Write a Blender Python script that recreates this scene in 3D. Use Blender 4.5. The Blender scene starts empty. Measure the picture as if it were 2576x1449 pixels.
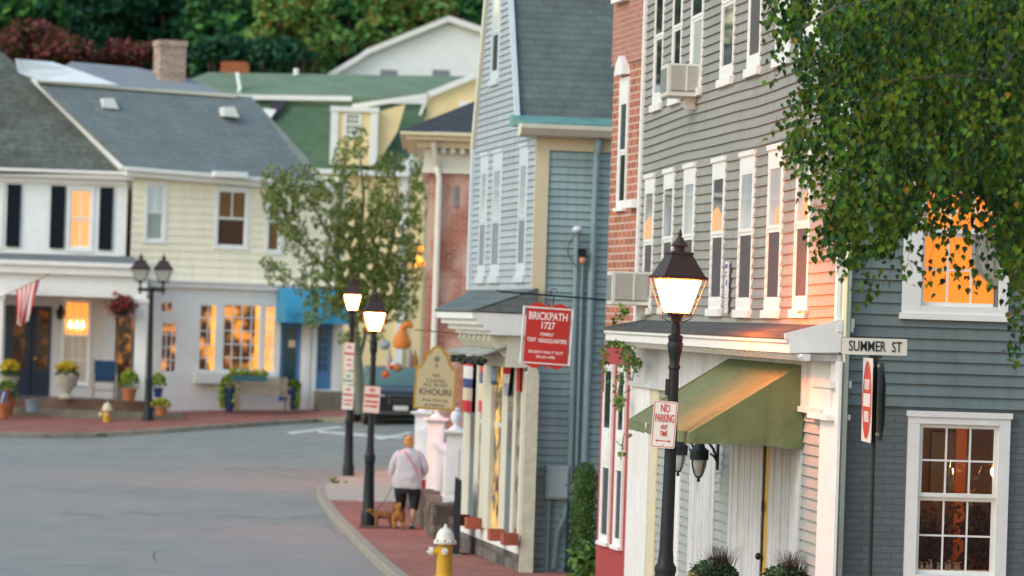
import bpy, bmesh, math, random
from mathutils import Matrix, Vector, noise
random.seed(11)
R = math.radians
SC = bpy.context.scene
COL = SC.collection
# ---------------------------------------------------------------- camera geometry
FPX = 10000.0; CX, CY = 1288.0, 724.5
PITCH = math.atan(77.5 / FPX); ROLL = R(1.9)
CAM = Vector((0, 0, 3.9))
CM = Matrix.Rotation(math.pi / 2 + PITCH, 3, 'X') @ Matrix.Rotation(ROLL, 3, 'Z')
def ray(px, py): return CM @ Vector(((px - CX) / FPX, -(py - CY) / FPX, -1))
def at(px, py, Y):
    d = ray(px, py); return CAM + d * (Y / d.y)
KN = [(-20, 2.6), (0, 1.9), (36, .36), (57, .14), (72, .04), (86, .25), (105, .45), (400, .45)]
def g(x, y):
    b = KN[-1][1]
    if y <= KN[0][0]: b = KN[0][1]
    else:
        for (a, za), (c, zc) in zip(KN, KN[1:]):
            if a <= y < c:
                t = (y - a) / (c - a); b = za + (zc - za) * t; break
    r = min(1, max(0, (y - 86) / 18)) * min(.65, max(0, (x + 11) / 6.5 * .5))
    return b + r
def hill(x, y): return g(x, y) + max(0, y - 128) * .10
def ground(px, py, dz=0):
    d = ray(px, py); lo, hi = 25., 200.
    for _ in range(50):
        m = (lo + hi) / 2; p = CAM + d * (m / d.y)
        if p.z > g(p.x, p.y) + dz: lo = m
        else: hi = m
    return CAM + d * (lo / d.y)
class Frame:
    """local x runs right as seen from outside a wall, local y goes into it, z up"""
    def __init__(s, o, u):
        s.o = Vector(o); u = Vector((u[0], u[1], 0)).normalized(); s.u = u
        s.rot = math.atan2(u.y, u.x); s.n = Vector((-u.y, u.x, 0))
    def px(s, px, py, y=0.0):
        d = ray(px, py); P = s.o + s.n * y
        t = (P - CAM).dot(s.n) / d.dot(s.n)
        q = CAM + d * t - s.o
        return q.dot(s.u), q.z
    def loc(s, P):
        q = Vector(P) - s.o; return Vector((q.dot(s.u), q.dot(s.n), q.z))
    def at(s, px, py, Y): return s.loc(at(px, py, Y))
    def world(s, x, y, z): return s.o + s.u * x + s.n * y + Vector((0, 0, z))
# ---------------------------------------------------------------- materials
MATS = {}
def M(name, col, rough=.7, var=.12, scale=3., metal=0., emit=None, es=0., bump=0., spec=.4, kind=None, dark=None, bs=1.0, stretch=None, coat=0, off=0., blotch=None, streak=0.):
    if name in MATS: return MATS[name]
    m = bpy.data.materials.new(name); MATS[name] = m; m.use_nodes = True
    nt = m.node_tree; N = nt.nodes; L = nt.links; b = N['Principled BSDF']
    c4 = (*col, 1); b.inputs['Base Color'].default_value = c4
    b.inputs['Roughness'].default_value = rough; b.inputs['Metallic'].default_value = metal
    b.inputs['Specular IOR Level'].default_value = spec
    if coat: b.inputs['Coat Weight'].default_value = coat
    tc = N.new('ShaderNodeTexCoord'); vec = tc.outputs['Object']
    dk = dark or tuple(c * .6 for c in col)
    height = None
    if kind in ('brick', 'pave', 'shingle', 'block', 'clap'):
        sx = N.new('ShaderNodeSeparateXYZ'); L.new(vec, sx.inputs[0])
        cb = N.new('ShaderNodeCombineXYZ'); ad = N.new('ShaderNodeMath'); ad.operation = 'ADD'
        if kind == 'pave':
            L.new(sx.outputs[0], cb.inputs[0]); L.new(sx.outputs[1], cb.inputs[1])
        else:
            L.new(sx.outputs[0], ad.inputs[0]); L.new(sx.outputs[1], ad.inputs[1])
            L.new(ad.outputs[0], cb.inputs[0]); L.new(sx.outputs[2], cb.inputs[1])
        bt = N.new('ShaderNodeTexBrick'); mp0 = N.new('ShaderNodeMapping'); mp0.inputs['Location'].default_value = (0, -off, 0); L.new(cb.outputs[0], mp0.inputs[0]); L.new(mp0.outputs[0], bt.inputs['Vector'])
        bw, bh, mo = {'brick': (.21, .07, .011), 'pave': (.21, .105, .006), 'shingle': (.3, .13, .008), 'block': (.55, .22, .02), 'clap': (2.1 / bs, .1, .003)}[kind]
        bt.inputs['Scale'].default_value = 1; bt.inputs['Brick Width'].default_value = bw * bs
        bt.inputs['Row Height'].default_value = bh * bs; bt.inputs['Mortar Size'].default_value = mo * bs
        bt.inputs['Mortar Smooth'].default_value = .3
        bt.inputs['Color1'].default_value = c4
        bt.inputs['Color2'].default_value = (*[c * (1 - {'shingle': min(var, .1), 'clap': .07}.get(kind, var) * 1.8) for c in col], 1)
        bt.inputs['Mortar'].default_value = (*dk, 1)
        src = bt.outputs['Color']; height = bt.outputs['Fac']
    else:
        src = None
    if var > 0:
        mp = N.new('ShaderNodeMapping'); L.new(vec, mp.inputs[0])
        if stretch: mp.inputs['Scale'].default_value = stretch
        nz = N.new('ShaderNodeTexNoise'); nz.inputs['Scale'].default_value = scale; nz.inputs['Detail'].default_value = 6
        nz.inputs['Roughness'].default_value = .65
        L.new(mp.outputs[0], nz.inputs['Vector'])
        mr = N.new('ShaderNodeMapRange'); L.new(nz.outputs[0], mr.inputs[0])
        mr.inputs[1].default_value = .3; mr.inputs[2].default_value = .7
        mr.inputs[3].default_value = 1 - var; mr.inputs[4].default_value = 1 + var
        mx = N.new('ShaderNodeMix'); mx.data_type = 'RGBA'; mx.blend_type = 'MULTIPLY'; mx.inputs[0].default_value = 1
        if src: L.new(src, mx.inputs[6])
        else: mx.inputs[6].default_value = c4
        L.new(mr.outputs[0], mx.inputs[7]); L.new(mx.outputs[2], b.inputs['Base Color'])
        if bump and height is None: height = nz.outputs[0]
        cur = mx.outputs[2]
        if blotch:   # a second colour in patches: (colour, scale, threshold, strength)
            n2 = N.new('ShaderNodeTexNoise'); n2.inputs['Scale'].default_value = blotch[1]; n2.inputs['Detail'].default_value = 5; L.new(mp.outputs[0], n2.inputs['Vector'])
            r2 = N.new('ShaderNodeMapRange'); r2.inputs[1].default_value = blotch[2]; r2.inputs[2].default_value = blotch[2] + .14; r2.inputs[4].default_value = blotch[3]; L.new(n2.outputs[0], r2.inputs[0])
            m2 = N.new('ShaderNodeMix'); m2.data_type = 'RGBA'; L.new(r2.outputs[0], m2.inputs[0]); L.new(cur, m2.inputs[6]); m2.inputs[7].default_value = (*blotch[0], 1); cur = m2.outputs[2]
        if streak:   # rain streaks running down
            m3 = N.new('ShaderNodeMapping'); m3.inputs['Scale'].default_value = (5, 5, .35); L.new(vec, m3.inputs[0])
            n3 = N.new('ShaderNodeTexNoise'); n3.inputs['Scale'].default_value = 1.6; n3.inputs['Detail'].default_value = 5; L.new(m3.outputs[0], n3.inputs['Vector'])
            r3 = N.new('ShaderNodeMapRange'); r3.inputs[1].default_value = .42; r3.inputs[2].default_value = .68; r3.inputs[3].default_value = 1; r3.inputs[4].default_value = 1 - streak; L.new(n3.outputs[0], r3.inputs[0])
            m4 = N.new('ShaderNodeMix'); m4.data_type = 'RGBA'; m4.blend_type = 'MULTIPLY'; m4.inputs[0].default_value = 1; L.new(cur, m4.inputs[6]); L.new(r3.outputs[0], m4.inputs[7]); cur = m4.outputs[2]
        L.new(cur, b.inputs['Base Color'])
    elif src: L.new(src, b.inputs['Base Color'])
    if bump and height is not None:
        bp = N.new('ShaderNodeBump'); bp.inputs['Strength'].default_value = abs(bump); bp.inputs['Distance'].default_value = .02
        bp.invert = kind in ('brick', 'pave', 'shingle', 'block')
        L.new(height, bp.inputs['Height']); L.new(bp.outputs[0], b.inputs['Normal'])
    if emit:
        b.inputs['Emission Color'].default_value = (*emit, 1); b.inputs['Emission Strength'].default_value = es
    return m
def M_shop(name, a, bcol, es, scale=3., thr=.5):
    """lit shop interior seen through glass: blotches of dark goods in front of warm light"""
    m = M(name, (.02, .012, .008), .15, 0, spec=.5); nt = m.node_tree; N = nt.nodes; L = nt.links; b = N['Principled BSDF']
    tc = N.new('ShaderNodeTexCoord'); nz = N.new('ShaderNodeTexNoise'); nz.inputs['Scale'].default_value = scale; nz.inputs['Detail'].default_value = 3
    L.new(tc.outputs['Object'], nz.inputs['Vector'])
    cr = N.new('ShaderNodeValToRGB'); cr.color_ramp.elements[0].position = thr - .06; cr.color_ramp.elements[1].position = thr + .1
    cr.color_ramp.elements[0].color = (*a, 1); cr.color_ramp.elements[1].color = (*bcol, 1)
    L.new(nz.outputs[0], cr.inputs[0]); L.new(cr.outputs[0], b.inputs['Emission Color']); b.inputs['Emission Strength'].default_value = es
    return m
# ---------------------------------------------------------------- mesh builder
class MB:
    def __init__(s): s.v = []; s.f = []; s.mi = []; s.cur = 0
    def m(s, i): s.cur = i; return s
    def face(s, pts):
        b = len(s.v); s.v += [tuple(p) for p in pts]; s.f.append(tuple(range(b, b + len(pts)))); s.mi.append(s.cur)
    def grid(s, rows, closed=False):
        b = len(s.v); n = len(rows[0])
        for r in rows: s.v += [tuple(p) for p in r]
        for i in range(len(rows) - 1):
            for j in range(n if closed else n - 1):
                k = (j + 1) % n
                s.f.append((b + i * n + j, b + i * n + k, b + (i + 1) * n + k, b + (i + 1) * n + j)); s.mi.append(s.cur)
    def cap(s, ring, rev=False):
        s.face(ring[::-1] if rev else ring)
    def box(s, x0, x1, y0, y1, z0, z1):
        x0, x1 = min(x0, x1), max(x0, x1); y0, y1 = min(y0, y1), max(y0, y1); z0, z1 = min(z0, z1), max(z0, z1)
        b = len(s.v)
        s.v += [(x0, y0, z0), (x1, y0, z0), (x1, y1, z0), (x0, y1, z0), (x0, y0, z1), (x1, y0, z1), (x1, y1, z1), (x0, y1, z1)]
        for f in ((0, 3, 2, 1), (4, 5, 6, 7), (0, 1, 5, 4), (1, 2, 6, 5), (2, 3, 7, 6), (3, 0, 4, 7)):
            s.f.append(tuple(b + i for i in f)); s.mi.append(s.cur)
        return s
    def prism(s, poly, y0, y1):
        """poly: (x,z) counter-clockwise seen from outside (-y); extruded from y0 (front) to y1"""
        a = [(p[0], y0, p[1]) for p in poly]; c = [(p[0], y1, p[1]) for p in poly]
        s.face(a); s.face(c[::-1])
        n = len(poly)
        for i in range(n):
            j = (i + 1) % n; s.face([a[j], a[i], c[i], c[j]])
        return s
    def xprism(s, poly, x0, x1):
        """poly: (y,z) profile extruded along x"""
        a = [(x0, p[0], p[1]) for p in poly]; c = [(x1, p[0], p[1]) for p in poly]
        s.face(a[::-1]); s.face(c)
        n = len(poly)
        for i in range(n):
            j = (i + 1) % n; s.face([a[i], a[j], c[j], c[i]])
        return s
    def slab(s, pts, t=.05):
        """pts: 3D polygon, given a thickness downwards along its normal"""
        P = [Vector(p) for p in pts]; n = (P[1] - P[0]).cross(P[2] - P[0]).normalized()
        Q = [p - n * t for p in P]
        s.face(P); s.face(Q[::-1]); k = len(P)
        for i in range(k):
            j = (i + 1) % k; s.face([P[j], P[i], Q[i], Q[j]])
        return s
    def lathe(s, prof, c=(0, 0, 0), n=16, ax='z', rot=0):
        rows = []
        for r, h in prof:
            row = []
            for i in range(n):
                a = 2 * math.pi * i / n + rot
                p = (r * math.cos(a), r * math.sin(a), h)
                if ax == 'x': p = (h, p[0], p[1])
                if ax == 'y': p = (p[1], h, p[0])
                row.append((c[0] + p[0], c[1] + p[1], c[2] + p[2]))
            rows.append(row)
        s.grid(rows, True); s.cap(rows[0], True); s.cap(rows[-1])
        return s
    def tube(s, pts, r, n=8):
        P = [Vector(p) for p in pts]; rr = r if isinstance(r, (list, tuple)) else [r] * len(P)
        rows = []
        for i, p in enumerate(P):
            t = (P[min(i + 1, len(P) - 1)] - P[max(i - 1, 0)]).normalized()
            if i == 0:
                a = Vector((0, 0, 1)) if abs(t.z) < .9 else Vector((1, 0, 0)); u = t.cross(a).normalized()
            else: u = (u - t * u.dot(t)).normalized()
            w = t.cross(u)
            rows.append([tuple(p + (u * math.cos(2 * math.pi * k / n) + w * math.sin(2 * math.pi * k / n)) * rr[i]) for k in range(n)])
        s.grid(rows, True); s.cap(rows[0], True); s.cap(rows[-1])
        return s
    def loft(s, rings, n=16, sq=1.0):
        rows = []
        for (cx, cy, cz, rx, ry) in rings:
            row = []
            for i in range(n):
                a = 2 * math.pi * i / n; ca, sa = math.cos(a), math.sin(a)
                ca = math.copysign(abs(ca) ** sq, ca); sa = math.copysign(abs(sa) ** sq, sa)
                row.append((cx + rx * ca, cy + ry * sa, cz))
            rows.append(row)
        s.grid(rows, True); s.cap(rows[0], True); s.cap(rows[-1])
        return s
    def ball(s, c, rx, ry, rz, n=12, m=8):
        rows = []
        for i in range(1, m):
            t = math.pi * i / m
            rows.append([(c[0] + rx * math.sin(t) * math.cos(2 * math.pi * k / n), c[1] + ry * math.sin(t) * math.sin(2 * math.pi * k / n), c[2] - rz * math.cos(t)) for k in range(n)])
        s.grid(rows, True); s.cap(rows[0], True); s.cap(rows[-1])
        return s
    def build(s, name, mats, parent=None, smooth=False, bevel=0, loc=None, rot=None):
        me = bpy.data.meshes.new(name); me.from_pydata(s.v, [], s.f)
        if not isinstance(mats, (list, tuple)): mats = [mats]
        for m in mats: me.materials.append(m)
        if len(mats) > 1: me.polygons.foreach_set('material_index', s.mi)
        if smooth: me.polygons.foreach_set('use_smooth', [True] * len(s.f))
        me.update()
        o = bpy.data.objects.new(name, me); COL.objects.link(o)
        if smooth:
            try: me.set_sharp_from_angle(angle=R(40))
            except Exception: pass
        if parent: o.parent = parent
        if loc is not None: o.location = loc
        if rot is not None: o.rotation_euler = rot
        if bevel:
            bm = o.modifiers.new('Bevel', 'BEVEL'); bm.width = bevel; bm.segments = 2; bm.limit_method = 'ANGLE'
        return o
def tag(o, label, cat, group=None, kind=None):
    if label: o['label'] = label
    if cat: o['category'] = cat
    if group: o['group'] = group
    if kind: o['kind'] = kind
    return o
def struct(o): o['kind'] = 'structure'; return o
def thing(name, label, cat, loc, rz=0, group=None):
    o = bpy.data.objects.new(name, None); COL.objects.link(o); o.location = loc; o.rotation_euler = (0, 0, rz)
    o.empty_display_size = .3
    return tag(o, label, cat, group)
def fthing(name, label, cat, F, group=None): return thing(name, label, cat, F.o, F.rot, group)
def text(body, size, parent, loc, mat, sx=1., bold=0., name='lettering', rot=(math.pi / 2, 0, 0), ext=.002, shear=0, align='CENTER', sp=1.0):
    cu = bpy.data.curves.new('t', 'FONT'); cu.body = body; cu.size = size; cu.align_x = align; cu.align_y = 'CENTER'
    cu.offset = bold; cu.extrude = ext; cu.shear = shear; cu.space_character = sp; cu.resolution_u = 3
    o = bpy.data.objects.new('t', cu); COL.objects.link(o)
    dg = bpy.context.evaluated_depsgraph_get(); dg.update()
    me = bpy.data.meshes.new_from_object(o.evaluated_get(dg))
    bpy.data.objects.remove(o); bpy.data.curves.remove(cu)
    me.name = name; me.materials.clear(); me.materials.append(mat)
    for v in me.vertices: v.co.x *= sx
    q = bpy.data.objects.new(name, me); COL.objects.link(q); q.parent = parent; q.location = loc; q.rotation_euler = rot
    return q
def join_text(parent, mat, items, y, name='lettering', shear=0):
    """items: (string, size, x, z, xscale, bold[, width]) -> one mesh facing -y"""
    objs = []
    vs = []; fs = []
    for it in items:
        s_, size, x, z, sx, bold = it[:6]
        o = text(s_, size, parent, (0, 0, 0), mat, sx, bold, shear=(it[7] if len(it) > 7 else shear))
        me = o.data
        if len(it) > 6 and it[6]:
            xs = [v.co.x for v in me.vertices]; w = max(xs) - min(xs); k = it[6] / w
        else: k = 1
        b = len(vs)
        vs += [(x + v.co.x * k, y - v.co.z, z + v.co.y) for v in me.vertices]
        fs += [tuple(b + i for i in p.vertices) for p in me.polygons]
        bpy.data.objects.remove(o); bpy.data.meshes.remove(me)
    mb = MB(); mb.v = vs; mb.f = fs; mb.mi = [0] * len(fs)
    return mb.build(name, mat, parent)
def copy_tree(o, parent=None):
    c = o.copy(); COL.objects.link(c)
    if parent: c.parent = parent
    for ch in [k for k in bpy.data.objects if k.parent == o]:
        copy_tree(ch, c)
    return c
# ---------------------------------------------------------------- walls and windows
def covered(x0, x1, z0, z1, holes):
    """intervals of [x0,x1] left between holes for the slab z0..z1"""
    iv = [(x0, x1)]
    for (a, b, c, d) in holes:
        if c < z1 - 1e-4 and d > z0 + 1e-4:
            nv = []
            for (p, q) in iv:
                if b <= p or a >= q: nv.append((p, q)); continue
                if a > p: nv.append((p, a))
                if b < q: nv.append((b, q))
            iv = nv
    return iv
def clap(mb, x0, x1, z0, z1, holes=(), ex=.1, t=.018, clip=None, wob=None, step=1.2):
    zs = []
    k = 0
    while z0 + k * ex < z1 - 1e-4: zs.append((z0 + k * ex, min(z0 + (k + 1) * ex, z1))); k += 1
    for (a, b) in zs:
        cuts = sorted({a, b} | {h[2] for h in holes if a < h[2] < b} | {h[3] for h in holes if a < h[3] < b})
        for c, d in zip(cuts, cuts[1:]):
            yc = -t + (t + .008) * (c - a) / ex; yd = -t + (t + .008) * (d - a) / ex
            l0, r0 = x0, x1; l1, r1 = x0, x1
            if clip:
                l0, r0 = clip(c); l1, r1 = clip(d)
            for (p, q) in covered(min(l0, l1), max(r0, r1), c, d, holes):
                n = max(1, int((q - p) / step)) if wob else 1
                for i in range(n):
                    u, w = p + (q - p) * i / n, p + (q - p) * (i + 1) / n
                    ul, wl = max(u, l0), min(w, r0); uu, wu = max(u, l1), min(w, r1)
                    if wl <= ul and wu <= uu: continue
                    wl = max(wl, ul); wu = max(wu, uu)
                    f = wob or (lambda x: 0)
                    mb.face([(ul, yc, c + f(ul)), (wl, yc, c + f(wl)), (wu, yd, d + f(wu)), (uu, yd, d + f(uu))])
                    if c == a: mb.face([(ul, .008, c + f(ul)), (wl, .008, c + f(wl)), (wl, yc, c + f(wl)), (ul, yc, c + f(ul))])
    return mb
def flatwall(mb, x0, x1, z0, z1, holes=(), th=.12, y=0.0):
    zs = sorted({z0, z1} | {h[2] for h in holes if z0 < h[2] < z1} | {h[3] for h in holes if z0 < h[3] < z1})
    for c, d in zip(zs, zs[1:]):
        for (p, q) in covered(x0, x1, c, d, holes): mb.box(p, q, y, y + th, c, d)
    return mb
def window(par, x0, x1, z0, z1, trim, up, lo, side=.08, head=.15, base=.14, rail=.5, cols=1, rows=1, lcols=None, lrows=None,
           crown=.03, y=0.0, name='window', mun=.018, sill_out=.045, rec=.05, rside=None, crown_t=.05, flush=False):
    """outer casing x0..x1, z0..z1; frame part with sill and pane sub-parts"""
    rs = side if rside is None else rside
    a, b, c, d = x0 + side, x1 - rs, z0 + base, z1 - head
    cd = .014 if flush else .03
    mb = MB()
    mb.box(x0, a, y - cd, y + .03, z0 + base * .45, d); mb.box(b, x1, y - cd, y + .03, z0 + base * .45, d)
    mb.box(x0, x1, y - cd - .002, y + .03, d, z1 - crown_t)
    if crown: mb.box(x0 - crown, x1 + crown, y - .03 - crown, y + .03, z1 - crown_t, z1)
    w = o = mb.build(name, trim, par)
    sb = MB(); sb.box(x0 - .02, x1 + .02, y - sill_out, y + .02, z0, z0 + base * .45); sb.box(a, b, y - cd + .002, y + .028, z0 + base * .45, c)
    sb.build('sill', trim, w)
    zm = c + (d - c) * rail
    sh = MB(); f = .035; yy = y + (.006 if flush else rec); k1, k2 = (.010, .010) if flush else (.03, .02)
    for (p, q, yo, cc, rr) in ((zm, d, yy - k1, cols, rows), (c, zm, yy, lcols or cols, lrows or rows)):
        sh.box(a, a + f, yo - k2, yo, p, q); sh.box(b - f, b, yo - k2, yo, p, q)
        sh.box(a + f, b - f, yo - k2, yo, p, p + f); sh.box(a + f, b - f, yo - k2, yo, q - f, q)
        for i in range(1, cc):
            xx = a + f + (b - a - 2 * f) * i / cc; sh.box(xx - mun / 2, xx + mun / 2, yo - k2 * .7, yo, p + f, q - f)
        for i in range(1, rr):
            zz = p + f + (q - p - 2 * f) * i / rr
            xs = [a + f] + [a + f + (b - a - 2 * f) * k / cc for k in range(1, cc)] + [b - f]
            for k in range(cc):
                sh.box(xs[k] + (mun / 2 if k else 0), xs[k + 1] - (mun / 2 if k < cc - 1 else 0), yo - k2 * .7, yo, zz - mun / 2, zz + mun / 2)
    sh.build('sash', trim, w)
    if up: MB().box(a + .005, b - .005, yy - k1 - k2 * .3, yy - k1 - .001, zm + .01, d - .01).build('pane', up, w)
    if lo: MB().box(a + .005, b - .005, yy - k2 * .3, yy + .004, c + .01, zm - .01).build('pane', lo, w)
    return w
# ---------------------------------------------------------------- palette
WHT = M('white_paint', (.78, .78, .77), .5, .05, 4)
WHT2 = M('weathered_white_paint', (.62, .63, .63), .6, .12, 9)
CRM = M('cream_paint', (.66, .58, .40), .6, .06, 5)
IRON = M('black_iron', (.012, .016, .022), .5, .15, 20, spec=.3)
DGLASS = M('dark_glass', (.012, .014, .016), .04, 0, spec=.7)
SCREEN = M('window_screen', (.075, .065, .07), .6, .1, 30)
SKYGL = M('reflective_glass', (.06, .07, .08), .03, 0, spec=1.0, coat=1)
PALEG = M('pale_glossy_pane', (.60, .66, .69), .15, .12, 2, spec=.8, coat=.5, stretch=(1, 1, .4))  # pale blue-grey pane with a glossy coat
ORANGE = M('lit_orange_pane', (.3, .12, .03), .3, .06, 3, emit=(1, .23, .012), es=.62)
PEACH = M('lit_peach_pane', (.3, .16, .07), .25, .1, 4, emit=(1, .36, .12), es=.62)
BRNP = M('brown_blind_pane', (.16, .075, .03), .2, .15, 2)
DBRNP = M('dark_brown_pane', (.055, .022, .015), .2, .15, 2)
# ================================================================ GRAY CLAPBOARD BUILDING (right)
dG = ray(304, 770); dG = Vector((dG.x, dG.y, 0)).normalized()
pc = at(2112, 800, 34.8)
FG = Frame((pc.x, pc.y, g(pc.x, pc.y) + .1), (-dG.x, -dG.y))            # street front, u = 0 at the corner, negative going away
FS = Frame(FG.o, (-dG.y, dG.x))                                          # side wall facing the camera
FS = Frame(FG.o, (FG.n.x, FG.n.y))
_z = FG.px(2000, 812)[1] - .35
GREY = M('grey_clapboard_paint', (.31, .30, .275), .6, .06, 6, kind='clap', bs=1.01, off=_z, dark=(.20, .205, .195), streak=.16, blotch=((.25, .24, .21), .6, .56, .35))
GREYS = M('side_clapboard_grey', (.16, .205, .212), .6, .05, 4, kind='clap', bs=1.005, off=0, dark=(.125, .155, .16), streak=.15)  # side wall in a darker, bluer grey than the front
GBRICK = M('grey_painted_brick', (.13, .155, .165), .65, .08, 3, kind='brick', dark=(.10, .12, .13), bump=.5, bs=.86)
ASPH_SH = M('dark_asphalt_shingle', (.085, .085, .085), .9, .3, 6, kind='shingle', bump=.4, bs=.6)
SOFF = M('white_soffit_paint', (.60, .60, .62), .6, .1, 4, streak=.2)
gray = fthing('clapboard_building', 'tall grey clapboard building with white windows and a green awning at the street corner', 'building', FG)
gp = FG.px
xl = gp(1604, 700)[0]
def wobG(x): return .020 * math.sin(x * .5 + .6) + .005 * math.sin(x * 1.7)
zc = gp(2000, 812)[1]
# second-floor and third-floor windows, straight from their measured edges
W2 = [(1621, 1645), (1668, 1694), (1718, 1747), (1790, 1822), (1859, 1896), (1930, 1968), (2001, 2039)]
W3 = [(1647, 1670), (1692, 1716), (1738, 1769), (1814, 1848), (1882, 1915), (1952, 1989), (2022, 2064)]
z2a = gp(1900, 797)[1]; z2b = gp(1878, 379)[1]
z3a = gp(1893, 193)[1]; H2 = z2b - z2a; z3b = z3a + H2 + .1
ztop = z3b + .8
holes = []
w2 = []; w3 = []
for a, b in W2:
    p, q = gp(a, 598)[0], gp(b, 598)[0]; w2.append((p, q)); holes.append((p + .05, q - .05, z2a + .08, z2b - .1))
for a, b in W3:
    p, q = gp(a, 130)[0], gp(b, 130)[0]; w3.append((p, q)); holes.append((p + .05, q - .05, z3a + .08, z3b - .1))
mb = clap(MB(), xl, -.01, zc - .35, ztop, holes, ex=.101, t=.015, wob=wobG)
mb.build('front_wall', GREY, gray)
MB().box(xl, -3.0, .3, 9, 0, ztop).build('core', GREY, gray)
ups = [SKYGL, SKYGL, PALEG, SKYGL, PALEG, PALEG, PALEG]
rails = [.50, .55, .45, .48, .56, .56, .56]
def shift(o, dz):
    o.location.z += dz
for i, (p, q) in enumerate(w2):
    w = window(gray, p, q, z2a, z2b, WHT, ups[i], SCREEN, side=.045, head=.20, base=.17, rail=.53, crown=.006, rside=.085, flush=True)
    shift(w, wobG((p + q) / 2) * .6)
    w['label'] = ['white window with mirrored glass', 'white window with warm light low behind the glass'][i in (0, 3, 5, 6)]
    if i in (0, 3, 5, 6):
        zm_ = z2a + .17 + (z2b - z2a - .37) * .53; a_, b_ = p + .045 + .035, q - .085 - .035; x0_ = a_ + (b_ - a_) * (.0 if i in (0, 3) else .55)
        zt_ = zm_ + (.30 if i != 5 else .22); MB().prism([(x0_, zm_ + .03), (b_, zm_ + .03), (b_, zt_ - (.12 if i == 3 else 0)), ((x0_ + b_) / 2, zt_), (x0_, zt_ - .05)], -.0095, -.0075).build('lit_curtain', M('lit_curtain_cloth', (.5, .3, .15), .5, .15, 8, emit=(1, .42, .16), es=.22), w)
for i, (p, q) in enumerate(w3):
    w = window(gray, p, q, z3a, z3b, WHT, SKYGL if i < 4 else SCREEN, [SKYGL, SKYGL, PALEG, SKYGL, SCREEN, PALEG, PALEG][i], side=.05, head=.2, base=.19, rail=.5, rside=.08, crown=.006, flush=True)
# corner boards, white board at the far end
MB().box(-.105, .015, -.03, .10, zc, ztop).build('corner_board', WHT, gray)
MB().box(xl - .03, xl + .13, -.035, .05, zc - .3, ztop).build('corner_board', WHT, gray)
# ---- side wall (facing the camera); its local x becomes +y of the building frame
def side_part(mb, name, mat, par=gray, **k):
    o = mb.build(name, mat, par, **k); o.rotation_euler = (0, 0, math.pi / 2); return o
sp = FS.px
zsb = sp(2250, 1022)[1]
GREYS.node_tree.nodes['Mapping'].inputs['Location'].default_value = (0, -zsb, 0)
big = (sp(2270, 700)[0], sp(2537, 700)[0], sp(2400, 806)[1], sp(2400, 440)[1])
low = (sp(2279, 1240)[0], sp(2535, 1240)[0], sp(2400, 1475)[1], sp(2400, 1036)[1])
hb = [(big[0] + .06, big[1] - .06, big[2] + .1, big[3] - .05)]
hl = [(low[0] + .06, low[1] - .06, low[2] + .05, low[3] - .05)]
# the side wall frame is the building frame turned by 90 degrees about the corner
FSx = FS
side = thing('tmp', None, None, (0, 0, 0)); bpy.data.objects.remove(side)
def wall_part(mb, name, mat): return side_part(mb, name, mat)
mb = clap(MB(), .03, 9, zsb, ztop, hb, ex=.1005, t=.014); wall_part(mb, 'side_wall', GREYS)
mb = MB(); flatwall(mb, .03, 9, -.3, zsb - .002, hl, th=.2, y=.012); wall_part(mb, 'brick_side_wall', GBRICK)
mb = MB(); mb.box(-.01, .075, -.028, .02, zc, ztop); wall_part(mb, 'corner_board', WHT)
# big orange window
def swindow(**k):
    h = bpy.data.objects.new('window', None); return h
def rot_child(o): o.rotation_euler = (0, 0, math.pi / 2)
w = window(gray, big[0], big[1], big[2], big[3], WHT, ORANGE, ORANGE, side=.165, head=.12, base=.12, rail=.62, cols=3, rows=2, lcols=3, lrows=2, crown=.02, rside=.08)
rot_child(w); w['label'] = 'large window glowing solid orange behind birch leaves'
# curtain drawn aside at the right of the orange panes
CURT = M('grey_net_curtain', (.28, .27, .25), .9, .2, 5, stretch=(6, 6, .5))
mb = MB(); rows = []
xr = big[1] - .085
for k in range(14):
    z = big[2] + .13 + (big[3] - big[2] - .3) * k / 13
    wd = .04 + .17 * min(1, max(0, (z - big[2] - .28) / .3)) ** .6 + (.04 if k > 3 else 0)
    rows.append([(xr - wd * j / 8, .022 + .006 * math.sin(j * 2.4), z) for j in range(9)])
mb.grid(rows); side_part(mb, 'curtain', CURT)
# lower window with the dark room behind it
w = window(gray, low[0], low[1], low[2], low[3], WHT, None, None, side=.10, head=.11, base=.1, rail=.515, cols=3, rows=2, lcols=3, lrows=2, crown=.015, mun=.016)
rot_child(w); w['label'] = 'tall sash window with a dim brown room behind it'
GL = bpy.data.materials.new('clear_glass'); GL.use_nodes = True
_n = GL.node_tree.nodes; _l = GL.node_tree.links; _n.remove(_n['Principled BSDF'])
_t = _n.new('ShaderNodeBsdfTransparent'); _t.inputs[0].default_value = (.8, .8, .8, 1)
_g = _n.new('ShaderNodeBsdfGlossy'); _g.inputs['Roughness'].default_value = .02
_f = _n.new('ShaderNodeFresnel'); _f.inputs[0].default_value = 1.5; _x = _n.new('ShaderNodeMixShader')
_l.new(_f.outputs[0], _x.inputs[0]); _l.new(_t.outputs[0], _x.inputs[1]); _l.new(_g.outputs[0], _x.inputs[2]); _l.new(_x.outputs[0], _n['Material Output'].inputs[0])
p = MB().box(low[0] + .1, low[1] - .1, .04, .045, low[2] + .1, low[3] - .1).build('pane', GL, w)
ROOM = M('brown_room_wall', (.17, .09, .022), .8, .25, 2)
ROOMD = M('reflected_foliage_dark', (.012, .010, .008), .8, .3, 3)  # near-black colour of the painted foliage reflection
mb = MB(); a, b, c, d = low[0] - .5, low[1] + .8, low[2] - .3, low[3] + .35
mb.face([(a, 2.2, c), (b, 2.2, c), (b, 2.2, d), (a, 2.2, d)]); mb.face([(a, .22, c), (a, 2.2, c), (a, 2.2, d), (a, .22, d)])
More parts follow.
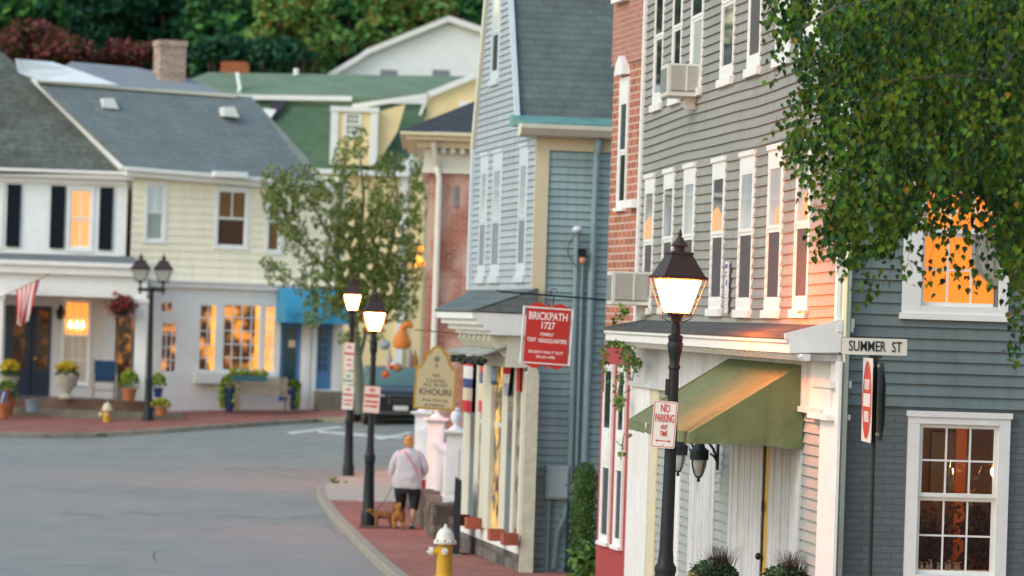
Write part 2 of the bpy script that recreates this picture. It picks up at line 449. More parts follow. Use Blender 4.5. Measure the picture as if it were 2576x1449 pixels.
mb.face([(b, .22, c), (b, 2.2, c), (b, 2.2, d), (b, .22, d)]); mb.face([(a, .22, d), (b, .22, d), (b, 2.2, d), (a, 2.2, d)]); mb.face([(a, .22, c), (b, .22, c), (b, 2.2, c), (a, 2.2, c)])
side_part(mb, 'room_wall', ROOM)
DRT = M('orange_door_trim', (.62, .20, .03), .6, .1, 3)  # saturated orange base colour for the trim
mb = MB(); q = sp(2405, 1100, 2.1)[0]; mb.box(q, q + .1, 2.08, 2.15, c, sp(2400, 1068, 2.1)[1]); side_part(mb, 'door_trim', DRT)
mb = MB(); q = sp(2345, 1100, 2.1)[0]; mb.box(q, q + .3, 2.12, 2.16, sp(2400, 1240, 2.1)[1], sp(2400, 1088, 2.1)[1]); side_part(mb, 'hatch', M('grey_hatch', (.16, .14, .10), .8, .1, 3))
mb = MB()
for k in range(900):
    px_, py_ = random.gauss(2345, 22), random.gauss(1375, 40)
    if k % 2: px_, py_ = random.gauss(2465, 26), random.gauss(1330, 42)
    x, z = sp(px_, py_, 1.0); y = 1.0 + random.uniform(-.2, .3); u = Vector((random.gauss(0, 1), random.gauss(0, .4), random.gauss(0, 1))).normalized() * .045; w_ = Vector((u.z, .01, -u.x)) * .4; c_ = Vector((x, y, z)); mb.face([c_ - u, c_ + w_, c_ + u, c_ - w_])
o = side_part(mb, 'reflected_foliage', ROOMD)  # dark leaf cluster stands in for foliage reflected in the lower sash
# pendant, wall bulb, soap bottles: things in the room
BULB = M('lit_bulb', (.8, .6, .4), .3, 0, emit=(1, .5, .2), es=14)
BRASS = M('brass', (.5, .3, .08), .3, .1, 5, metal=1)
def sthing(name, label, cat, x, y, z, group=None):
    P = FS.world(x, y, z); return thing(name, label, cat, P, FS.rot, group)
x, z = sp(2388, 1215, .5); t = sthing('pendant_lamp', 'unlit glass pendant lamp hanging behind the lower sash window', 'lamp', x, .5, z)
MB().lathe([(.004, .62), (.004, .14), (.03, .13), (.035, .06)], n=8).build('cord', BRASS, t)
MB().lathe([(.03, .07), (.045, .02), (.05, -.03), (.035, -.08), (.005, -.1)], n=12).build('lamp_shade', M('frosted_glass', (.3, .26, .2), .3, .05, 3), t, smooth=True)
x, z = sp(2503, 1187, .5); t = sthing('wall_bulb', 'glowing warm bulb at the right edge of the lower window', 'lamp', x, .5, z)
MB().ball((0, 0, 0), .042, .042, .05).build('bulb', BULB, t, smooth=True)
MB().tube([(-.13, .05, -.03), (-.12, 0, .05), (-.05, 0, .07), (0, 0, .05)], .008).build('arm', BRASS, t, smooth=True)
pl = bpy.data.lights.new('bulb_light', 'POINT'); pl.energy = 20; pl.color = (1, .5, .2); pl.shadow_soft_size = .05
plo = bpy.data.objects.new('bulb_light', pl); COL.objects.link(plo); plo.location = FS.world(x - .25, .75, z + .02)
SOAP = M('white_soap_bottle', (.7, .68, .62), .3, .05, 3)
for i, px_ in enumerate((2306, 2319, 2333, 2342, 2361, 2381, 2389, 2404, 2412)):
    x, z = sp(px_, 1417, .12); h = .055 if i % 3 else .08
    mb = MB().lathe([(.014, 0), (.015, h * .6), (.006, h * .72), (.005, h)], n=8)
    mb.box(-.022, .006, -.004, .004, h, h + .008)
    o = mb.build('soap_bottle', SOAP); P = FS.world(x, .12, low[2] + .135); o.location = P; o.rotation_euler = (0, 0, FS.rot)
    tag(o, 'small white pump bottle in the row on the lower window sill', 'bottle', 'pump bottles on the sill')
mb = MB().box(low[0] + .1, low[1] - .1, .05, .3, low[2] + .09, low[2] + .13); side_part(mb, 'inner_sill', WHT)
# downpipe on the corner
GALV = M('galvanised_steel', (.42, .47, .48), .28, .15, 3, metal=.9, stretch=(1, 1, .3))
x, z = sp(2127, 900, -.1)
mb = MB(); a = sp(2127, 560, -.1)[1]
mb.lathe([(.037, -.2), (.037, a)], (x, -.1, 0), 14)
for zz in (1.2, 3.2): mb.lathe([(.041, zz), (.041, zz + .025)], (x, -.1, 0), 14)
o = side_part(mb, 'downpipe', GALV, smooth=True)
# ---- pent roof and cornice over the shop
PR = .44
x0c = gp(1524, 835, -PR)[0]
zf1 = gp(1985, 852, -PR)[1]; zf0 = gp(1985, 888, -PR)[1]; zw = gp(2080, 817)[1]
MB().xprism([(0, zw), (-PR - .03, zf1 + .035), (-PR - .03, zf1), (0, zf1)], x0c, .03).build('pent_roof', ASPH_SH, gray)
MB().xprism([(.0, zf1 - .004), (-PR, zf1 - .004), (-PR, zf0), (.0, zf0)], x0c, .0).build('fascia', WHT, gray)
mb = MB(); mb.xprism([(-PR - .025, zf1 - .012), (-PR - .002, zf1 - .012), (-PR - .002, zf1 - .05), (-PR - .025, zf1 - .035)], x0c, .0)
mb.build('gutter_moulding', WHT, gray)
# return gable at the corner end
MB().xprism([(.12, zw + .06), (.12, zw - .02), (.02, zw - .06), (.02, zf0 + .02), (-PR, zf0 + .002), (-PR - .01, zf1 - .01), (-PR - .05, zf1 + .0), (-PR - .05, zf1 + .045), (.0, zw + .05)], .032, .075).build('cornice_return', WHT, gray)
mb = MB()
n = 74; x1c = gp(2030, 900, -.33)[0]
for i in range(n):
    a = x0c + .5 + (x1c - x0c - .5) * i / n; w_ = (x1c - x0c - .5) / n
    mb.xprism([(-.36, zf0 - .002), (-.37, zf0 - .03), (-.335, zf0 - .065), (-.29, zf0 - .06), (-.29, zf0 - .002)], a, a + w_ * .66)
mb.build('scalloped_trim', WHT, gray)
MB().box(x0c + .4, .01, -.29, 0, zf0 - .06, zf0 - .003).build('soffit', SOFF, gray)
# frieze and ground floor front
zfr = gp(1700, 985)[1]
MB().box(xl, -.35, -.05, .02, zfr, zf0 - .06).box(xl, -.35, -.075, -.052, zfr, zfr + .05).build('frieze', SOFF, gray)
mb = clap(MB(), xl, -.02, -.2, zfr, (), ex=.098, t=.016); mb.build('ground_floor_wall', M('light_grey_clapboard_paint', (.33, .35, .34), .6, .08, 5), gray)
zg = lambda py: gp(1900, py)[1]
def strip(name, pa, pb, mat, yo, zt=None, flutes=0, panel=0):
    a, b = gp(pa, 1290)[0], gp(pb, 1290)[0]; mb = MB(); zt = zt or zfr
    yo = max(yo, -.06) * .15 - .018; mb.box(a, b, yo, -.002, -.2, zt)
    for k in range(flutes):
        u = a + (b - a) * (k + .5) / flutes; mb.box(u - (b - a) * .22 / flutes, u + (b - a) * .22 / flutes, yo - .008, yo - .0005, .1, zt - .04)
    if panel:
        mb.box(a + .06, b - .06, yo - .02, yo - .001, .5, 1.3); mb.box(a + .06, b - .06, yo - .02, yo - .001, 1.45, zt - .2)
    return mb.build(name, mat, gray)
strip('pilaster', 1580, 1631, WHT, -.05, flutes=3); strip('panel', 1634, 1652, CRM, -.03)
strip('pilaster', 1687, 1712, WHT, -.05, flutes=1); strip('pilaster', 1738, 1800, SOFF, -.06, flutes=3)
strip('pilaster', 1838, 1896, SOFF, -.10, flutes=4)
LGR = M('shaded_panel_paint', (.52, .50, .52), .6, .06, 3)
strip('door_surround', 1896, 1920, SOFF, -.05)
YEL = M('yellow_door_paint', (.62, .36, .03), .45, .05, 3)
d = strip('door', 1921, 1937, YEL, -.02); d['label'] = 'narrow edge of an open yellow door'
a, b = gp(1930, 1290)[0], gp(1926, 1290)[0]
MB().box(gp(1924.5, 1290)[0], gp(1927.5, 1290)[0], -.034, -.022, -.2, zfr).box(a - .03, a + .02, -.055, -.036, zg(1265) - .05, zg(1265) + .05).build('door_edge', IRON, d)
xk = gp(1925, 1400)[0]
MB().ball((xk, -.07, gp(1925, 1400)[1]), .035, .03, .035).build('handle', IRON, d, smooth=True)
strip('shutter_panel', 1938, 2016, SOFF, -.05, flutes=4)
strip('corner_pilaster', 2063, 2108, WHT, -.10, zt=zf0 - .06)
# capital bands and the moulded block above them
xa, xb = gp(2062, 1050)[0], .02
mb = MB()
for (ya, yb, e) in ((957, 975, .02), (1042, 1056, .035)):
    z1_, z0_ = gp(2090, ya)[1], gp(2090, yb)[1]
    mb.box(gp(2034, 1050, -.08)[0], .06, -.06 - e, .04, z0_, z1_)
mb.build('pilaster_capital', WHT, gray)
MB().box(gp(2036, 1000, -.06)[0], -.03, -.055, -.002, gp(2050, 1050)[1], zf0 - .06).build('capital_block', WHT, gray)
# side return of the corner pilaster (on the camera side)
mb = MB().box(-.015, .065, -.03, .012, -.2, zf0); side_part(mb, 'pilaster_return', WHT)
mb = MB()
for (ya, yb) in ((957, 975), (1042, 1056), (815, 835)):
    z1_, z0_ = sp(2120, ya)[1], sp(2120, yb)[1]; side_part(MB().box(-.03, .11, -.085, .012, z0_, z1_), 'return_band', WHT)
# ---- green awning
AWG = M('green_canvas', (.15, .185, .085), .85, .10, 8, streak=.18)
AP = 1.06
ax1 = gp(2027, 1000)[0]; ax0 = gp(1845, 905)[0]; azt = gp(2027, 912)[1]; azf = gp(1735, 1088, -AP)[1]; azv = azf - .105
mb = MB(); rows = []
for k in range(9):
    t = k / 8; rows.append([(ax0 + (ax1 - ax0) * j / 24, -.02 - (AP - .02) * t, azt + (azf - azt) * t - .025 * math.sin(math.pi * t) * (.6 + .4 * math.cos(j * 1.05))) for j in range(25)])
mb.grid(rows)
rows = [[(ax0 + (ax1 - ax0) * j / 60, -AP - .012 * k * math.sin(j * .9), azf - .105 * k + (.012 if k and j % 12 == 6 else 0)) for j in range(61)] for k in range(2)]
mb.grid(rows)
for xx, s in ((ax1, 1), (ax0, -1)):
    mb.face([(xx, -.02, azt), (xx, -.02, azf), (xx, -AP, azf)][::s])
    mb.grid([[(xx + .01 * k * math.sin(j * 1.1), -.02 - (AP - .02) * j / 12, azf - (.10 + (.02 if j < 3 else 0)) * k) for j in range(13)] for k in range(2)])
aw = mb.build('awning', AWG, gray)
mb = MB(); mb.tube([(ax1 - .02, -.03, azf - .01), (ax1 - .02, -AP + .02, azf - .01), (ax0 + .02, -AP + .02, azf - .01), (ax0 + .02, -.03, azf - .01)], .012, 6)
mb.build('awning_frame', GALV, aw)
xt, zt = gp(1632, 1073, -AP); text('FI', .1, aw, (xt, -AP - .03, zt), WHT, 1.2)
# ---- wall lanterns under the awning, air conditioners, poster, twig: things
def wall_lantern(label, px_, py_, wallpx, grp):
    x, z = gp(px_, py_, -.25)
    t = thing('wall_lantern', label, 'lantern', FG.world(gp(wallpx, py_)[0], -.06, z), FG.rot, grp)
    dx = -.02; yy = -.2
    MB().lathe([(.02, .2), (.045, .19), (.06, .13), (.1, .10), (.105, .085), (.098, .08), (.098, .07)], (dx, yy, 0), 12).lathe([(.098, .0), (.1, .07)], (dx, yy, 0), 12).build('cap', IRON, t, smooth=True)
    MB().lathe([(.085, .0), (.08, -.06), (.055, -.14), (.03, -.17)], (dx, yy, 0), 12).build('glass', M('frosted_lantern_glass', (.42, .45, .42), .25, .05, 3), t, smooth=True)
    mb = MB()
    for k in range(4):
        a = k * math.pi / 2 + .5
        mb.tube([(dx + .09 * math.cos(a), yy + .09 * math.sin(a), .0), (dx + .085 * math.cos(a), yy + .085 * math.sin(a), -.06), (dx + .058 * math.cos(a), yy + .058 * math.sin(a), -.145), (dx + .03 * math.cos(a), yy + .03 * math.sin(a), -.175)], .007, 5)
    mb.lathe([(.03, -.165), (.035, -.18), (.014, -.19), (.014, -.2), (.022, -.21), (.003, -.235)], (dx, yy, 0), 10)
    mb.build('frame', IRON, t, smooth=True)
    MB().box(-.04, .04, -.02, .0, -.1, .2).tube([(0, -.02, .02), (0, -.06, .12), (0, -.12, .19), (0, -.18, .16)], .014).tube([(0, -.01, -.02), (0, -.05, .04), (0, -.09, .07)], .011).build('bracket', IRON, t)
    return t
wall_lantern('black wall lantern hanging right of the big lamp post under the awning', 1773, 1160, 1822, 'wall lanterns under the awning')
wall_lantern('black wall lantern half hidden behind the big lamp post', 1712, 1145, 1768, 'wall lanterns under the awning')
ACW = M('beige_metal', (.62, .62, .58), .5, .06, 4); ACG = M('dark_grille', (.20, .22, .20), .6, .1, 40)
def aircon(label, p, q, z, H, D):
    t = thing('air_conditioner', label, 'air conditioner', FG.world((p + q) / 2, 0, z), FG.rot, 'window air conditioners')
    w_ = ((q - p) / 2 - .03) * .62
    MB().box(-w_, w_, -D, .03, 0, H).build('case', ACW, t, bevel=.008)
    mb = MB().box(w_, w_ + .006, -D + .04, -.03, .05, H - .03).box(-w_ + .04, w_ - .04, -D - .005, -D, .05, H - .05)
    g_ = mb.build('grille', ACG, t)
    mb = MB()
    for k in range(18):
        zz = .07 + (H - .12) * k / 17; mb.box(w_ + .006, w_ + .012, -D + .04, -.03, zz, zz + (H - .12) / 34)
    mb.box(w_ + .006, w_ + .016, -D / 2 + .02, -D / 2 + .045, .06, H - .03)
    mb.build('louvre', ACW, t)
    MB().prism([(-.05, 0), (.05, 0), (.05, -.13), (-.05, -.13)], -.12, 0).build('bracket', WHT, t)
    return t
p, q = w3[2]; aircon('beige air conditioner high in a third floor window of the grey building', p, q, gp(1745, 230, -.2)[1], .36, .36)
p, q = w2[0]; aircon('white air conditioner in the far second floor window beside the red brick wall', p, q, gp(1600, 768, -.2)[1], .40, .46)
x, z = gp(1838, 720); t = thing('notice_board', 'narrow white and blue notice leaning on the grey wall between two windows', 'sign', FG.world(x, -.03, gp(1833, 787)[1]), FG.rot)
MB().box(-.09, .09, -.02, -.005, 0, .53).build('board', M('white_card', (.7, .72, .75), .5, .05, 6), t)
BLU = M('blue_print', (.06, .10, .42), .5, .1, 6)
MB().box(-.07, .07, -.024, -.021, .46, .50).box(.0, .07, -.024, -.021, .28, .34).box(-.07, .03, -.024, -.021, .37, .39).box(-.07, .06, -.024, -.021, .41, .425).build('print', BLU, t)
GYP = M('grey_print', (.4, .42, .45), .6, .1, 6)
mb = MB()
for k in range(6): mb.box(-.06, .06 - .02 * (k % 3), -.024, -.021, .04 + .035 * k, .052 + .035 * k)
mb.build('print_lines', GYP, t)
x, z = gp(2030, 787); mb = MB()
for k in range(22):
    a = random.uniform(-.5, .5); mb.tube([(-.1 + random.uniform(0, .04), -.06, .01 + random.uniform(0, .02)), (0, -.05 + random.uniform(-.02, .02), .03), (.05 + .16 * random.random(), -.03, .015 + .06 * a)], .003, 4)
o = mb.build('twig_bundle', M('dry_straw', (.42, .38, .22), .9, .2, 10)); o.location = FG.world(x - .05, 0, gp(2020, 792)[1]); o.rotation_euler = (0, 0, FG.rot)
tag(o, 'small bundle of dry twigs lying on the rightmost sill of the grey front', 'twigs')
# ================================================================ RED BRICK BUILDING
dB = ray(-480, 744); dB = Vector((dB.x, dB.y, 0)).normalized()
pr = FG.world(xl, 0, 0)
FR = Frame((pr.x + .02, pr.y + .03, FG.o.z), (-dB.x, -dB.y))
rp = FR.px
RBR = M('red_brick', (.47, .155, .09), .85, .18, 2.2, kind='brick', dark=(.54, .38, .31), bump=.5, bs=1.35)
RBP = M('faded_red_brick', (.43, .19, .14), .85, .12, 2.2, kind='brick', dark=(.44, .27, .22), bump=.3)
REDP = M('red_painted_wall', (.36, .045, .05), .6, .12, 3)
red = fthing('brick_building', 'narrow red brick building squeezed between the grey clapboard front and the blue house', 'building', FR)
xR = rp(1527, 700)[0]; zrt = rp(1570, -120)[1]; zrb = rp(1580, 160)[1]; zrp = rp(1510, 872)[1]
rw = (rp(1559, 350)[0], rp(1581, 350)[0], rp(1560, 532)[1], rp(1575, 185)[1])
MB().box(xR, -.02, .0, 6, zrp, zrb).build('brick_wall', RBR, red)
MB().box(xR, -.02, -.03, 6, zrb, zrt).build('upper_brick_wall', RBP, red)
MB().box(xR - .03, -.02, -.02, 6, -.2, zrp - .002).build('painted_wall', REDP, red)
w = window(red, rw[0], rw[1], rw[2], rw[3], WHT, SKYGL, DGLASS, side=.08, head=.35, base=.1, rail=.5, y=-.01, rside=.05, crown=0, flush=True)
mb = MB(); a, b = rw[0], rw[1]; z = rw[3]
mb.prism([(a, z - .02), (b, z - .02), (b - .06, z + .12), ((a + b) / 2, z + .22), (a + .06, z + .12)], -.1, -.005); mb.build('arched_head', WHT, w)
# sill of the neighbouring window peeping out, and one high up
MB().box(rp(1590, 520)[0], -.03, -.12, -.001, rp(1590, 525)[1], rp(1590, 505)[1]).build('sill', WHT, red)
MB().box(rp(1560, 3)[0], rp(1590, 3)[0], -.12, -.031, rp(1575, 6)[1], rp(1575, -60)[1]).build('sill', WHT, red)
# white shop windows let into the painted wall
for a_, b_ in ((1513, 1536), (1548, 1568)):
    a, b = rp(a_, 1100, -.05)[0], rp(b_, 1100, -.05)[0]
    if b > -.03: b = -.03
    z0_, z1_ = rp(1520, 1370)[1], rp(1520, 905)[1]
    window(red, a, b, z0_, z1_, WHT, DGLASS, DGLASS, side=.06, head=.1, base=.1, rail=.62, y=-.035, crown=0, flush=True)
    mb = MB(); hm = z0_ + (z1_ - z0_) * .42
    mb.box(a + .07, b - .07, -.06, -.025, hm, hm + .5).box(a + .1, b - .1, -.07, -.061, hm + .07, hm + .43); mb.build('panel', WHT, red)
# ================================================================ BLUE HOUSE
pb_ = at(1345, 600, 57.5)
dH = ray(-300, 747); dH = Vector((dH.x, dH.y, 0)).normalized()
FB = Frame((pb_.x, pb_.y, g(pb_.x, pb_.y) + .1), (-dH.x, -dH.y))
FBS = Frame(FB.o, (FB.n.x, FB.n.y))
bp, bs_ = FB.px, FBS.px
BLUE = M('pale_blue_clapboard_paint', (.40, .455, .50), .6, .06, 3, kind='clap', bs=1.0, dark=(.3, .35, .37), streak=.15)
BLUES = M('blue_grey_clapboard_paint', (.33, .455, .48), .6, .06, 3, kind='clap', bs=1.07, off=-.1, dark=(.24, .31, .32), streak=.2)
ROOFG = M('grey_roof_shingle', (.135, .165, .165), .9, .22, 1.5, kind='shingle', bump=.4, bs=.8)
COPP = M('green_copper', (.13, .30, .26), .7, .4, 3)
IVO = M('ivory_paint', (.62, .60, .50), .6, .06, 3)
blue = fthing('clapboard_house', 'pale blue clapboard house with a steep grey roof and cream corner boards', 'house', FB)
def bside(mb, name, mat, **k):
    o = mb.build(name, mat, blue, **k); o.rotation_euler = (0, 0, math.pi / 2); return o
xbl = bp(1187, 600)[0]
zk = bp(1300, 300)[1]; zt0 = bp(1287, -60)[1]
off = -.55
xr0 = bp(1303, 300)[0]; xr1 = bp(1284, -60)[0]; xl0 = bp(1184, 375)[0]; xl1 = bp(1232, -60)[0]; zkl = bp(1184, 375)[1]
zpt = bp(1260, 728)[1]
def clipB(z):
    l = xbl if z <= zkl else xbl + (xl1 - xbl) * (z - zkl) / (zt0 - zkl)
    r = -.01 if z <= zk - .12 else xr0 + (xr1 - xr0) * (z - zk) / (zt0 - zk)
    return l, r
BW = [(1207, 1226), (1238, 1261), (1304, 1326)]
zb0, zb1 = bp(1250, 712)[1], bp(1255, 376)[1]
bh = []; bw_ = []
for a, b in BW:
    p, q = bp(a, 550)[0], bp(b, 550)[0]; bw_.append((p, q)); bh.append((p + .05, q - .05, zb0 + .08, zb1 - .1))
a3 = (bp(1238, 100)[0], bp(1259, 100)[0], bp(1250, 213)[1], bp(1250, -50)[1]); bh.append((a3[0] + .05, a3[1] - .05, a3[2] + .05, a3[3] - .05))
clap(MB(), xbl, 0, 0, zt0, bh, ex=.10, t=.015, clip=clipB).build('front_wall', BLUE, blue)
for i, (p, q) in enumerate(bw_):
    w = window(blue, p, q, zb0, zb1, M('pale_blue_trim', (.55, .62, .68), .5, .05, 3), PALEG, DGLASS, side=.05, head=.3, base=.25, rail=.47, crown=.006, rside=.13, flush=True)
window(blue, a3[0], a3[1], a3[2], a3[3], MATS['pale_blue_trim'], PALEG, DGLASS, side=.06, head=.2, base=.2, rail=.5, rside=.16, crown=.01, flush=True)
PBT = MATS['pale_blue_trim']
MB().box(xbl + .05, -.25, .12, 5, 0, zk - .3).build('core', BLUE, blue)
MB().box(xbl - .12, xbl + .08, -.05, .1, zpt, zkl).build('corner_board', PBT, blue)
MB().prism([(xbl - .1, zkl), (xbl + .1, zkl), (xl1 + .12, zt0), (xl1 - .1, zt0)], -.06, .1).build('rake_board', IVO, blue)
MB().prism([(xr0 - .03, zk), (xr0 + .09, zk), (xr1 + .07, zt0), (xr1 - .05, zt0)], -.05, .02).build('rake_board', PBT, blue)
# side wall towards the camera
z0s = 0.; zfz = bs_(1440, 380)[1]; zco = bs_(1440, 350)[1]; zcu = bs_(1440, 318)[1]; zru = bs_(1440, 298)[1]
mb = clap(MB(), .0, 7, -.1, zfz, (), ex=.107, t=.015); bside(mb, 'side_wall', BLUES)
mb = MB().box(-.03, .17, -.04, .02, zpt - .3, zco); bside(mb, 'corner_board', CRM)
mb = MB().box(.17, 7, -.035, .02, zfz, zco); bside(mb, 'frieze', CRM)
mb = MB().xprism([(.0, zco), (-.28, zco + .03), (-.36, zcu - .06), (-.36, zcu), (.0, zcu)], -.3, 7); bside(mb, 'cornice', IVO)
mb = MB().xprism([(.02, zcu + .002), (-.36, zcu + .002), (-.34, zcu + .03), (.9, zru + .06), (.9, zcu + .002)], -.28, 7); bside(mb, 'copper_gutter', COPP)
dz = zt0 - zk
mb = MB(); ya, yb = -xr0, -xr1
mb.face([(0.005, ya, zk - .02), (7, ya, zk - .02), (7, yb, zt0), (0.005, yb, zt0)])
mb.face([(0.005, ya + .1, zk - .02), (0.005, yb + .1, zt0), (7, yb + .1, zt0), (7, ya + .1, zk - .02)])
mb.face([(.005, ya, zk - .02), (.005, yb, zt0), (.005, yb + .1, zt0), (.005, ya + .1, zk - .02)])
bside(mb, 'roof', ROOFG)
# conduits and downspout on the side wall
BLP = M('blue_grey_pipe_paint', (.22, .31, .34), .5, .08, 3)
def pipe(pa, ya, pb, yb, r, y, name='conduit', mat=None, sm=True):
    a = bs_(pa, ya, y); b = bs_(pb, yb, y); mb = MB().tube([(a[0], y, a[1]), (b[0], y, b[1])], r, 8)
    return bside(mb, name, mat or BLP, smooth=sm)
pipe(1503, 350, 1468, 1200, .05, -.1, 'downspout')
DG = M('dark_pipe', (.06, .08, .08), .5, .1, 3)
a = bs_(1506, 345, -.15); mb = MB().ball((a[0], -.15, a[1] - .1), .06, .06, .17); bside(mb, 'downspout_elbow', BLP, smooth=True)
pipe(1452, 585, 1432, 1240, .04, -.09); pipe(1466, 650, 1450, 1170, .025, -.09)
a = bs_(1452, 578, -.12); mb = MB().ball((a[0], -.14, a[1]), .08, .09, .06); bside(mb, 'weatherhead', PBT, smooth=True)
a = bs_(1452, 590, -.2); mb = MB(); P = []
for k in range(9):
    t = k / 8; P.append((a[0] - .14 * math.sin(t * math.pi) - .02 * (1 - t) + .05 * t, -.18, a[1] - .5 * t))
mb.tube(P, .008, 5); bside(mb, 'cable', DG)
a = bs_(1464, 635, -.15); mb = MB().box(a[0] - .05, a[0] + .05, -.2, -.05, a[1] - .05, a[1] + .05); bside(mb, 'floodlight', IRON)
a = bs_(1466, 655, -.15); mb = MB().ball((a[0], -.15, a[1]), .05, .05, .06); bside(mb, 'lamp_bulb', M('pink_bulb', (.6, .25, .18), .4, .05, 3), smooth=True)
# meter box
a = bs_(1370, 1255, -.12); b = bs_(1430, 1172, -.12)
t = thing('meter_box', 'blue-grey metal electrical box on the side wall of the blue house', 'electrical box', FBS.world((a[0] + b[0]) / 2, 0, a[1]), FBS.rot)
hw = (b[0] - a[0]) / 2; hh = b[1] - a[1]
MBX = M('grey_enamel', (.33, .42, .45), .45, .05, 3)
MB().box(-hw, hw, -.18, -.02, 0, hh).build('case', MBX, t, bevel=.01)
MB().box(-hw + .03, hw - .02, -.2, -.182, .03, hh - .04).build('door', MBX, t, bevel=.004)
MB().ball((hw * .75, -.21, hh * .45), .012, .012, .016).build('lock', IRON, t)
pipe(1381, 1257, 1374, 1440, .035, -.1); 
P = []
for (u, v) in ((1428, 1265), (1420, 1300), (1402, 1340), (1396, 1390), (1392, 1430)):
    q = bs_(u, v, -.12); P.append((q[0], -.12, q[1]))
mb = MB().tube(P, .045, 8); bside(mb, 'conduit', BLP, smooth=True)
# dark gate board in the alley
a = bs_(1430, 1265, -.25); b = bs_(1452, 1265, -.25); o = MB().box(0, b[0] - a[0], -.03, .03, 0, a[1]).box(-.02, 0, -.035, .035, 0, a[1] + .05).build('alley_gate', M('navy_paint', (.02, .04, .06), .5, .1, 3))
o.location = FBS.world(a[0], -.25, 0); o.rotation_euler = (0, 0, FBS.rot); tag(o, 'dark navy gate board standing beside the hedge in the alley', 'gate')
# ---- shopfront bay of the blue house
BP = .08
def fp(px_, py_): return bp(px_, py_, -BP)
zsh = fp(1300, 905)[1]; xs0 = fp(1165, 1213)[0]; xs1 = fp(1319, 1213)[0] - .0
zbase = lambda px_, py_: fp(px_, py_)[1]
zb_top = fp(1243, 1345)[1]
zd0 = fp(1200, 1395)[1]
# roof
ez = bp(1105, 779, -.95)[1]; exl = bp(1093, 779, -.95)[0]; exr = xs1 + .12
rt = bp(1187, 730)[1]
mb = MB(); mb.slab([(xbl - .05, 0.01, rt), (exl, -.95, ez), (exr, -.95, ez), (exr, 0.01, rt + .02)], .03)
mb.face([(xbl - .05, 0.01, rt), (xbl - .05, .01, ez), (exl, -.95, ez)]); mb.face([(exr, 0.01, rt), (exr, -.95, ez), (exr, .01, ez - .02)])
mb.build('shop_roof', ROOFG, blue)
mb = MB(); st = [(-.93, ez - .03, .09), (-.86, ez - .12, .08), (-.76, ez - .20, .08), (-.66, ez - .28, .06)]
for (y, z, h) in st: mb.box(exl + (y + .95) * 1.0 + .02, exr - .02, y, -.1, z - h, z)
mb.build('shop_cornice', WHT, blue)
for k in range(7):
    x = exl + .6 + (exr - exl - .9) * k / 6; MB().xprism([(-.64, ez - .35), (-.66, ez - .42), (-.42, ez - .66), (-.38, ez - .66), (-.38, ez - .35)], x, x + .1).build('bracket', IVO, blue)
MB().box(exl + .55, exr - .1, -.40, -.05, ez - .80, ez - .34).build('shop_frieze', IVO, blue)
mb = MB(); rows = []
GSH = M('weathered_shingle', (.40, .42, .40), .9, .3, 6, kind='shingle', bs=.8)
za = bp(1230, 865, -.4)[1]; zb_ = bp(1230, 893, -.8)[1]
mb.slab([(exl + .6, -.4, za), (exl + .35, -.78, zb_), (exr - .12, -.78, zb_), (exr - .12, -.4, za)], .03)
mb.build('small_awning', GSH, blue)
BUNT = M('dark_garland', (.03, .04, .035), .8, .3, 10)
mb = MB()
for k in range(46):
    x = exl + .42 + (exr - exl - .65) * k / 45; mb.ball((x, -.72 + random.uniform(-.05, .05), zb_ - .06 - .05 * random.random() - .04 * (k % 9 in (3, 4))), .05, .05, .04, 6, 4)
mb.build('garland', BUNT, blue)
# posts, glass, base
posts = [(1165, 1183, 0), (1195, 1206, 0), (1219, 1242, .05), (1261, 1275, 0), (1290, 1297, 0), (1309, 1315, 0)]
bl = [(1340, 0), ]
zfl = .38
mb = MB(); zpb = fp(1243, 1330)[1]
for a, b, e in posts:
    p, q = fp(a, 1213)[0], fp(b, 1213)[0]
    o = MB().box(p, q, -BP - .03 - e, -BP + .0, zpb - .02, zsh + .2).build('post', IVO, blue)
MB().box(xs1, xs1 + .12, -BP - .04, 0, -.1, fp(1330, 935)[1]).build('post', CRM, blue)
ebx = bs_(1319, 1000, -.0)
# broad cream board on the end of the bay facing the camera
mb = MB(); q0 = (FBS.px(1322, 1200, -xs1 - .125 if False else 0))
MB().box(xs0 + .05, xs1 - .02, -BP - .05, -.01, zpb - .22, zpb - .02).build('shop_sill', WHT, blue)
PLK = M('pinkish_white_paint', (.62, .56, .57), .6, .08, 3)
MB().box(xs0 + .1, xs1 - .04, -BP, -.03, .45, zpb - .22).build('shop_base', PLK, blue)
STN = M('field_stone', (.17, .15, .135), .9, .35, 5, kind='block', dark=(.10, .095, .09), bump=1, bs=.8)
MB().box(xs0 - .1, xs1 + .1, -BP - .04, -.03, -.3, .448).build('stone_foundation', STN, blue)
GOLD = M_shop('gold_shop_interior', (.03, .02, .015), (1, .55, .12), .55, 5, .48)
DIM = M_shop('dim_shop_interior', (.05, .045, .04), (.32, .27, .19), .55, 4, .5)
GLB = M('shop_glass_grey', (.12, .15, .16), .06, .1, 2, spec=.9)
for (a, b, m_) in ((1184, 1195, GLB), (1206, 1219, DIM), (1243, 1261, GOLD), (1275, 1290, GLB), (1298, 1309, DIM), (1315, 1319, GLB)):
    p, q = fp(a, 1213)[0], fp(b, 1213)[0]; MB().box(p - .02, q + .02, -BP - .02, -BP - .012, zpb - .02, zsh + .1).build('pane', m_, blue)
# ledges / transoms
mb = MB()
for (a, b) in ((1206, 1219), (1243, 1261)):
    p, q = fp(a, 1213)[0], fp(b, 1213)[0]; mb.box(p, q, -BP - .03, -BP - .021, fp(1240, 1070)[1], fp(1240, 1060)[1])
mb.build('transom', IVO, blue)
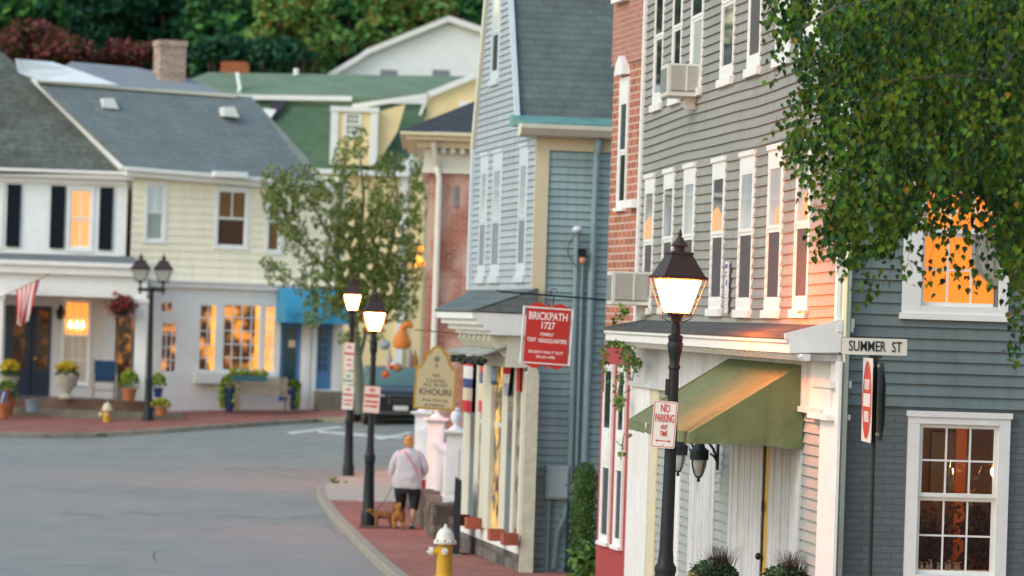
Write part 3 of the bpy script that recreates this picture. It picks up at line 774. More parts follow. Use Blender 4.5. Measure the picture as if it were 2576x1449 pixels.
# flags and banners hung in the shopfront
FW = M('flag_white', (.7, .7, .68), .8, .05, 5); FRD = M('flag_red', (.55, .03, .04), .8, .08, 5); FBL = M('flag_navy', (.05, .07, .2), .8, .1, 5); FCR = M('flag_cream', (.65, .55, .38), .8, .05, 5)
def banner(label, pa, pb, ya, yb, bands, yo=-.14, taper=0):
    x0_, z1_ = bp(pa, ya, yo); x1_, z0_ = bp(pb, yb, yo)
    z0_ = bp((pa + pb) / 2, yb, yo)[1]; z1_ = bp((pa + pb) / 2, ya, yo)[1]
    o = thing('banner', label, 'banner', FB.world((x0_ + x1_) / 2, yo, z0_), FB.rot, 'banners hung in the blue house shopfront')
    w_ = (x1_ - x0_) / 2; H = z1_ - z0_; mats = []; mb = MB(); zz = H
    for (fr, m_) in bands:
        if m_ not in mats: mats.append(m_)
        mb.m(mats.index(m_)); za = zz; zz -= H * fr
        rows = []
        for z in (za, zz):
            tp = 1 - taper * (1 - z / H)
            rows.append([(-w_ * tp + 2 * w_ * tp * j / 10, .02 * math.sin(j * 1.1), z) for j in range(11)])
        mb.grid(rows); mb.grid([[(p[0], p[1] + .006, p[2]) for p in r] for r in rows])
    mb.build('cloth', mats, o)
    MB().tube([(-w_ - .02, 0, H), (w_ + .02, 0, H)], .01, 6).build('rod', IRON, o)
    return o
banner('red white and navy pleated flag at the left end of the shopfront', 1167, 1189, 905, 1037, [(.12, FRD), (.24, FW), (.18, FBL), (.24, FCR), (.22, FRD)])
banner('navy hanging pennant with white lettering in the shopfront middle', 1236, 1251, 905, 968, [(.3, FBL), (.55, M('pale_blue_print', (.2, .3, .5), .7, .3, 20)), (.15, FBL)], yo=-.17)
banner('crumpled white and red flag hanging right of the navy pennant', 1264, 1288, 905, 996, [(.2, FW), (.2, FRD), (.25, FW), (.35, M('grey_cloth', (.35, .37, .5), .8, .2, 8))], taper=.6)
banner('short red and cream flag strip beside the wide shopfront post', 1207, 1219, 905, 1037, [(.25, FRD), (.2, FBL), (.33, FCR), (.22, FRD)], yo=-.12)
banner('scarlet pennant just left of the broad cream board', 1301, 1311, 915, 985, [(1, FRD)], yo=-.13)
# the broad cream board closing the bay, facing the camera, with flaking paint
bx0, bz1 = bs_(1319, 915, 0); 
PEEL = M('flaking_cream_paint', (.60, .57, .46), .7, .15, 9)
Fend = Frame(FB.world(xs1 + .125, -BP - .05, 0), (FB.n.x, FB.n.y))
e0, ez1 = Fend.px(1319, 935); e1 = Fend.px(1351, 935)[0]; ez0 = Fend.px(1335, 1440)[1]
mb = MB(); zt_ = Fend.px(1335, 922)[1]
mb.prism([(0, -.1), (.19, -.1), (.19, zt_ - .12), (.16, zt_ - .03), (.095, zt_ + .03), (.03, zt_ - .03), (0, zt_ - .12)], -.03, .0)
o = mb.build('end_board', PEEL, blue); o.location = FB.loc(Fend.o) ; o.rotation_euler = (0, 0, math.pi / 2)
# flower boxes
PBX = M('terracotta_red_box', (.33, .085, .05), .75, .12, 5)
for i, (a, b, ya, yb, lab) in enumerate(((1150, 1172, 1297, 1322, 'empty red planter box farthest left under the shopfront'), (1172, 1206, 1300, 1330, 'empty red planter box second from the left under the shopfront'),
                                     (1233, 1262, 1333, 1360, 'empty red planter box third from the left under the shopfront'), (1262, 1300, 1338, 1371, 'empty red planter box nearest the cream end board'))):
    D = FB.at(a, (ya + yb) / 2, 1)  # placeholder for direction only
    x, z = bp((a + b) / 2, yb, -BP - .2); P = FB.world(x, -BP - .2, z)
    o = MB()
    w_ = .11; L_ = .28
    o.box(-L_ / 2, L_ / 2, -w_, w_, 0, .03)
    for (u0, u1, v0, v1) in ((-L_ / 2, L_ / 2, -w_, -w_ + .02), (-L_ / 2, L_ / 2, w_ - .02, w_), (-L_ / 2, -L_ / 2 + .02, -w_ + .02, w_ - .02), (L_ / 2 - .02, L_ / 2, -w_ + .02, w_ - .02)): o.box(u0, u1, v0, v1, .03, .17)
    t = thing('planter_box', lab, 'planter', P, FB.rot, 'red planter boxes under the shopfront')
    o.build('box', PBX, t, bevel=.006)
    MB().box(-L_ / 2 + .02, L_ / 2 - .02, -w_ + .02, w_ - .02, .03, .12).build('soil', M('soil', (.04, .03, .02), .95, .3, 20), t)
# ================================================================ GROUND
ASPH = M('asphalt', (.232, .243, .222), .88, .16, 1.3, blotch=((.31, .268, .24), .16, .47, .6))
for _nn in ASPH.node_tree.nodes:
    if _nn.type == 'MIX' and False: pass
_nt = ASPH.node_tree; _b = _nt.nodes['Principled BSDF']
PAVE = M('brick_paving', (.36, .125, .095), .85, .2, 1.5, kind='pave', dark=(.30, .17, .14), bump=.3)
CONC = M('concrete', (.42, .36, .30), .9, .10, 1.5)
KERB = M('granite_kerb', (.30, .27, .215), .85, .2, 4, bump=.3)
GRASSM = M('hill_ground', (.04, .06, .025), .95, .3, 2)
def hgrid(name, xs, ys, mat, f, kind='structure'):
    mb = MB(); mb.grid([[(x, y, f(x, y)) for x in xs] for y in ys]); o = mb.build(name, mat, smooth=True); o['kind'] = kind; return o
def rng(a, b, s):
    n = int((b - a) / s); return [a + (b - a) * i / n for i in range(n + 1)]
hgrid('road', rng(-34, 30, 1), rng(-12, 128, 1), ASPH, g)
hgrid('terrain', rng(-160, 160, 8), rng(128, 420, 6), GRASSM, lambda x, y: hill(x, y))
hgrid('ground', rng(-160, -34, 9), rng(-12, 128, 10), GRASSM, lambda x, y: g(x, y))
hgrid('ground', rng(30, 160, 10), rng(-12, 128, 10), GRASSM, lambda x, y: g(x, y))
# ---- right pavement: left edge follows the kerb in the photograph
KP = [ground(a, b, .13) for a, b in ((1000, 1449), (955, 1412), (905, 1365), (860, 1318), (822, 1275))]
KP = [Vector((p.x, p.y)) for p in KP]
d0 = (KP[0] - KP[1]).normalized()
pts = [KP[0] + d0 * (KP[0].y + 0) / abs(d0.y) if False else KP[0] + Vector((.098, -1)) * (KP[0].y - 2)] + [KP[0] + Vector((.098, -1)) * s for s in (30, 20, 10)] + KP
pts += [Vector(ground(a, b, .13).xy) for a, b in ((800, 1245), (797, 1222), (815, 1207), (850, 1196), (905, 1188), (985, 1180))]
pts.append(pts[-1] + Vector((9, 1.5)))
def dens(P, s=.5):
    out = []
    for a, b in zip(P, P[1:]):
        n = max(1, int((b - a).length / s))
        for i in range(n): out.append(a.lerp(b, i / n))
    return out + [P[-1]]
def kerb(name, P, w=.16, h=.13, side=1):
    P = dens(P, .6); rows = []
    for i, p in enumerate(P):
        t = (P[min(i + 1, len(P) - 1)] - P[max(i - 1, 0)]).normalized(); n = Vector((t.y, -t.x)) * side
        a = p; b = p + n * w; z = g(p.x, p.y)
        rows.append([(a.x, a.y, z - .1), (a.x, a.y, z + h - .01), (a.x + n.x * .015, a.y + n.y * .015, z + h + .004), (b.x, b.y, g(b.x, b.y) + h + .004), (b.x, b.y, z - .1)])
    mb = MB(); mb.grid(rows); mb.cap(rows[0]); mb.cap(rows[-1], True); return struct(mb.build(name, KERB))
kerb('kerb', pts)
# the pavement surface: fill between the kerb line and the buildings
L = [p for p in pts]
def leftx(y):
    best = None
    for a, b in zip(L, L[1:]):
        if min(a.y, b.y) <= y <= max(a.y, b.y) and abs(a.y - b.y) > 1e-6:
            x = a.x + (b.x - a.x) * (y - a.y) / (b.y - a.y); best = x if best is None else min(best, x)
    return best
ymax = max(p.y for p in pts) - .02
YJ = ground(960, 1262, .13).y
def pavement(name, ya, yb, mat):
    rows = []
    for y in rng(ya, yb, .5):
        x0_ = leftx(y)
        if x0_ is None: continue
        x0_ += .14
        if y > pts[-2].y - .01: # far rounded edge
            pass
        rows.append([(x0_ + (9 - 0) * k / 18, y, g(x0_ + 9 * k / 18, y) + .13) for k in range(19)])
    o = MB(); o.grid(rows); return struct(o.build(name, mat))
ycorner = max(p.y for p in pts[:-1])
pavement('pavement', 3, YJ, PAVE); pavement('corner_pavement', YJ + .01, ymax, CONC)
# tar seam and patch on the pavement
SEAM = M('pale_seam', (.45, .40, .33), .9, .1, 4)
def flat_poly(name, P, dz, mat, kind='structure'):
    mb = MB(); Q = [ground(a, b, dz) for a, b in P]; mb.face([(q.x, q.y, g(q.x, q.y) + dz) for q in Q]); o = mb.build(name, mat); o['kind'] = kind; return o
flat_poly('pavement_seam', [(905, 1262), (1080, 1262), (1080, 1250), (898, 1250)], .138, SEAM)
flat_poly('kerb_ramp', [(905, 1327), (1000, 1329), (1000, 1325), (902, 1321)], .140, M('dark_seam', (.12, .05, .04), .9, .1, 4))
# road markings at the far junction, cracks
PAINT = M('worn_road_paint', (.60, .61, .56), .8, .2, 2)
flat_poly('road_marking', [(720, 1088), (735, 1092), (868, 1075), (850, 1072)], .008, PAINT)
flat_poly('road_marking', [(800, 1083), (800, 1089), (1010, 1105), (1020, 1100)], .012, PAINT)
flat_poly('road_marking', [(938, 1103), (960, 1107), (1042, 1090), (1030, 1086)], .016, PAINT)
CRK = M('road_crack', (.14, .14, .13), .9, .1, 3); PATCH = M('asphalt_patch', (.262, .25, .232), .88, .12, 1, blotch=((.245, .25, .24), .7, .45, .8))
def crack(P, w=.010):
    mb = MB(); rows = []
    P = [(P[i][0] + (P[i + 1][0] - P[i][0]) * k / 6 + random.gauss(0, 1.2), P[i][1] + (P[i + 1][1] - P[i][1]) * k / 6) for i in range(len(P) - 1) for k in range(6)]
    for i, (a, b) in enumerate(P):
        q = ground(a, b, .004); jx = 0; rows.append([(q.x - w + jx, q.y, g(q.x, q.y) + .005), (q.x + w + jx, q.y + .05, g(q.x, q.y) + .005)])
    mb.grid(rows); struct(mb.build('road_crack', CRK))
crack([(395, 1449), (388, 1435), (392, 1415), (385, 1400), (390, 1385)]); 
mb = MB(); rows = []
for k in range(30):
    q = ground(540 + 300 * k / 29, 1303 - 4 * math.sin(k * .3) - .1 * k, .004); z = g(q.x, q.y) + .005
    q2 = Vector((q.x, q.y + .07 + .03 * math.sin(k), z)); rows.append([(q.x, q.y, z), tuple(q2)])
mb.grid(rows); struct(mb.build('road_crack', CRK))
for P_ in ([(600, 1449), (606, 1436), (598, 1425), (612, 1412), (618, 1398)], [(150, 1290), (260, 1296), (330, 1290), (420, 1298)], [(820, 1320), (850, 1345), (872, 1352), (905, 1380)], [(560, 1180), (640, 1184), (700, 1180)]):
    crack(P_, .010)
def manhole(px_, py_, r):
    c = ground(px_, py_, .0); mb = MB(); z = g(c.x, c.y) + .006
    mb.face([(c.x + r * math.cos(k * .262), c.y + r * math.sin(k * .262), z) for k in range(24)]); mb.face([(c.x + r * .86 * math.cos(k * .262), c.y + r * .86 * math.sin(k * .262), z + .004) for k in range(24)])
    tag(mb.build('manhole_cover', M('cast_iron_cover', (.14, .13, .12), .7, .25, 9)), 'round iron manhole cover set in the asphalt', 'manhole cover')
flat_poly('road_patch', [(300, 1455), (1015, 1455), (880, 1330), (600, 1318)], .003, PATCH)
# ---- far pavement in front of the white houses
KF = [Vector(ground(a, b, .0).xy) for a, b in ((-700, 1096), (-60, 1100), (110, 1103), (230, 1102), (330, 1096), (420, 1090), (560, 1080), (700, 1070), (800, 1064), (900, 1060))]
KF.append(KF[-1] + Vector((4, 2)))
kerb('far_kerb', KF, side=-1, w=.3)
rows = []
for p in dens(KF, .8): rows.append([(p.x, p.y + .2 + 9 * k / 8, g(p.x, p.y + .2 + 9 * k / 8) + .13 + .055 * 9 * k / 8) for k in range(9)])
mb = MB(); mb.grid(rows); struct(mb.build('far_pavement', PAVE))
WEED = M('weeds', (.07, .12, .02), .9, .3, 9)
def leafmass(name, pts_, size, mats, shape='quad', parent=None, smooth=False, up=.5):
    """many small leaf faces around the given points"""
    vs = []; fs = []; mi = []
    for p in pts_:
        s = size * random.uniform(.6, 1.3)
        n = Vector((random.gauss(0, 1), random.gauss(0, 1), random.gauss(0, 1) + up)).normalized()
        u = n.orthogonal().normalized(); u.rotate(Matrix.Rotation(random.uniform(0, 6.28), 3, n)); w = n.cross(u); b = len(vs); P = Vector(p)
        if shape == 'quad':
            vs += [tuple(P + u * s * .5), tuple(P + w * s * .32 + n * s * .08), tuple(P - u * s * .5), tuple(P - w * s * .32 + n * s * .08)]; fs.append((b, b + 1, b + 2, b + 3))
        else:
            vs += [tuple(P + q) for q in (u * s * -.45, u * -.25 * s + w * s * .38, u * .1 * s + w * .33 * s, u * s * .62, u * .1 * s - w * .33 * s, u * -.25 * s - w * s * .38)]; fs.append(tuple(range(b, b + 6)))
        mi.append(random.randrange(len(mats)))
    mb = MB(); mb.v = vs; mb.f = fs; mb.mi = mi
    return mb.build(name, mats, parent)
# weeds growing at the kerb: ground cover
P = []
for (a, b) in ((245, 1100), (60, 1100), (20, 1100), (790, 1062), (180, 1102), (115, 1101), (232, 1101), (258, 1101), (800, 1066)):
    c = ground(a, b, 0)
    for k in range(26): P.append((c.x + random.gauss(0, .12), c.y + random.gauss(0, .06), g(c.x, c.y) + .03 + random.random() * .08))
c = ground(845, 1215, .13)
for k in range(20): P.append((c.x + random.gauss(0, .08), c.y + random.gauss(0, .4), g(c.x, c.y) + .14 + random.random() * .05))
tag(leafmass('kerb_weeds', P, .09, [WEED]), 'patches of low green weeds growing along the far kerb', 'weeds', kind='stuff')
# ================================================================ STREET LAMPS
LGLOW = M('glowing_lantern_glass', (.9, .7, .5), .3, 0, emit=(1, .19, .03), es=140)
LGLOW2 = M('glowing_lantern_glass_far', (.9, .7, .5), .3, 0, emit=(1, .21, .045), es=120)
LOFF = M('pale_lantern_glass', (.45, .45, .42), .3, .05, 3)
IRONB = M('lamplit_tint_iron', (.045, .028, .026), .55, .15, 15, spec=.3)  # black iron browned in its colour to carry the lantern's warm light
def sq(r, z, rot=0): return (r, z)
def lantern(par, x, y, z, glass, k=1., rot=0, kw=1.13):
    """square tapering lantern; z = bottom of the glass"""
    def ring4(h, w): 
        return [(x + kw * w * math.cos(a + rot) * 1.4142, y + kw * w * math.sin(a + rot) * 1.4142, z + h) for a in (-.75 * math.pi, -.25 * math.pi, .25 * math.pi, .75 * math.pi)]
    def stack(mb, L_):
        rows = [ring4(h * k, w * k) for h, w in L_]; mb.grid(rows, True); mb.cap(rows[0], True); mb.cap(rows[-1])
    mb = MB(); stack(mb, [(0.005, .082), (.30, .15)]); gl = mb.build('glass', glass, par)
    mb = MB(); stack(mb, [(.302, .168), (.315, .185), (.335, .188), (.345, .172), (.53, .088), (.545, .095), (.56, .09), (.565, .055)])
    mb.lathe([(.05, .56), (.05, .61)], (x, y, z), 10) if k == 1 else mb.lathe([(.05 * k, .56 * k), (.05 * k, .61 * k)], (x, y, z), 10)
    mb.lathe([(r * k, h * k) for r, h in ((.075, .61), (.08, .62), (.045, .66), (.03, .69), (.014, .70), (.02, .72), (.016, .735), (.003, .77))], (x, y, z), 12)
    mb.build('lamp_roof', IRONB, par)
    mb = MB()
    for i in range(4):
        a0, a1 = ring4(0, .084 * k)[i], ring4(.30 * k, .153 * k)[i]; mb.tube([a0, a1], .007 * k, 4)
        b0, b1 = ring4(-.05 * k, .095 * k)[i], ring4(.325 * k, .19 * k)[i]; c0 = ring4(-.085 * k, .035 * k)[i]
        mb.tube([c0, b0, b1], .005 * k, 4)
    rows = [ring4(h * k, w * k) for h, w in ((-.012, .095), (.004, .095))]; mb.grid(rows, True); mb.cap(rows[0], True); mb.cap(rows[-1])
    mb.lathe([(.028 * k, -.10 * k), (.05 * k, -.05 * k), (.075 * k, -.012 * k)], (x, y, z), 12)
    mb.build('lantern_frame', IRONB, par)
def post_profile(H):
    return [(.125, 0), (.125, .2), (.118, .23), (.105, .26), (.082, 1.10), (.088, 1.12), (.10, 1.14), (.092, 1.17), (.10, 1.20), (.10, 1.24), (.075, 1.28), (.068, 1.36), (.064, 1.40),
            (.046, H - 1.24), (.056, H - 1.23), (.056, H - 1.21), (.046, H - 1.19), (.05, H - 1.14), (.068, H - 1.05), (.072, H - 1.0), (.062, H - .985), (.068, H - .965), (.068, H - .93), (.043, H - .92), (.041, H - .82)]
def street_lamp(label, P, H, glass, rot=.2, lean=0, fb=False):
    t = thing('street_lamp', label, 'street lamp', P, 0, 'single lantern street lamps on the right pavement')
    t.rotation_euler = (0, lean, 0)
    MB().lathe(post_profile(H), n=16).build('post', IRON, t, smooth=True)
    lantern(t, 0, 0, H - .72 - 0.0, glass, 1., rot)
    return t
YL = 36.5; x_ = at(1668, 1400, 35.7); zb1_ = at(1668, 590, 35.7).z
nl = Vector((at(1659, 1766, YL).x, YL, at(1659, 1766, YL).z))
HN = at(1711, 590, YL).z - nl.z
lamp1 = street_lamp('lit lantern post in the foreground before the green awning', nl, HN, LGLOW, .28, lean=math.atan((at(1711, 590, YL).x - nl.x) / HN))
MB().box(-.075, -.04, -.03, .03, HN - 1.48, HN - 1.33).build('junction_box', IRONB, lamp1)
q2 = ground(925, 1323, .13); h2 = at(945, 728, q2.y); lamp2 = street_lamp('lit lantern post beside the walking woman', q2, h2.z - q2.z, LGLOW2, .1, lean=math.atan((h2.x - q2.x) / (h2.z - q2.z)))
q3 = ground(876, 1197, .13); h3 = at(888, 695, q3.y); lamp3 = street_lamp('lit lantern post furthest along the pavement, carrying a stack of signs', q3, h3.z - q3.z, LGLOW2, .05, lean=math.atan((h3.x - q3.x) / (h3.z - q3.z)))
# double lamp by the white house
q4 = ground(372, 1073, .13); h4 = at(384, 635, q4.y); Hd = h4.z - q4.z
t = thing('double_street_lamp', 'unlit twin lantern lamp post before the white porch', 'street lamp', q4); t.rotation_euler = (0, math.atan((h4.x - q4.x) / Hd), 0)
kk = 1.02
MB().lathe([(.16, 0), (.16, .24), (.13, .3), (.09, 1.1), (.11, 1.2), (.085, 1.32), (.055, Hd - 1.1), (.07, Hd - 1.06), (.07, Hd - .95), (.05, Hd - .93)], n=14).build('post', IRON, t, smooth=True)
MB().tube([(-.37, 0, Hd - 1.0), (.37, 0, Hd - 1.0)], .045).box(-.33, -.28, -.03, .03, Hd - 1.0, Hd - .8).box(.28, .33, -.03, .03, Hd - 1.0, Hd - .8).lathe([(.03, -.08), (.045, -.03), (.02, -.01)], (-.305, 0, Hd - 1.04), 8).lathe([(.03, -.08), (.045, -.03), (.02, -.01)], (.305, 0, Hd - 1.04), 8).build('arm', IRON, t)
for s in (-.305, .305): lantern(t, s, 0, Hd - .76, LOFF, .98, 0, 1.42)
# ================================================================ SIGNS
SGW = M('sign_white', (.72, .70, .66), .4, .03, 4); SGR = M('sign_red', (.55, .03, .02), .4, .05, 4); SGK = M('sign_black', (.02, .02, .02), .5, 0, 4); SGG = M('sign_green', (.02, .30, .13), .4, .05, 4)
def rrect(w, h, r, n=4):
    P = []
    for cx_, cz_, a0 in ((w - r, -h + r, -90), (w - r, h - r, 0), (-w + r, h - r, 90), (-w + r, -h + r, 180)):
        for k in range(n + 1):
            a = R(a0 + 90 * k / n); P.append((cx_ + r * math.cos(a), cz_ + r * math.sin(a)))
    return P
def plate(par, w, h, col, edge, r=.02, y=0., bw=.006, m=.008, name='plate'):
    MB().prism(rrect(w, h, r), y - .004, y).build(name, col, par)
    if edge:
        A = rrect(w - m, h - m, r * .8); B = rrect(w - m - bw, h - m - bw, r * .6); mb = MB(); n = len(A)
        for i in range(n):
            j = (i + 1) % n; mb.face([(A[i][0], y - .0055, A[i][1]), (A[j][0], y - .0055, A[j][1]), (B[j][0], y - .0055, B[j][1]), (B[i][0], y - .0055, B[i][1])])
        mb.build('border', edge, par)
def arrow(par, x, z, w, mat, y=-.006):
    mb = MB(); h = w * .16
    P = [(-w, 0), (-w + h * 2, h * 1.2), (-w + h * 2, h * .35), (w - h * 2, h * .35), (w - h * 2, h * 1.2), (w, 0), (w - h * 2, -h * 1.2), (w - h * 2, -h * .35), (-w + h * 2, -h * .35), (-w + h * 2, -h * 1.2)]
    P = P[::-1]; b = [(x + p[0], y, z + p[1]) for p in P]
    mb.face([b[i] for i in (0, 9, 1)][::-1] if False else [b[0], b[1], b[9]]); 
    mb.v = []; mb.f = []; mb.mi = []
    mb.face([(x - w, y, z), (x - w + 2 * h, y, z - 1.2 * h), (x - w + 2 * h, y, z + 1.2 * h)]); mb.face([(x + w, y, z), (x + w - 2 * h, y, z + 1.2 * h), (x + w - 2 * h, y, z - 1.2 * h)])
    mb.face([(x - w + 2 * h, y, z - .35 * h), (x + w - 2 * h, y, z - .35 * h), (x + w - 2 * h, y, z + .35 * h), (x - w + 2 * h, y, z + .35 * h)])
    mb.build('arrow', mat, par)
Y1 = YL - .10
c = at(1671, 1068, Y1); s = Y1 / FPX
t = thing('no_parking_sign', 'NO PARKING ANY TIME sign with a red double arrow on the foreground lamp post', 'sign', c, R(-6)); t.rotation_euler = (0, R(2.6), R(-8))
sw, sh_ = 30.5 * s, 59 * s
plate(t, sw, sh_, SGW, SGR, .022)
join_text(t, SGR, [('NO', .105, 0, .145, .72, .0008, .085), ('PARKING', .105, 0, .055, .7, .0008, .175), ('ANY', .066, 0, -.025, .75, .0004, .066), ('TIME', .066, 0, -.085, .75, .0004, .072)], -.0062)
arrow(t, 0, -.15, .072, SGR)
MB().box(-.012, .012, .0, .10, .1, .12).box(-.012, .012, .0, .10, -.12, -.1).ball((0, -.006, .185), .005, .004, .005).ball((0, -.006, -.19), .005, .004, .005).build('bolt', IRON, t)
# sign on lamp 2
Y2 = q2.y - .12; s = Y2 / FPX; c = at(935, 1005, Y2)
t = thing('no_parking_sign', 'blurred red on white no parking sign on the lamp post beside the woman', 'sign', c); t.rotation_euler = (0, R(2), 0)
plate(t, 21 * s, 34 * s, M('peach_sign_face', (.78, .60, .52), .4, .03, 3), SGR, .02)
join_text(t, SGR, [('NO', .085, 0, .16, .9, .003, .09), ('PARKING', .075, 0, .065, .8, .004, .24), ('THIS SIDE', .05, 0, -.04, .8, .003, .22), ('OF STREET', .05, 0, -.12, .8, .003, .22)], -.0062)
Y3 = q3.y - .12; s = Y3 / FPX
for (a, b, hw_, ya, yb, ed, col, txt, lab) in (
        (878, 0, 13, 862, 932, SGR, SGR, [('NO', .1, .2), ('PARKING', .07, .06), ('5 AM', .06, -.07), ('7 AM', .06, -.18)], 'small red lettered no parking sign topmost in the stack on the far lamp post'),
        (876, 0, 13, 934, 968, SGG, SGG, [('2 HR', .08, .04), ('PARKING', .06, -.06)], 'small green lettered parking sign in the middle of the sign stack'),
        (875, 0, 14, 970, 1030, None, SGR, [('NO', .08, .17), ('PARKING', .07, .06), ('THIS SIDE', .045, -.06), ('OF STREET', .045, -.15)], 'white no parking sign lowest in the stack on the far lamp post')):
    c = at(a, (ya + yb) / 2, Y3); t = thing('parking_sign', lab, 'sign', c, 0, 'signs stacked on the far lamp post'); t.rotation_euler = (0, R(2), 0)
    plate(t, hw_ * s, (yb - ya) / 2 * s, SGW, ed, .02)
    join_text(t, col, [(w_, z_, 0, hgt, .8, .004, .19 if len(w_) > 4 else .1) for (w_, z_, hgt) in txt], -.0062)
# street name sign with do-not-enter and stop sign backs
Yp = 33.6; s = Yp / FPX
pb0 = at(2187, 1500, Yp); pt0 = at(2203, 893, Yp)
t = thing('street_sign_post', 'black pole carrying the SUMMER ST name sign and a do not enter sign', 'sign', (pb0.x, Yp, pb0.z)); 
t.rotation_euler = (0, math.atan((pt0.x - pb0.x) / (pt0.z - pb0.z)), 0)
Hp = (pt0.z - pb0.z); BLKP = M('black_pole_paint', (.015, .016, .02), .4, .2, 20)
ext = pb0.z - g(pb0.x, Yp)
MB().tube([(0, 0, -ext), (0, 0, Hp - .02)], .019, 10).tube([(0, 0, 0.3), (0, 0, Hp - .02)], .0185, 10).build('pole', BLKP, t, smooth=True)
def loc_t(px_, py_):
    q = at(px_, py_, Yp); m_ = Matrix.Rotation(-t.rotation_euler[1], 3, 'Y'); return m_ @ (q - Vector(t.location))
cc = loc_t(2199.5, 872)
e = bpy.data.objects.new('street_name_sign', None); COL.objects.link(e)
bpy.data.objects.remove(e)
def panel_obj(name, par, loc, rz, mk, mat, ry=0):
    mb = MB(); mk(mb); o = mb.build(name, mat, par); o.location = loc; o.rotation_euler = (0, ry, rz); return o
o = panel_obj('street_name_sign', t, cc, R(3), lambda mb: mb.prism(rrect(.283, .0745, .014), -.003, .003), SGW, R(0))
A = rrect(.283, .0745, .014); B = rrect(.2795, .071, .011); mb = MB()
for i in range(len(A)):
    j = (i + 1) % len(A); mb.face([(A[i][0], -.0042, A[i][1]), (A[j][0], -.0042, A[j][1]), (B[j][0], -.0042, B[j][1]), (B[i][0], -.0042, B[i][1])])
mb.build('border', SGK, o)
join_text(o, SGK, [('SUMMER', .125, -.062, -.002, .62, .001, .315), ('ST', .125, .19, -.004, .62, .001, .085)], -.0055)
q = loc_t(2202, 897); MB().box(-.055, .055, -.02, .02, -.012, .012).box(-.025, .025, -.022, .022, -.05, -.012).build('sign_bracket', BLKP, t, loc=q)
q = loc_t(2181, 1006)
dne = panel_obj('do_not_enter_sign', t, (q.x, q.y - .03, q.z), R(-88.6), lambda mb: mb.prism(rrect(.355, .355, .03), -.003, .0), SGW)
mb = MB(); mb.prism([(.33 * math.cos(2 * math.pi * k / 32), .33 * math.sin(2 * math.pi * k / 32)) for k in range(32)], -.0045, -.0035); mb.build('red_disc', SGR, dne)
mb = MB(); mb.prism([(-.25, -.055), (.25, -.055), (.25, .055), (-.25, .055)], -.006, -.005); mb.build('white_bar', SGW, dne)
join_text(dne, SGW, [('DO NOT', .12, 0, .125, .9, .004, .34), ('ENTER', .12, 0, -.145, .9, .004, .32)], -.006)
q = loc_t(2214, 1010)
sb = panel_obj('stop_sign_back', t, (q.x, q.y - .01, q.z), R(92), lambda mb: mb.prism([(.36 * math.cos(math.pi / 8 + math.pi / 4 * k), .36 * math.sin(math.pi / 8 + math.pi / 4 * k)) for k in range(8)], -.003, .0), M('sign_back_green', (.05, .08, .075), .4, .15, 6, metal=.5))
for py_ in (920, 1092):
    q = loc_t(2205, py_); MB().box(-.03, .03, -.012, .012, -.012, .012).build('clamp', GALV, t, loc=q)
# ---- hanging signs
SRED = M('sign_board_red', (.45, .016, .013), .45, .08, 2)
Yb = 52.0; s = Yb / FPX
c = at(1376, 845, Yb); t = thing('hanging_sign', 'red BRICKPATH 1727 board in a white turned frame hanging from an iron bar', 'sign', c); t.rotation_euler = (0, R(2.2), R(-3))
w_, h_ = 55 * s, 70 * s
mb = MB(); top = []
N_ = 24
for k in range(N_ + 1):
    u = -1 + 2 * k / N_; top.append((u * w_, h_ + 8 * s + 5 * s * math.cos(u * 2 * math.pi * 1.0 + math.pi) * (1 if abs(u) > .06 else -1.5)))
bot = [(p[0], -p[1]) for p in top]
mb.prism(bot + top[::-1], -.012, .012); mb.build('board', SRED, t)
FW2 = M('white_turned_wood', (.70, .69, .70), .5, .05, 5)
mb = MB(); 
for sx_ in (-1, 1):
    prof = [(3.6 * s, -h_ - 2 * s), (3.6 * s, -h_ + 22 * s), (2 * s, -h_ + 24 * s), (3.2 * s, -h_ + 28 * s), (2.2 * s, -h_ + 32 * s), (3.4 * s, 0), (2.2 * s, h_ - 32 * s), (3.2 * s, h_ - 28 * s), (2 * s, h_ - 25 * s), (3.6 * s, h_ - 22 * s), (3.6 * s, h_ + 2 * s)]
    mb.lathe(prof, (sx_ * (w_ + 6.5 * s), 0, 0), 10)
mb.box(-w_ - 3 * s, w_ + 3 * s, -.02, .02, h_ - 2.5 * s, h_ + 1.5 * s).box(-w_ - 3 * s, w_ + 3 * s, -.02, .02, -h_ - 1.5 * s, -h_ + 1.8 * s)
mb.build('frame', FW2, t)
SGF = M('sign_lettering_white', (.8, .75, .75), .5, 0)
Z = lambda py_: (845 - py_) * s
join_text(t, SGF, [('BRICKPATH', 27 * s, 0, Z(797), .8, .45 * s, 97 * s), ('1727', 24 * s, 0, Z(820), .8, .45 * s, 34 * s), ('FORMERLY', 11 * s, 0, Z(842), .8, .2 * s, 34 * s),
                   ('TORY', 14 * s, -38 * s, Z(857), .9, .3 * s, 23 * s), ('HEADQUARTERS', 14 * s, 15 * s, Z(858), .9, .3 * s, 72 * s), ('BRICKPATH REALTY TRUST', 9.5 * s, 0, Z(887), .9, .15 * s, 88 * s), ('781-631-4783', 9.5 * s, 0, Z(899), .9, .15 * s, 48 * s)], -.014)
mb = MB(); zb_ = h_ + 32 * s
mb.tube([(10 * s, 0, h_ + 8 * s), (10 * s, 0, zb_)], .008, 5).tube([(-125 * s, 0, zb_ + 1 * s), (142 * s, 0, zb_ - 1 * s)], .014, 6)
P = [(10 * s + 9 * s * math.cos(a * .6), 0, zb_ + 9 * s + 9 * s * math.sin(a * .6)) for a in range(10)]; mb.tube(P, .005, 4)
mb.tube([(-125 * s, 0, zb_), (-130 * s, 0, zb_ + 5 * s), (-136 * s, 0, zb_)], .007, 4)
mb.build('iron_bar', IRON, t)
Yk = 62.0; s = Yk / FPX
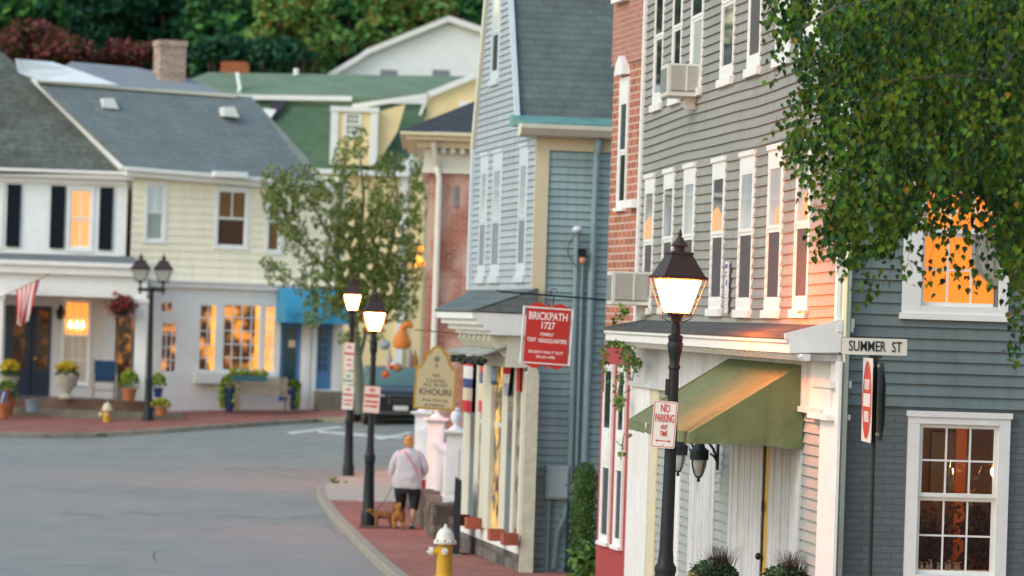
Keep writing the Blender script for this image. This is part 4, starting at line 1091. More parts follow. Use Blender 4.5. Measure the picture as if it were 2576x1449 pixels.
c = at(1096.5, 952, Yk); t = thing('hanging_sign', 'cream rug cleaning board with a gold edge and arched top lettered KHOURI', 'sign', c); t.rotation_euler = (0, R(1.6), 0)
out = [(0, 83), (12, 79), (20, 66), (32, 62), (30, 54), (36, 40), (42, 30), (52, 28), (53, 10), (53, -79), (-53, -79), (-53, 28), (-42, 30), (-36, 40), (-30, 54), (-32, 62), (-20, 66), (-12, 79)]
OP = [(a * s, b * s) for a, b in out][::-1]
GEDGE = M('gold_sign_edge', (.42, .25, .04), .5, .1, 6)
MB().prism(OP, -.015, .02).build('gold_edge', GEDGE, t)
IN = [(0, 77), (8, 74), (15, 62), (22, 57), (25, 48), (31, 35), (38, 24), (47, 21), (47, -73), (-47, -73), (-47, 21), (-38, 24), (-31, 35), (-25, 48), (-22, 57), (-15, 62), (-8, 74)]
MB().prism([(a * s, b * s) for a, b in IN][::-1], -.018, -.0155).build('board', M('cream_sign_face', (.52, .44, .28), .6, .04, 5), t)
KT = M('sign_grey_lettering', (.16, .15, .13), .6, 0)
join_text(t, KT, [('WE', 11 * s, 0, 7 * s, .9, .2 * s, 19 * s), ('CLEAN', 12 * s, 0, -6 * s, 1, .2 * s, 46 * s), ('ALL RUGS', 12 * s, 0, -17 * s, 1, .2 * s, 62 * s), ('KHOURI', 22 * s, 0, -35 * s, .9, .7 * s, 80 * s),
                  ('Free Pick Up', 10 * s, 0, -55 * s, 1, .15 * s, 66 * s, .3), ('& Delivery', 10 * s, 0, -67 * s, 1, .15 * s, 54 * s, .3)], -.0195)
mb = MB()
for k in range(8):
    a = k * math.pi / 4; mb.tube([(0, -.019, 49 * s), (8 * s * math.cos(a), -.019, 49 * s + 8 * s * math.sin(a))], .004, 4)
P = [(6 * s * math.cos(k * .524), -.019, 49 * s + 6 * s * math.sin(k * .524)) for k in range(13)]; mb.tube(P, .004, 4); mb.box(-.004, .004, -.021, -.019, 26 * s, 40 * s); mb.box(-3 * s, 3 * s, -.021, -.019, 30 * s, 34 * s)
mb.build('rosette', KT, t)
MB().tube([(-60 * s, 0, 119 * s), (60 * s, .0, 116 * s), (76 * s, .3, 115 * s)], .012, 6).tube([(0, 0, 83 * s), (0, 0, 117 * s)], .005, 4).build('iron_bar', M('rusty_bar', (.2, .13, .07), .7, .2, 10), t)
# ================================================================ HYDRANTS
HY = M('yellow_hydrant_paint', (.62, .37, .035), .5, .12, 8); HW = M('white_hydrant_paint', (.72, .70, .64), .5, .08, 12); RUST = M('rust', (.25, .09, .03), .9, .3, 20)
def hydrant(label, P, k, my, mw):
    t = thing('fire_hydrant', label, 'fire hydrant', P, 0, 'fire hydrants'); t.scale = (k, k, k)
    MB().lathe([(.15, -.05), (.15, .05), (.115, .06), (.112, .50), (.125, .52)], n=18).build('barrel', my, t, smooth=True)
    MB().lathe([(.165, .52), (.17, .53), (.17, .56), (.15, .575), (.135, .60), (.125, .66), (.10, .71), (.06, .745), (.03, .755), (.028, .775), (.018, .79), (.016, .81)], n=18).build('bonnet', mw, t, smooth=True)
    mb = MB()
    for i in range(8): a = i * math.pi / 4; mb.lathe([(.014, .50), (.014, .585)], (.155 * math.cos(a), .155 * math.sin(a), 0), 6)
    mb.build('bolt', RUST, t)
    MB().lathe([(.055, -.10), (.06, -.17)], (-.0, 0, .40), 12, 'x').lathe([(.035, -.09), (.04, -.13)], (0, 0, .42), 12, 'y').build('nozzle', my, t, smooth=True)
    MB().lathe([(.068, -.235), (.07, -.225), (.07, -.17), (.05, -.165)], (0, 0, .40), 12, 'x').lathe([(.05, -.165), (.052, -.155), (.052, -.13), (.04, -.12)], (0, 0, .42), 12, 'y').box(-.265, -.235, -.015, .015, .385, .415).box(-.014, .014, -.185, -.165, .406, .434).build('cap', mw, t)
    return t
Yh = 54.5; c = at(1117, 1449, Yh); top = at(1123, 1320, Yh); zg_ = g(c.x, Yh) + .13
hydrant('large yellow fire hydrant with a white rusty bonnet on the near brick pavement', (c.x, Yh, zg_), (top.z - zg_) / .80, HY, HW)
c = ground(268, 1078, .13); top = at(270, 1010, c.y); hydrant('small yellow and cream fire hydrant before the white porch', c, (top.z - c.z) / .80, HY, M('cream_hydrant_paint', (.66, .58, .40), .6, .08, 8))
# ================================================================ FENCE AND STONE WALL
fence = []
FPX_ = [(1141, 46, 66.5, 1094, 1268), (1093, 44, 72.0, 1062, 1244), (1058, 38, 78.5, 1045, 1225)]
base = at(1141, 1268, 66.5)
t = thing('picket_fence', 'white panelled fence with urn topped posts on the stone wall', 'fence', (base.x, base.y, base.z))
def rel(px_, py_, Y): return at(px_, py_, Y) - Vector(t.location)
tops = []
FNW = M('fence_white', (.70, .70, .72), .5, .05, 4)
dfl = math.atan2(-.098, 1)
for (cx_, w_, Y, yt, yb) in FPX_:
    a = rel(cx_, yt, Y); b = rel(cx_, yb, Y); hw_ = w_ / 2 * Y / FPX * .92; m_ = MB()
    m_.box(-hw_, hw_, -hw_, hw_, 0, a.z - b.z); m_.box(-hw_ * .6, hw_ * .6, -hw_ - .012, -hw_, .2, (a.z - b.z) - .22); m_.box(-hw_ - .025, hw_ + .025, -hw_ - .025, hw_ + .025, 0, .12)
    h = a.z - b.z
    m_.box(-hw_ - .03, hw_ + .03, -hw_ - .03, hw_ + .03, h, h + .035); m_.box(-hw_ - .08, hw_ + .08, -hw_ - .08, hw_ + .08, h + .035, h + .08)
    m_.lathe([(hw_ * 1.0, .08 + h), (hw_ * .6, .13 + h), (hw_ * .3, .16 + h), (hw_ * .25, .19 + h)], n=12)
    po = m_.build('post', FNW, t, loc=(b.x, b.y, b.z), rot=(0, 0, R(-5.6)), bevel=.006)
    u = MB().lathe([(hw_ * .28, h + .18), (hw_ * .62, h + .24), (hw_ * .72, h + .32), (hw_ * .55, h + .38), (hw_ * .3, h + .40), (hw_ * .5, h + .42), (hw_ * .1, h + .46)], n=12).build('urn_finial', FNW, po, smooth=True)
    tops.append((Vector((b.x, b.y, b.z)), h, hw_))
for (p0, h0, w0), (p1, h1, w1) in zip(tops, tops[1:]):
    mb = MB(); zb_, zt_ = .12, h0 - .18
    A = p0 + Vector((0, w0, 0)); B = p1 - Vector((0, w1, 0)); B.z = A.z = min(p0.z, p1.z) + .0
    def bar(z0_, z1_, th, xo=0):
        mb.v; a, b = A, B
        P = [(a.x - th + xo, a.y, a.z + z0_), (a.x + th + xo, a.y, a.z + z0_), (a.x + th + xo, a.y, a.z + z1_), (a.x - th + xo, a.y, a.z + z1_)]
        Q = [(b.x - th + xo, b.y, b.z + z0_), (b.x + th + xo, b.y, b.z + z0_), (b.x + th + xo, b.y, b.z + z1_), (b.x - th + xo, b.y, b.z + z1_)]
        mb.face(P); mb.face(Q[::-1]); mb.face([P[1], P[0], Q[0], Q[1]]); mb.face([P[2], P[1], Q[1], Q[2]]); mb.face([P[3], P[2], Q[2], Q[3]]); mb.face([P[0], P[3], Q[3], Q[0]])
    bar(.14, zt_ - .14, .02); bar(.0, .135, .05); bar(zt_ - .135, zt_ - .06, .05); bar(zt_ - .055, zt_, .09)
    mb.build('panel', FNW, t)
mb = MB()
A = at(1075, 1330, 62.0)
def sw(cx_, w_, Ya, Yb_, ytop):
    a = at(cx_, ytop, Ya); hw_ = w_ / 2 * Ya / FPX; n = 14; rows = []
    z0_ = g(a.x, Ya) - .1
    for j in range(n + 1):
        y = Ya + (Yb_ - Ya) * j / n; x = a.x - .068 * (y - Ya)
        r = lambda: random.uniform(-.03, .03)
        rows.append([(x - hw_ + r(), y, z0_), (x - hw_ + r(), y, (a.z + z0_) / 2 + r()), (x - hw_ + .02 + r(), y, a.z + r()), (x + r(), y, a.z + r()), (x + hw_ + r(), y, a.z + r()), (x + hw_, y, z0_)])
    mb.grid(rows); mb.cap(rows[0][::1]); mb.cap(rows[-1], True)
sw(1120, 60, 65.6, 79, 1269)
tag(mb.build('stone_wall', M('rough_brown_stone', (.20, .15, .115), .9, .4, 4, kind='block', dark=(.09, .075, .06), bump=1, bs=.7)), 'low rough brown stone wall carrying the white fence', 'wall')
c = at(1148, 1345, 61.5); zg_ = g(c.x, 61.5) + .1
tp = at(1150, 1200, 61.5).z
t = thing('sign_board', 'thin black upright board on the pavement beside the stone wall', 'sign board', (c.x, 61.5, zg_))
MB().prism([(-.055, 0), (.055, 0), (.055, tp - zg_ - .06), (-.045, tp - zg_)], -.3, .3).build('board', M('navy_black_paint', (.012, .02, .03), .45, .1, 4), t)
MB().box(-.13, .1, -.34, .34, -.02, .04).build('foot', M('grey_stone', (.3, .27, .25), .8, .2, 5), t)
# ================================================================ BRICK BUILDING WITH THE WHITE CORNICE
FC = Frame(Vector((at(1190, 700, 84).x, 84, g(0, 84))), (1, .02))
cp = FC.px
MOTT = M('mottled_red_brick', (.44, .15, .105), .85, .2, 1.1, kind='brick', dark=(.44, .26, .20), bump=.2, stretch=(1, 1, .5), blotch=((.62, .46, .38), 1.5, .47, .75))
cb = fthing('brick_building', 'weathered red brick building with a white cornice behind the lamp posts', 'building', FC)
xa, xb = cp(1069, 700)[0], 4.; zf = cp(1120, 437)[1]
MB().box(xa, xb, 0, 7, 0, zf).build('wall', MOTT, cb)
MB().box(xa - .1, xb, -.06, 7, zf + .005, cp(1120, 375)[1]).box(xa - .14, xb, -.1, 7, zf + .006, zf + .1).build('frieze', M('ivory_white_paint', (.68, .66, .58), .6, .05, 4), cb)
mb = MB(); z0_ = cp(1120, 375)[1]; zt_ = cp(1120, 337)[1]
k_ = (zt_ - z0_)
mb.box(xa - .25, xb, -.3, 7, z0_ + .01, z0_ + k_ * .5).box(xa - .5, xb, -.55, 7, z0_ + k_ * .5, z0_ + k_ * .8).box(xa - .62, xb, -.66, 7, z0_ + k_ * .8, zt_)
mb.build('cornice', CRM, cb)
mb = MB()
for k in range(16): x = xa + .05 + k * .2; mb.box(x, x + .1, -.27, -.1, z0_ - .1, z0_ + .008)
mb.build('dentil', MATS['ivory_white_paint'], cb)
mb = MB(); zr = zt_ + .01
mb.face([(xa - .6, -.65, zr), (xb, -.65, zr), (xb, 4, zr + 2.0), (xa + 3.4, 4, zr + 2.0)]); mb.face([(xa - .6, -.65, zr), (xa + 3.4, 4, zr + 2.), (xa - .6, 7, zr)])
mb.build('roof', M('charcoal_roof', (.055, .06, .07), .9, .15, 4, kind='shingle'), cb)
dx = cp(1094, 600)[0]
MB().tube([(dx - .1, -.45, zt_ - .2), (dx - .05, -.3, z0_ - .15), (dx, -.12, z0_ - .35), (dx, -.12, zf + .1), (dx + .05, -.12, zf - .1), (dx + .05, -.12, .3)], .065, 8).build('downpipe', M('cream_white_pipe', (.72, .70, .62), .5, .04, 4), cb, smooth=True)
a = cp(1143, 467); b = cp(1150, 520); MB().box(a[0], b[0], -.04, -.002, b[1], a[1]).build('wall_tie', M('grey_iron', (.2, .24, .26), .6, .2, 4), cb)
# lantern light hanging at its left corner
c = at(1053, 640, 84.5)
# ================================================================ HEDGE, VINE, PLANTERS
H1 = M('hedge_leaf', (.05, .13, .02), .7, .3, 9); H2_ = M('hedge_leaf_dark', (.025, .07, .012), .7, .3, 9); H3 = M('hedge_leaf_light', (.10, .19, .03), .7, .2, 9)
P = []
hc = at(1468, 1300, 55.2)
for k in range(5200):
    z = random.uniform(-.9, .75); 
    w_ = .185 * (1 - max(0, (z - .45) / .34) ** 2 * .75) * (1 if z > -.55 else max(.1, (z + .95) / .4))
    a = random.uniform(0, 6.28); r = w_ * random.uniform(.55, 1.08)
    P.append((hc.x + r * math.cos(a) - .10 * min(0, z + .0) * .0 + .02 * z, 55.2 + r * 1.4 * math.sin(a), hc.z + z))
t = thing('hedge', 'tall narrow clipped green shrub filling the alley beside the red wall', 'shrub', (hc.x, 55.2, g(hc.x, 55.2) + .1))
o = leafmass('foliage', [(p[0] - hc.x, p[1] - 55.2, p[2] - t.location.z) for p in P], .035, [H1, H1, H2_, H3], parent=t)
MB().lathe([(.1, .5), (.14, .9), (.15, hc.z + .4 - t.location.z), (.05, hc.z + .65 - t.location.z)], n=10).build('inner_stem', H2_, t)
P = []; c2 = at(1475, 1440, 53.5)
for k in range(260): P.append((random.gauss(0, .12), random.gauss(0, .15), random.gauss(.1, .14)))
o = leafmass('shrub', P, .10, [H3, H1], 'leaf'); o.location = c2; tag(o, 'low bright green leafy plant at the foot of the alley shrub', 'plant')
# vine trailing from the pent roof
V1 = M('vine_leaf', (.12, .22, .04), .7, .25, 9); V2 = M('vine_leaf_dark', (.05, .12, .02), .7, .25, 9)
vt = at(1540, 860, 45.5); P = []; strands = []
for pth in (((1528, 835), (1524, 870), (1520, 930), (1518, 985)), ((1545, 855), (1570, 870), (1592, 885), (1605, 920)), ((1570, 872), (1572, 920), (1560, 965), (1555, 1010), (1562, 1030)), ((1590, 885), (1596, 930), (1590, 958)), ((1570, 1090), (1566, 1120), (1562, 1158)), ((1530, 850), (1550, 862), (1580, 880)), ((1560, 960), (1552, 1000), (1556, 1030)), ((1580, 775), (1565, 790), (1548, 812)), ((1590, 905), (1606, 915), (1600, 905)), ((1567, 985), (1558, 1012), (1548, 1020))):
    Q = [Vector(gp(a, b, -.38 if b < 900 else -.2)) for a, b in pth]
    Q = [Vector((q.x, -.38 if pth[i][1] < 900 else -.2, q.y)) for i, q in enumerate(Q)]
    strands.append(Q)
    for a, b in zip(Q, Q[1:]):
        n = max(3, int((b - a).length * 27))
        for k in range(n):
            p = a.lerp(b, k / n); P.append((p.x + random.gauss(0, .10), p.y + random.gauss(0, .03), p.z + random.gauss(0, .03)))
t = fthing('climbing_vine', 'green vine trailing off the left end of the white cornice', 'vine', FG)
leafmass('leaves', P, .062, [V1, V1, V2], 'leaf', parent=t)
mb = MB()
for Q in strands: mb.tube(Q, .006, 4)
mb.build('stem', M('vine_stem', (.12, .09, .04), .8, .1, 4), t)
# planters by the door
GR1 = M('purple_grass', (.10, .04, .035), .7, .3, 9); GR2 = M('dark_grass', (.05, .06, .03), .7, .3, 9); SAGE = M('sage_leaf', (.16, .22, .16), .8, .2, 9); DKG = M('dark_green_leaf', (.025, .06, .025), .7, .3, 9); KALE = M('pale_kale', (.45, .38, .22), .7, .2, 6)
def planter(label, cx_, cy_, Y, w):
    c = at(cx_, cy_, Y); z0_ = g(c.x, Y) + .13; t = thing('potted_plant', label, 'potted plant', (c.x, Y, z0_), 0, 'planters beside the yellow door'); H = c.z - z0_
    MB().lathe([(.16, 0), (.2, .05), (.24, H - .12), (.27, H - .1), (.27, H - .04), (.23, H - .04), (.22, H - .1)], n=18).build('pot', M('grey_pot', (.18, .18, .17), .8, .2, 5), t, smooth=True)
    P = []; Q = []
    for k in range(900):
        a = random.uniform(0, 6.28); r = .23 * math.sqrt(random.random()); P.append((r * math.cos(a), r * math.sin(a), H - .02 + .16 * (1 - (r / .25) ** 2) * random.random()))
    leafmass('foliage', P, .045, [DKG, H2_, DKG], parent=t)
    P = [(-.10 + random.gauss(0, .05), -.17 + random.gauss(0, .03), H + .04 + random.gauss(0, .035)) for k in range(420)]
    leafmass('sage', P, .022, [SAGE, H1], parent=t)
    P = [(-.22 + random.gauss(0, .025), -.1 + random.gauss(0, .03), H - .03 + random.gauss(0, .025)) for k in range(120)]
    leafmass('kale', P, .03, [KALE], parent=t)
    mb = MB()
    for k in range(230):
        a = random.uniform(0, 6.28); r = random.uniform(.04, .22); h = random.uniform(.14, .27); bx, by = .06 + .05 * random.gauss(0, 1), .05 * random.gauss(0, 1)
        mb.m(k % 3 == 0 and 1 or 0); pts_ = [Vector((bx + r * u * math.cos(a), by + r * u * math.sin(a), H + h * math.sin(u * 1.7))) for u in (0, .35, .7, 1)]
        sd = Vector((-math.sin(a), math.cos(a), 0))
        mb.grid([[tuple(p - sd * .0022 * (1.2 - i / 3)), tuple(p + sd * .0022 * (1.2 - i / 3))] for i, p in enumerate(pts_)])
    mb.build('grass_blades', [GR1, GR2], t)
planter('dark planter with spiky purple grass left of the yellow door', 1797, 1440, 37.0, .5)
planter('planter with reddish grass and pale kale right of the yellow door', 1975, 1455, 36.0, .5)
# ================================================================ WHITE HOUSE WITH THE PORCH
w0 = at(315, 1000, 110.2)
FWH = Frame((w0.x, 110.2, g(w0.x, 106)), (1, .0))
hp = FWH.px
WSID = M('white_clapboard_paint', (.78, .80, .81), .6, .05, 3)
MOSS = M('mossy_grey_roof', (.125, .14, .12), .95, .3, .9, kind='shingle', bs=1.2, streak=.35, blotch=((.20, .21, .15), 5, .58, .5))
SLATE = M('blue_grey_roof', (.18, .21, .215), .9, .08, 1.2, kind='shingle', bs=1.0, streak=.15)
BLKS = M('black_shutter_paint', (.004, .010, .016), .6, .05, 3, spec=.15)
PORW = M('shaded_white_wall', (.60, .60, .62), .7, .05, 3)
wh = fthing('porch_house', 'white house with black shutters, a mossy roof and a columned front porch', 'house', FWH)
X = lambda px_, y=0.: hp(px_, 700, y)[0]
Z = lambda py_, y=0.: hp(160, py_, y)[1]
PY = -1.9
wx0 = X(-260); wx1 = X(312)
win = (X(163), X(231), Z(632), Z(466))
hl = [(win[0] + .05, win[1] - .05, win[2] + .05, win[3] - .05)]
clap(MB(), wx0, wx1, Z(656), Z(462), hl, ex=.09, t=.012).build('upper_wall', WSID, wh)
MB().box(wx1 - .2, wx1 + .02, -.03, .1, Z(650), Z(462)).build('corner_board', WHT, wh)
MB().box(wx0, wx1 - .3, .3, 6, 0, Z(462)).build('core', WSID, wh)
w = window(wh, win[0], win[1], win[2], win[3], WHT, PEACH, PEACH, side=.09, head=.12, base=.12, rail=.5, cols=2, rows=1, crown=.02, mun=.03)
for a, b in ((12, 46), (122, 158), (245, 278)):
    mb = MB().box(X(a), X(b), -.07, -.035, Z(625), Z(468))
    n = 22; z0_, z1_ = Z(622), Z(471)
    for k in range(n): mb.box(X(a) + .04, X(b) - .04, -.078, -.071, z0_ + (z1_ - z0_) * k / n, z0_ + (z1_ - z0_) * (k + .6) / n)
    mb.build('shutter', BLKS, wh)
window(wh, X(-75), X(3), Z(632), Z(466), WHT, PEACH, PEACH, side=.09, head=.12, base=.12, cols=2)
mb = MB().box(wx0, wx1 + .2, -.32, .05, Z(448), Z(436)).box(wx0, wx1 + .25, -.42, .05, Z(435.5), Z(428)).box(wx0, wx1, -.1, .05, Z(462), Z(448.5)); mb.build('eave_cornice', WHT, wh)
# main roof: sloping back; right edge is the shared rake
def pt(px_, py_, y, F=FWH): x, z = F.px(px_, py_, y); return (x, y, z)
mb = MB(); mb.slab([pt(-260, 429, -.42), pt(320, 430, -.42), pt(96, 206, 3.2), pt(-12, 118, 4.6), pt(-260, -60, 7.5)], .1); mb.build('roof', MOSS, wh)
mb = MB(); a, b = Vector(pt(320, 428, -.45)), Vector(pt(92, 205, 3.2)); mb.slab([tuple(a + Vector((-.20, -.05, .05))), tuple(a + Vector((.06, -.05, .08))), tuple(b + Vector((.08, -.05, .10))), tuple(b + Vector((-.16, -.05, .06)))], .2); mb.build('rake_board', WHT, wh)
# porch
mb = MB(); mb.slab([pt(-260, 630, -.05), pt(335, 645, -.05), pt(345, 662, PY - .3), pt(-260, 656, PY - .3)][::-1], .04); mb.build('porch_roof', SLATE, wh)
pf = lambda px_, py_: hp(px_, py_, PY)
zA, zB, zC = pf(160, 658)[1], pf(160, 690)[1], pf(160, 745)[1]
px1 = pf(338, 700)[0]
MB().box(wx0, px1 + .15, PY - .3, PY, zA - .12, zA).box(wx0, px1 + .08, PY - .2, PY, zB, zA - .121).build('porch_gutter', WHT, wh)
MB().box(wx0, px1 + .35, PY - .05, PY + .25, zC, zB - .002).build('porch_beam', WHT, wh)
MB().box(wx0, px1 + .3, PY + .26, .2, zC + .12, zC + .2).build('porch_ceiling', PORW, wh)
zfl_ = pf(160, 1003)[1]
for (a, b, lab) in ((340, 369, 'porch_column'), (-6, 7, 'porch_column')):
    p, q = pf(a, 850)[0], pf(b, 850)[0]
    MB().box(p, q, PY - .12, PY + .12, zfl_ - .3 if a > 0 else zfl_, zC - .001).box(p - .04, q + .04, PY - .16, PY + .16, zC - .12, zC - .0015).build(lab, WHT, wh)
# porch back wall, door, lit window
y_ = -.0
zt_ = Z(745)
db = (X(17), X(133), Z(1000), Z(772)); wb = (X(160), X(234), Z(970), Z(750)); sb_ = (X(308), X(338), Z(955), Z(795))
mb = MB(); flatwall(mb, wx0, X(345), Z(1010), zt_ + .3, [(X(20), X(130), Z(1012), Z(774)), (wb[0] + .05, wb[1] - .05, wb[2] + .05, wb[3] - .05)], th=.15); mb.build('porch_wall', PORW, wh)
NAVY = M('navy_door_paint', (.008, .018, .045), .35, .05, 3); DOR = M_shop('dim_orange_glass', (.03, .008, .003), (.35, .09, .015), .16, 4, .5)
d = MB().box(db[0], db[1], -.03, .04, db[2], db[3]).build('door', NAVY, wh)
mb = MB()
for a, b in ((37, 71), (124 - 0, 125), (126, 127), (127, 160)):
    pass
for a, b in ((38, 69), (78, 79), (100, 127)):
    if b - a > 3:
        for z0_, z1_ in ((Z(848), Z(800 - 20)), (Z(930), Z(852))): mb.box(X(a) , X(b), -.04, -.032, z0_, z1_)
mb.build('pane', DOR, d)
MB().box(X(84), X(84.8) + .02, -.045, -.031, Z(985), Z(775)).build('door_seam', BLKS, d)
MB().ball((X(96), -.06, Z(905)), .04, .04, .06).build('handle', BRASS, d)
LITW = M('warm_lit_glass', (.3, .15, .05), .2, .1, 2, emit=(1, .30, .04), es=.75)
w = window(wh, wb[0], wb[1], wb[2], wb[3], WHT, LITW, M('net_curtain_glass', (.48, .46, .44), .2, .08, 2, emit=(1, .4, .15), es=.03), side=.07, head=.08, base=.08, rail=.58, cols=3, rows=2, crown=.02, mun=.018)
FLM = M('candle_flame', (1, .6, .3), .4, 0, emit=(1, .55, .2), es=9)
for k, a in enumerate((181, 198, 212)):
    x = X(a); z = Z(836); t = thing('candle_lamp', 'glowing candle lamp in the orange porch window', 'candle lamp', FWH.world(x, -.03, z), 0, 'candle lamps in the porch window')
    MB().lathe([(.03, 0), (.02, .02), (.015, .12)], n=8).build('stick', WHT, t)
    MB().lathe([(.015, .125), (.05 if k != 1 else .085, .17), (.03, .26), (.005, .34)], n=8).build('flame', FLM, t, smooth=True)
MB().box(sb_[0], sb_[1], -.5, .1, sb_[2], sb_[3]).build('display_pane', M_shop('display_glass', (.02, .012, .008), (.9, .3, .04), .4, 3, .56), wh)
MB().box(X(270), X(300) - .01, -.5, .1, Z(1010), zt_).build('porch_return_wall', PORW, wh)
BRSTEP = M('step_brick', (.22, .10, .075), .85, .25, 2, kind='brick', dark=(.2, .16, .13), bs=1.1)
STEP = M('stone_step', (.19, .17, .13), .9, .25, 3)
# porch floor and steps
a = hp(100, 1003, PY - .5); zz = hp(160, 1003, PY - .5)[1]
MB().box(X(40), pf(380, 1000)[0], PY - .5, .0, -.3, zz).build('porch_floor', BRSTEP, wh)
z2_ = hp(160, 1030, PY - .9)[1]
MB().box(X(50), pf(470, 1000)[0], PY - 1.0, PY - .5, -.3, z2_).build('step', STEP, wh)
MB().box(X(62), X(150), PY - .5, PY - .2, zz, zz + .03).build('door_mat', M('blue_mat', (.02, .07, .13), .9, .1, 4), wh)
# ================================================================ YELLOW HOUSE
y0_ = at(316, 1000, 110.0)
FY = Frame((y0_.x, y0_.y, g(y0_.x, 106)), (math.cos(R(18)), math.sin(R(18))))
yp = FY.px
YW = M('pale_yellow_clapboard_paint', (.86, .79, .62), .6, .05, 3, streak=.08)
yh = fthing('shop_house', 'pale yellow clapboard house over a white shopfront with lit bay window', 'house', FY)
def q3d(px_, py_, y=0.): x, z = yp(px_, py_, y); return (x, y, z)
yx1 = yp(868, 700)[0]
YWN = [((362, 419), 455, 612, PALEG, M('pale_shade_pane', (.34, .40, .37), .25, .06, 3)), ((540, 626), 468, 628, BRNP, DBRNP), ((668, 712), 470, 640, BRNP, BRNP)]
zt_ = yp(600, 440)[1]; zb_ = yp(600, 712)[1]
hs = []; ww = []
for (a, b), ya, yb, m1, m2 in YWN:
    p, q = yp(a, 540)[0], yp(b, 540)[0]; z1_, z0_ = yp((a + b) / 2, ya)[1], yp((a + b) / 2, yb)[1]
    hs.append((p + .05, q - .05, z0_ + .05, z1_ - .05)); ww.append((p, q, z0_, z1_, m1, m2))
clap(MB(), 0, yx1, yp(600, 712)[1], yp(400, 425)[1], hs, ex=.21, t=.016).build('upper_wall', YW, yh)
for i, (p, q, z0_, z1_, m1, m2) in enumerate(ww):
    window(yh, p, q, z0_, z1_, WHT, m1, m2, side=.09, head=.14, base=.1, rail=.5 if i != 1 else .5, cols=2, rows=1, lcols=1, crown=.02, mun=.035)
MB().box(.3, yx1 - .3, .3, 7, 0, yp(600, 450)[1]).build('core', YW, yh)
# eave board falls slightly to the right as in the photo
mb = MB(); 
for (ya, yb, o_) in ((428, 418, -.45), (442, 429, -.30)):
    A = [q3d(318, ya + (0), o_), q3d(872, ya + 45, o_), q3d(872, yb + 45, o_), q3d(318, yb, o_)]
    mb.face(A); mb.face([(p[0], 0.05, p[2]) for p in A][::-1])
    for i in range(4): j = (i + 1) % 4; mb.face([A[j], A[i], (A[i][0], .05, A[i][2]), (A[j][0], .05, A[j][2])])
mb.build('eave_cornice', WHT, yh)
mb = MB(); mb.slab([q3d(322, 421, -.44), q3d(792, 457, -.44), q3d(775, 400, .2), q3d(632, 243, 3.2), q3d(96, 205, 3.2)][::1], .1); mb.build('roof', SLATE, yh)
MB().box(yp(536, 438, -.5)[0], yp(620, 438, -.5)[0], -.7, -.2, yp(580, 446, -.5)[1], yp(580, 432, -.5)[1]).build('gutter_patch', M('bright_white_sheet', (.8, .8, .8), .5, .03, 3), yh)
VENT = M('white_roof_vent', (.75, .76, .75), .5, .04, 3)
for a, b in ((272, 262), (575, 283)):
    c = q3d(a, b, 2.4 if a < 400 else 2.1); mb = MB()
    mb.prism([(c[0] - .2, c[2] - .12), (c[0] + .25, c[2] - .14), (c[0] + .1, c[2] + .16), (c[0] - .2, c[2] + .14)], c[1] - .3, c[1] + .3); mb.build('roof_vent', VENT, yh)
# upper shed roof with white fascia and chimney
mb = MB(); P = [q3d(42, 150, 3.3), q3d(98, 208, 3.1), q3d(300, 226, 3.1), q3d(592, 243, 3.1), q3d(470, 196, 5.5), q3d(345, 170, 6.), q3d(180, 155, 6.)]
mb.slab(P[1:] , .05); mb.build('upper_roof', M('lavender_grey_roof', (.25, .27, .29), .9, .08, 2), yh)
mb = MB(); mb.slab([q3d(92, 207, 3.0), q3d(594, 246, 3.0), q3d(592, 236, 3.0), q3d(300, 219, 3.0), q3d(96, 197, 3.0)], .1); mb.build('fascia', IVO, yh)
mb = MB(); mb.slab([q3d(40, 148, 2.95), q3d(48, 183, 2.95), q3d(80, 196, 2.95), q3d(100, 203, 2.95), q3d(300, 214, 2.95), q3d(200, 178, 3.4), q3d(130, 155, 3.8)], .1); mb.build('gable_cheek', WSID, yh)
CHB = M('pale_chimney_brick', (.40, .26, .21), .9, .25, 2, kind='brick', dark=(.50, .42, .36), bs=1.2)
a, b = yp(394, 150, 5)[0], yp(460, 150, 5)[0]
MB().box(a, b, 4.6, 5.4, yp(430, 215, 5)[1], yp(430, 112, 5)[1]).box(a - .03, b + .03, 4.57, 5.43, yp(430, 118, 5)[1], yp(430, 103, 5)[1]).build('chimney', CHB, yh)
# ground floor shopfront: white, standing a little forward
SY = -.4
def sq3(px_, py_): return yp(px_, py_, SY)
zs1 = sq3(600, 728)[1]; zs0 = -.3
SHW = M('shop_white_paint', (.80, .765, .74), .6, .05, 3)
pan = [(400, 420, 757, 788), (423, 447, 757, 788)]
op = []
def oph(a, b, ya, yb): p, q = sq3(a, 850)[0], sq3(b, 850)[0]; return (p, q, sq3((a + b) / 2, yb)[1], sq3((a + b) / 2, ya)[1])
doorw = [oph(401, 434, 758, 787), oph(405, 446, 810, 938)]
bay = [oph(500, 545, 765, 934), oph(560, 656, 765, 934), oph(664, 692, 768, 936)]
bdoor = [oph(706, 760, 812, 1010), oph(795, 838, 812, 980)]
hs = doorw + bay + bdoor
x0_ = sq3(371, 850)[0]; x1_ = sq3(862, 850)[0]
mb = MB(); flatwall(mb, x0_, x1_, zs0, zs1, hs, th=.12, y=SY); mb.build('shop_wall', SHW, yh)
MB().box(x0_, x1_, SY - .14, 0, zs1 + .002, zs1 + .14).box(x0_, sq3(730, 700)[0], SY - .2, 0, zs1 + .14, zs1 + .2).build('shop_cornice', SHW, yh)
MB().box(x0_, x1_, SY + .5, SY + .55, 0, zs1).build('shop_back', DGLASS, yh)
LSH = M_shop('lit_shop_interior', (.06, .018, .008), (1, .36, .05), .6, 2.4, .53)
LSH2 = M_shop('lit_shop_edge', (.9, .3, .04), (1, .42, .08), .95, 2, .5)
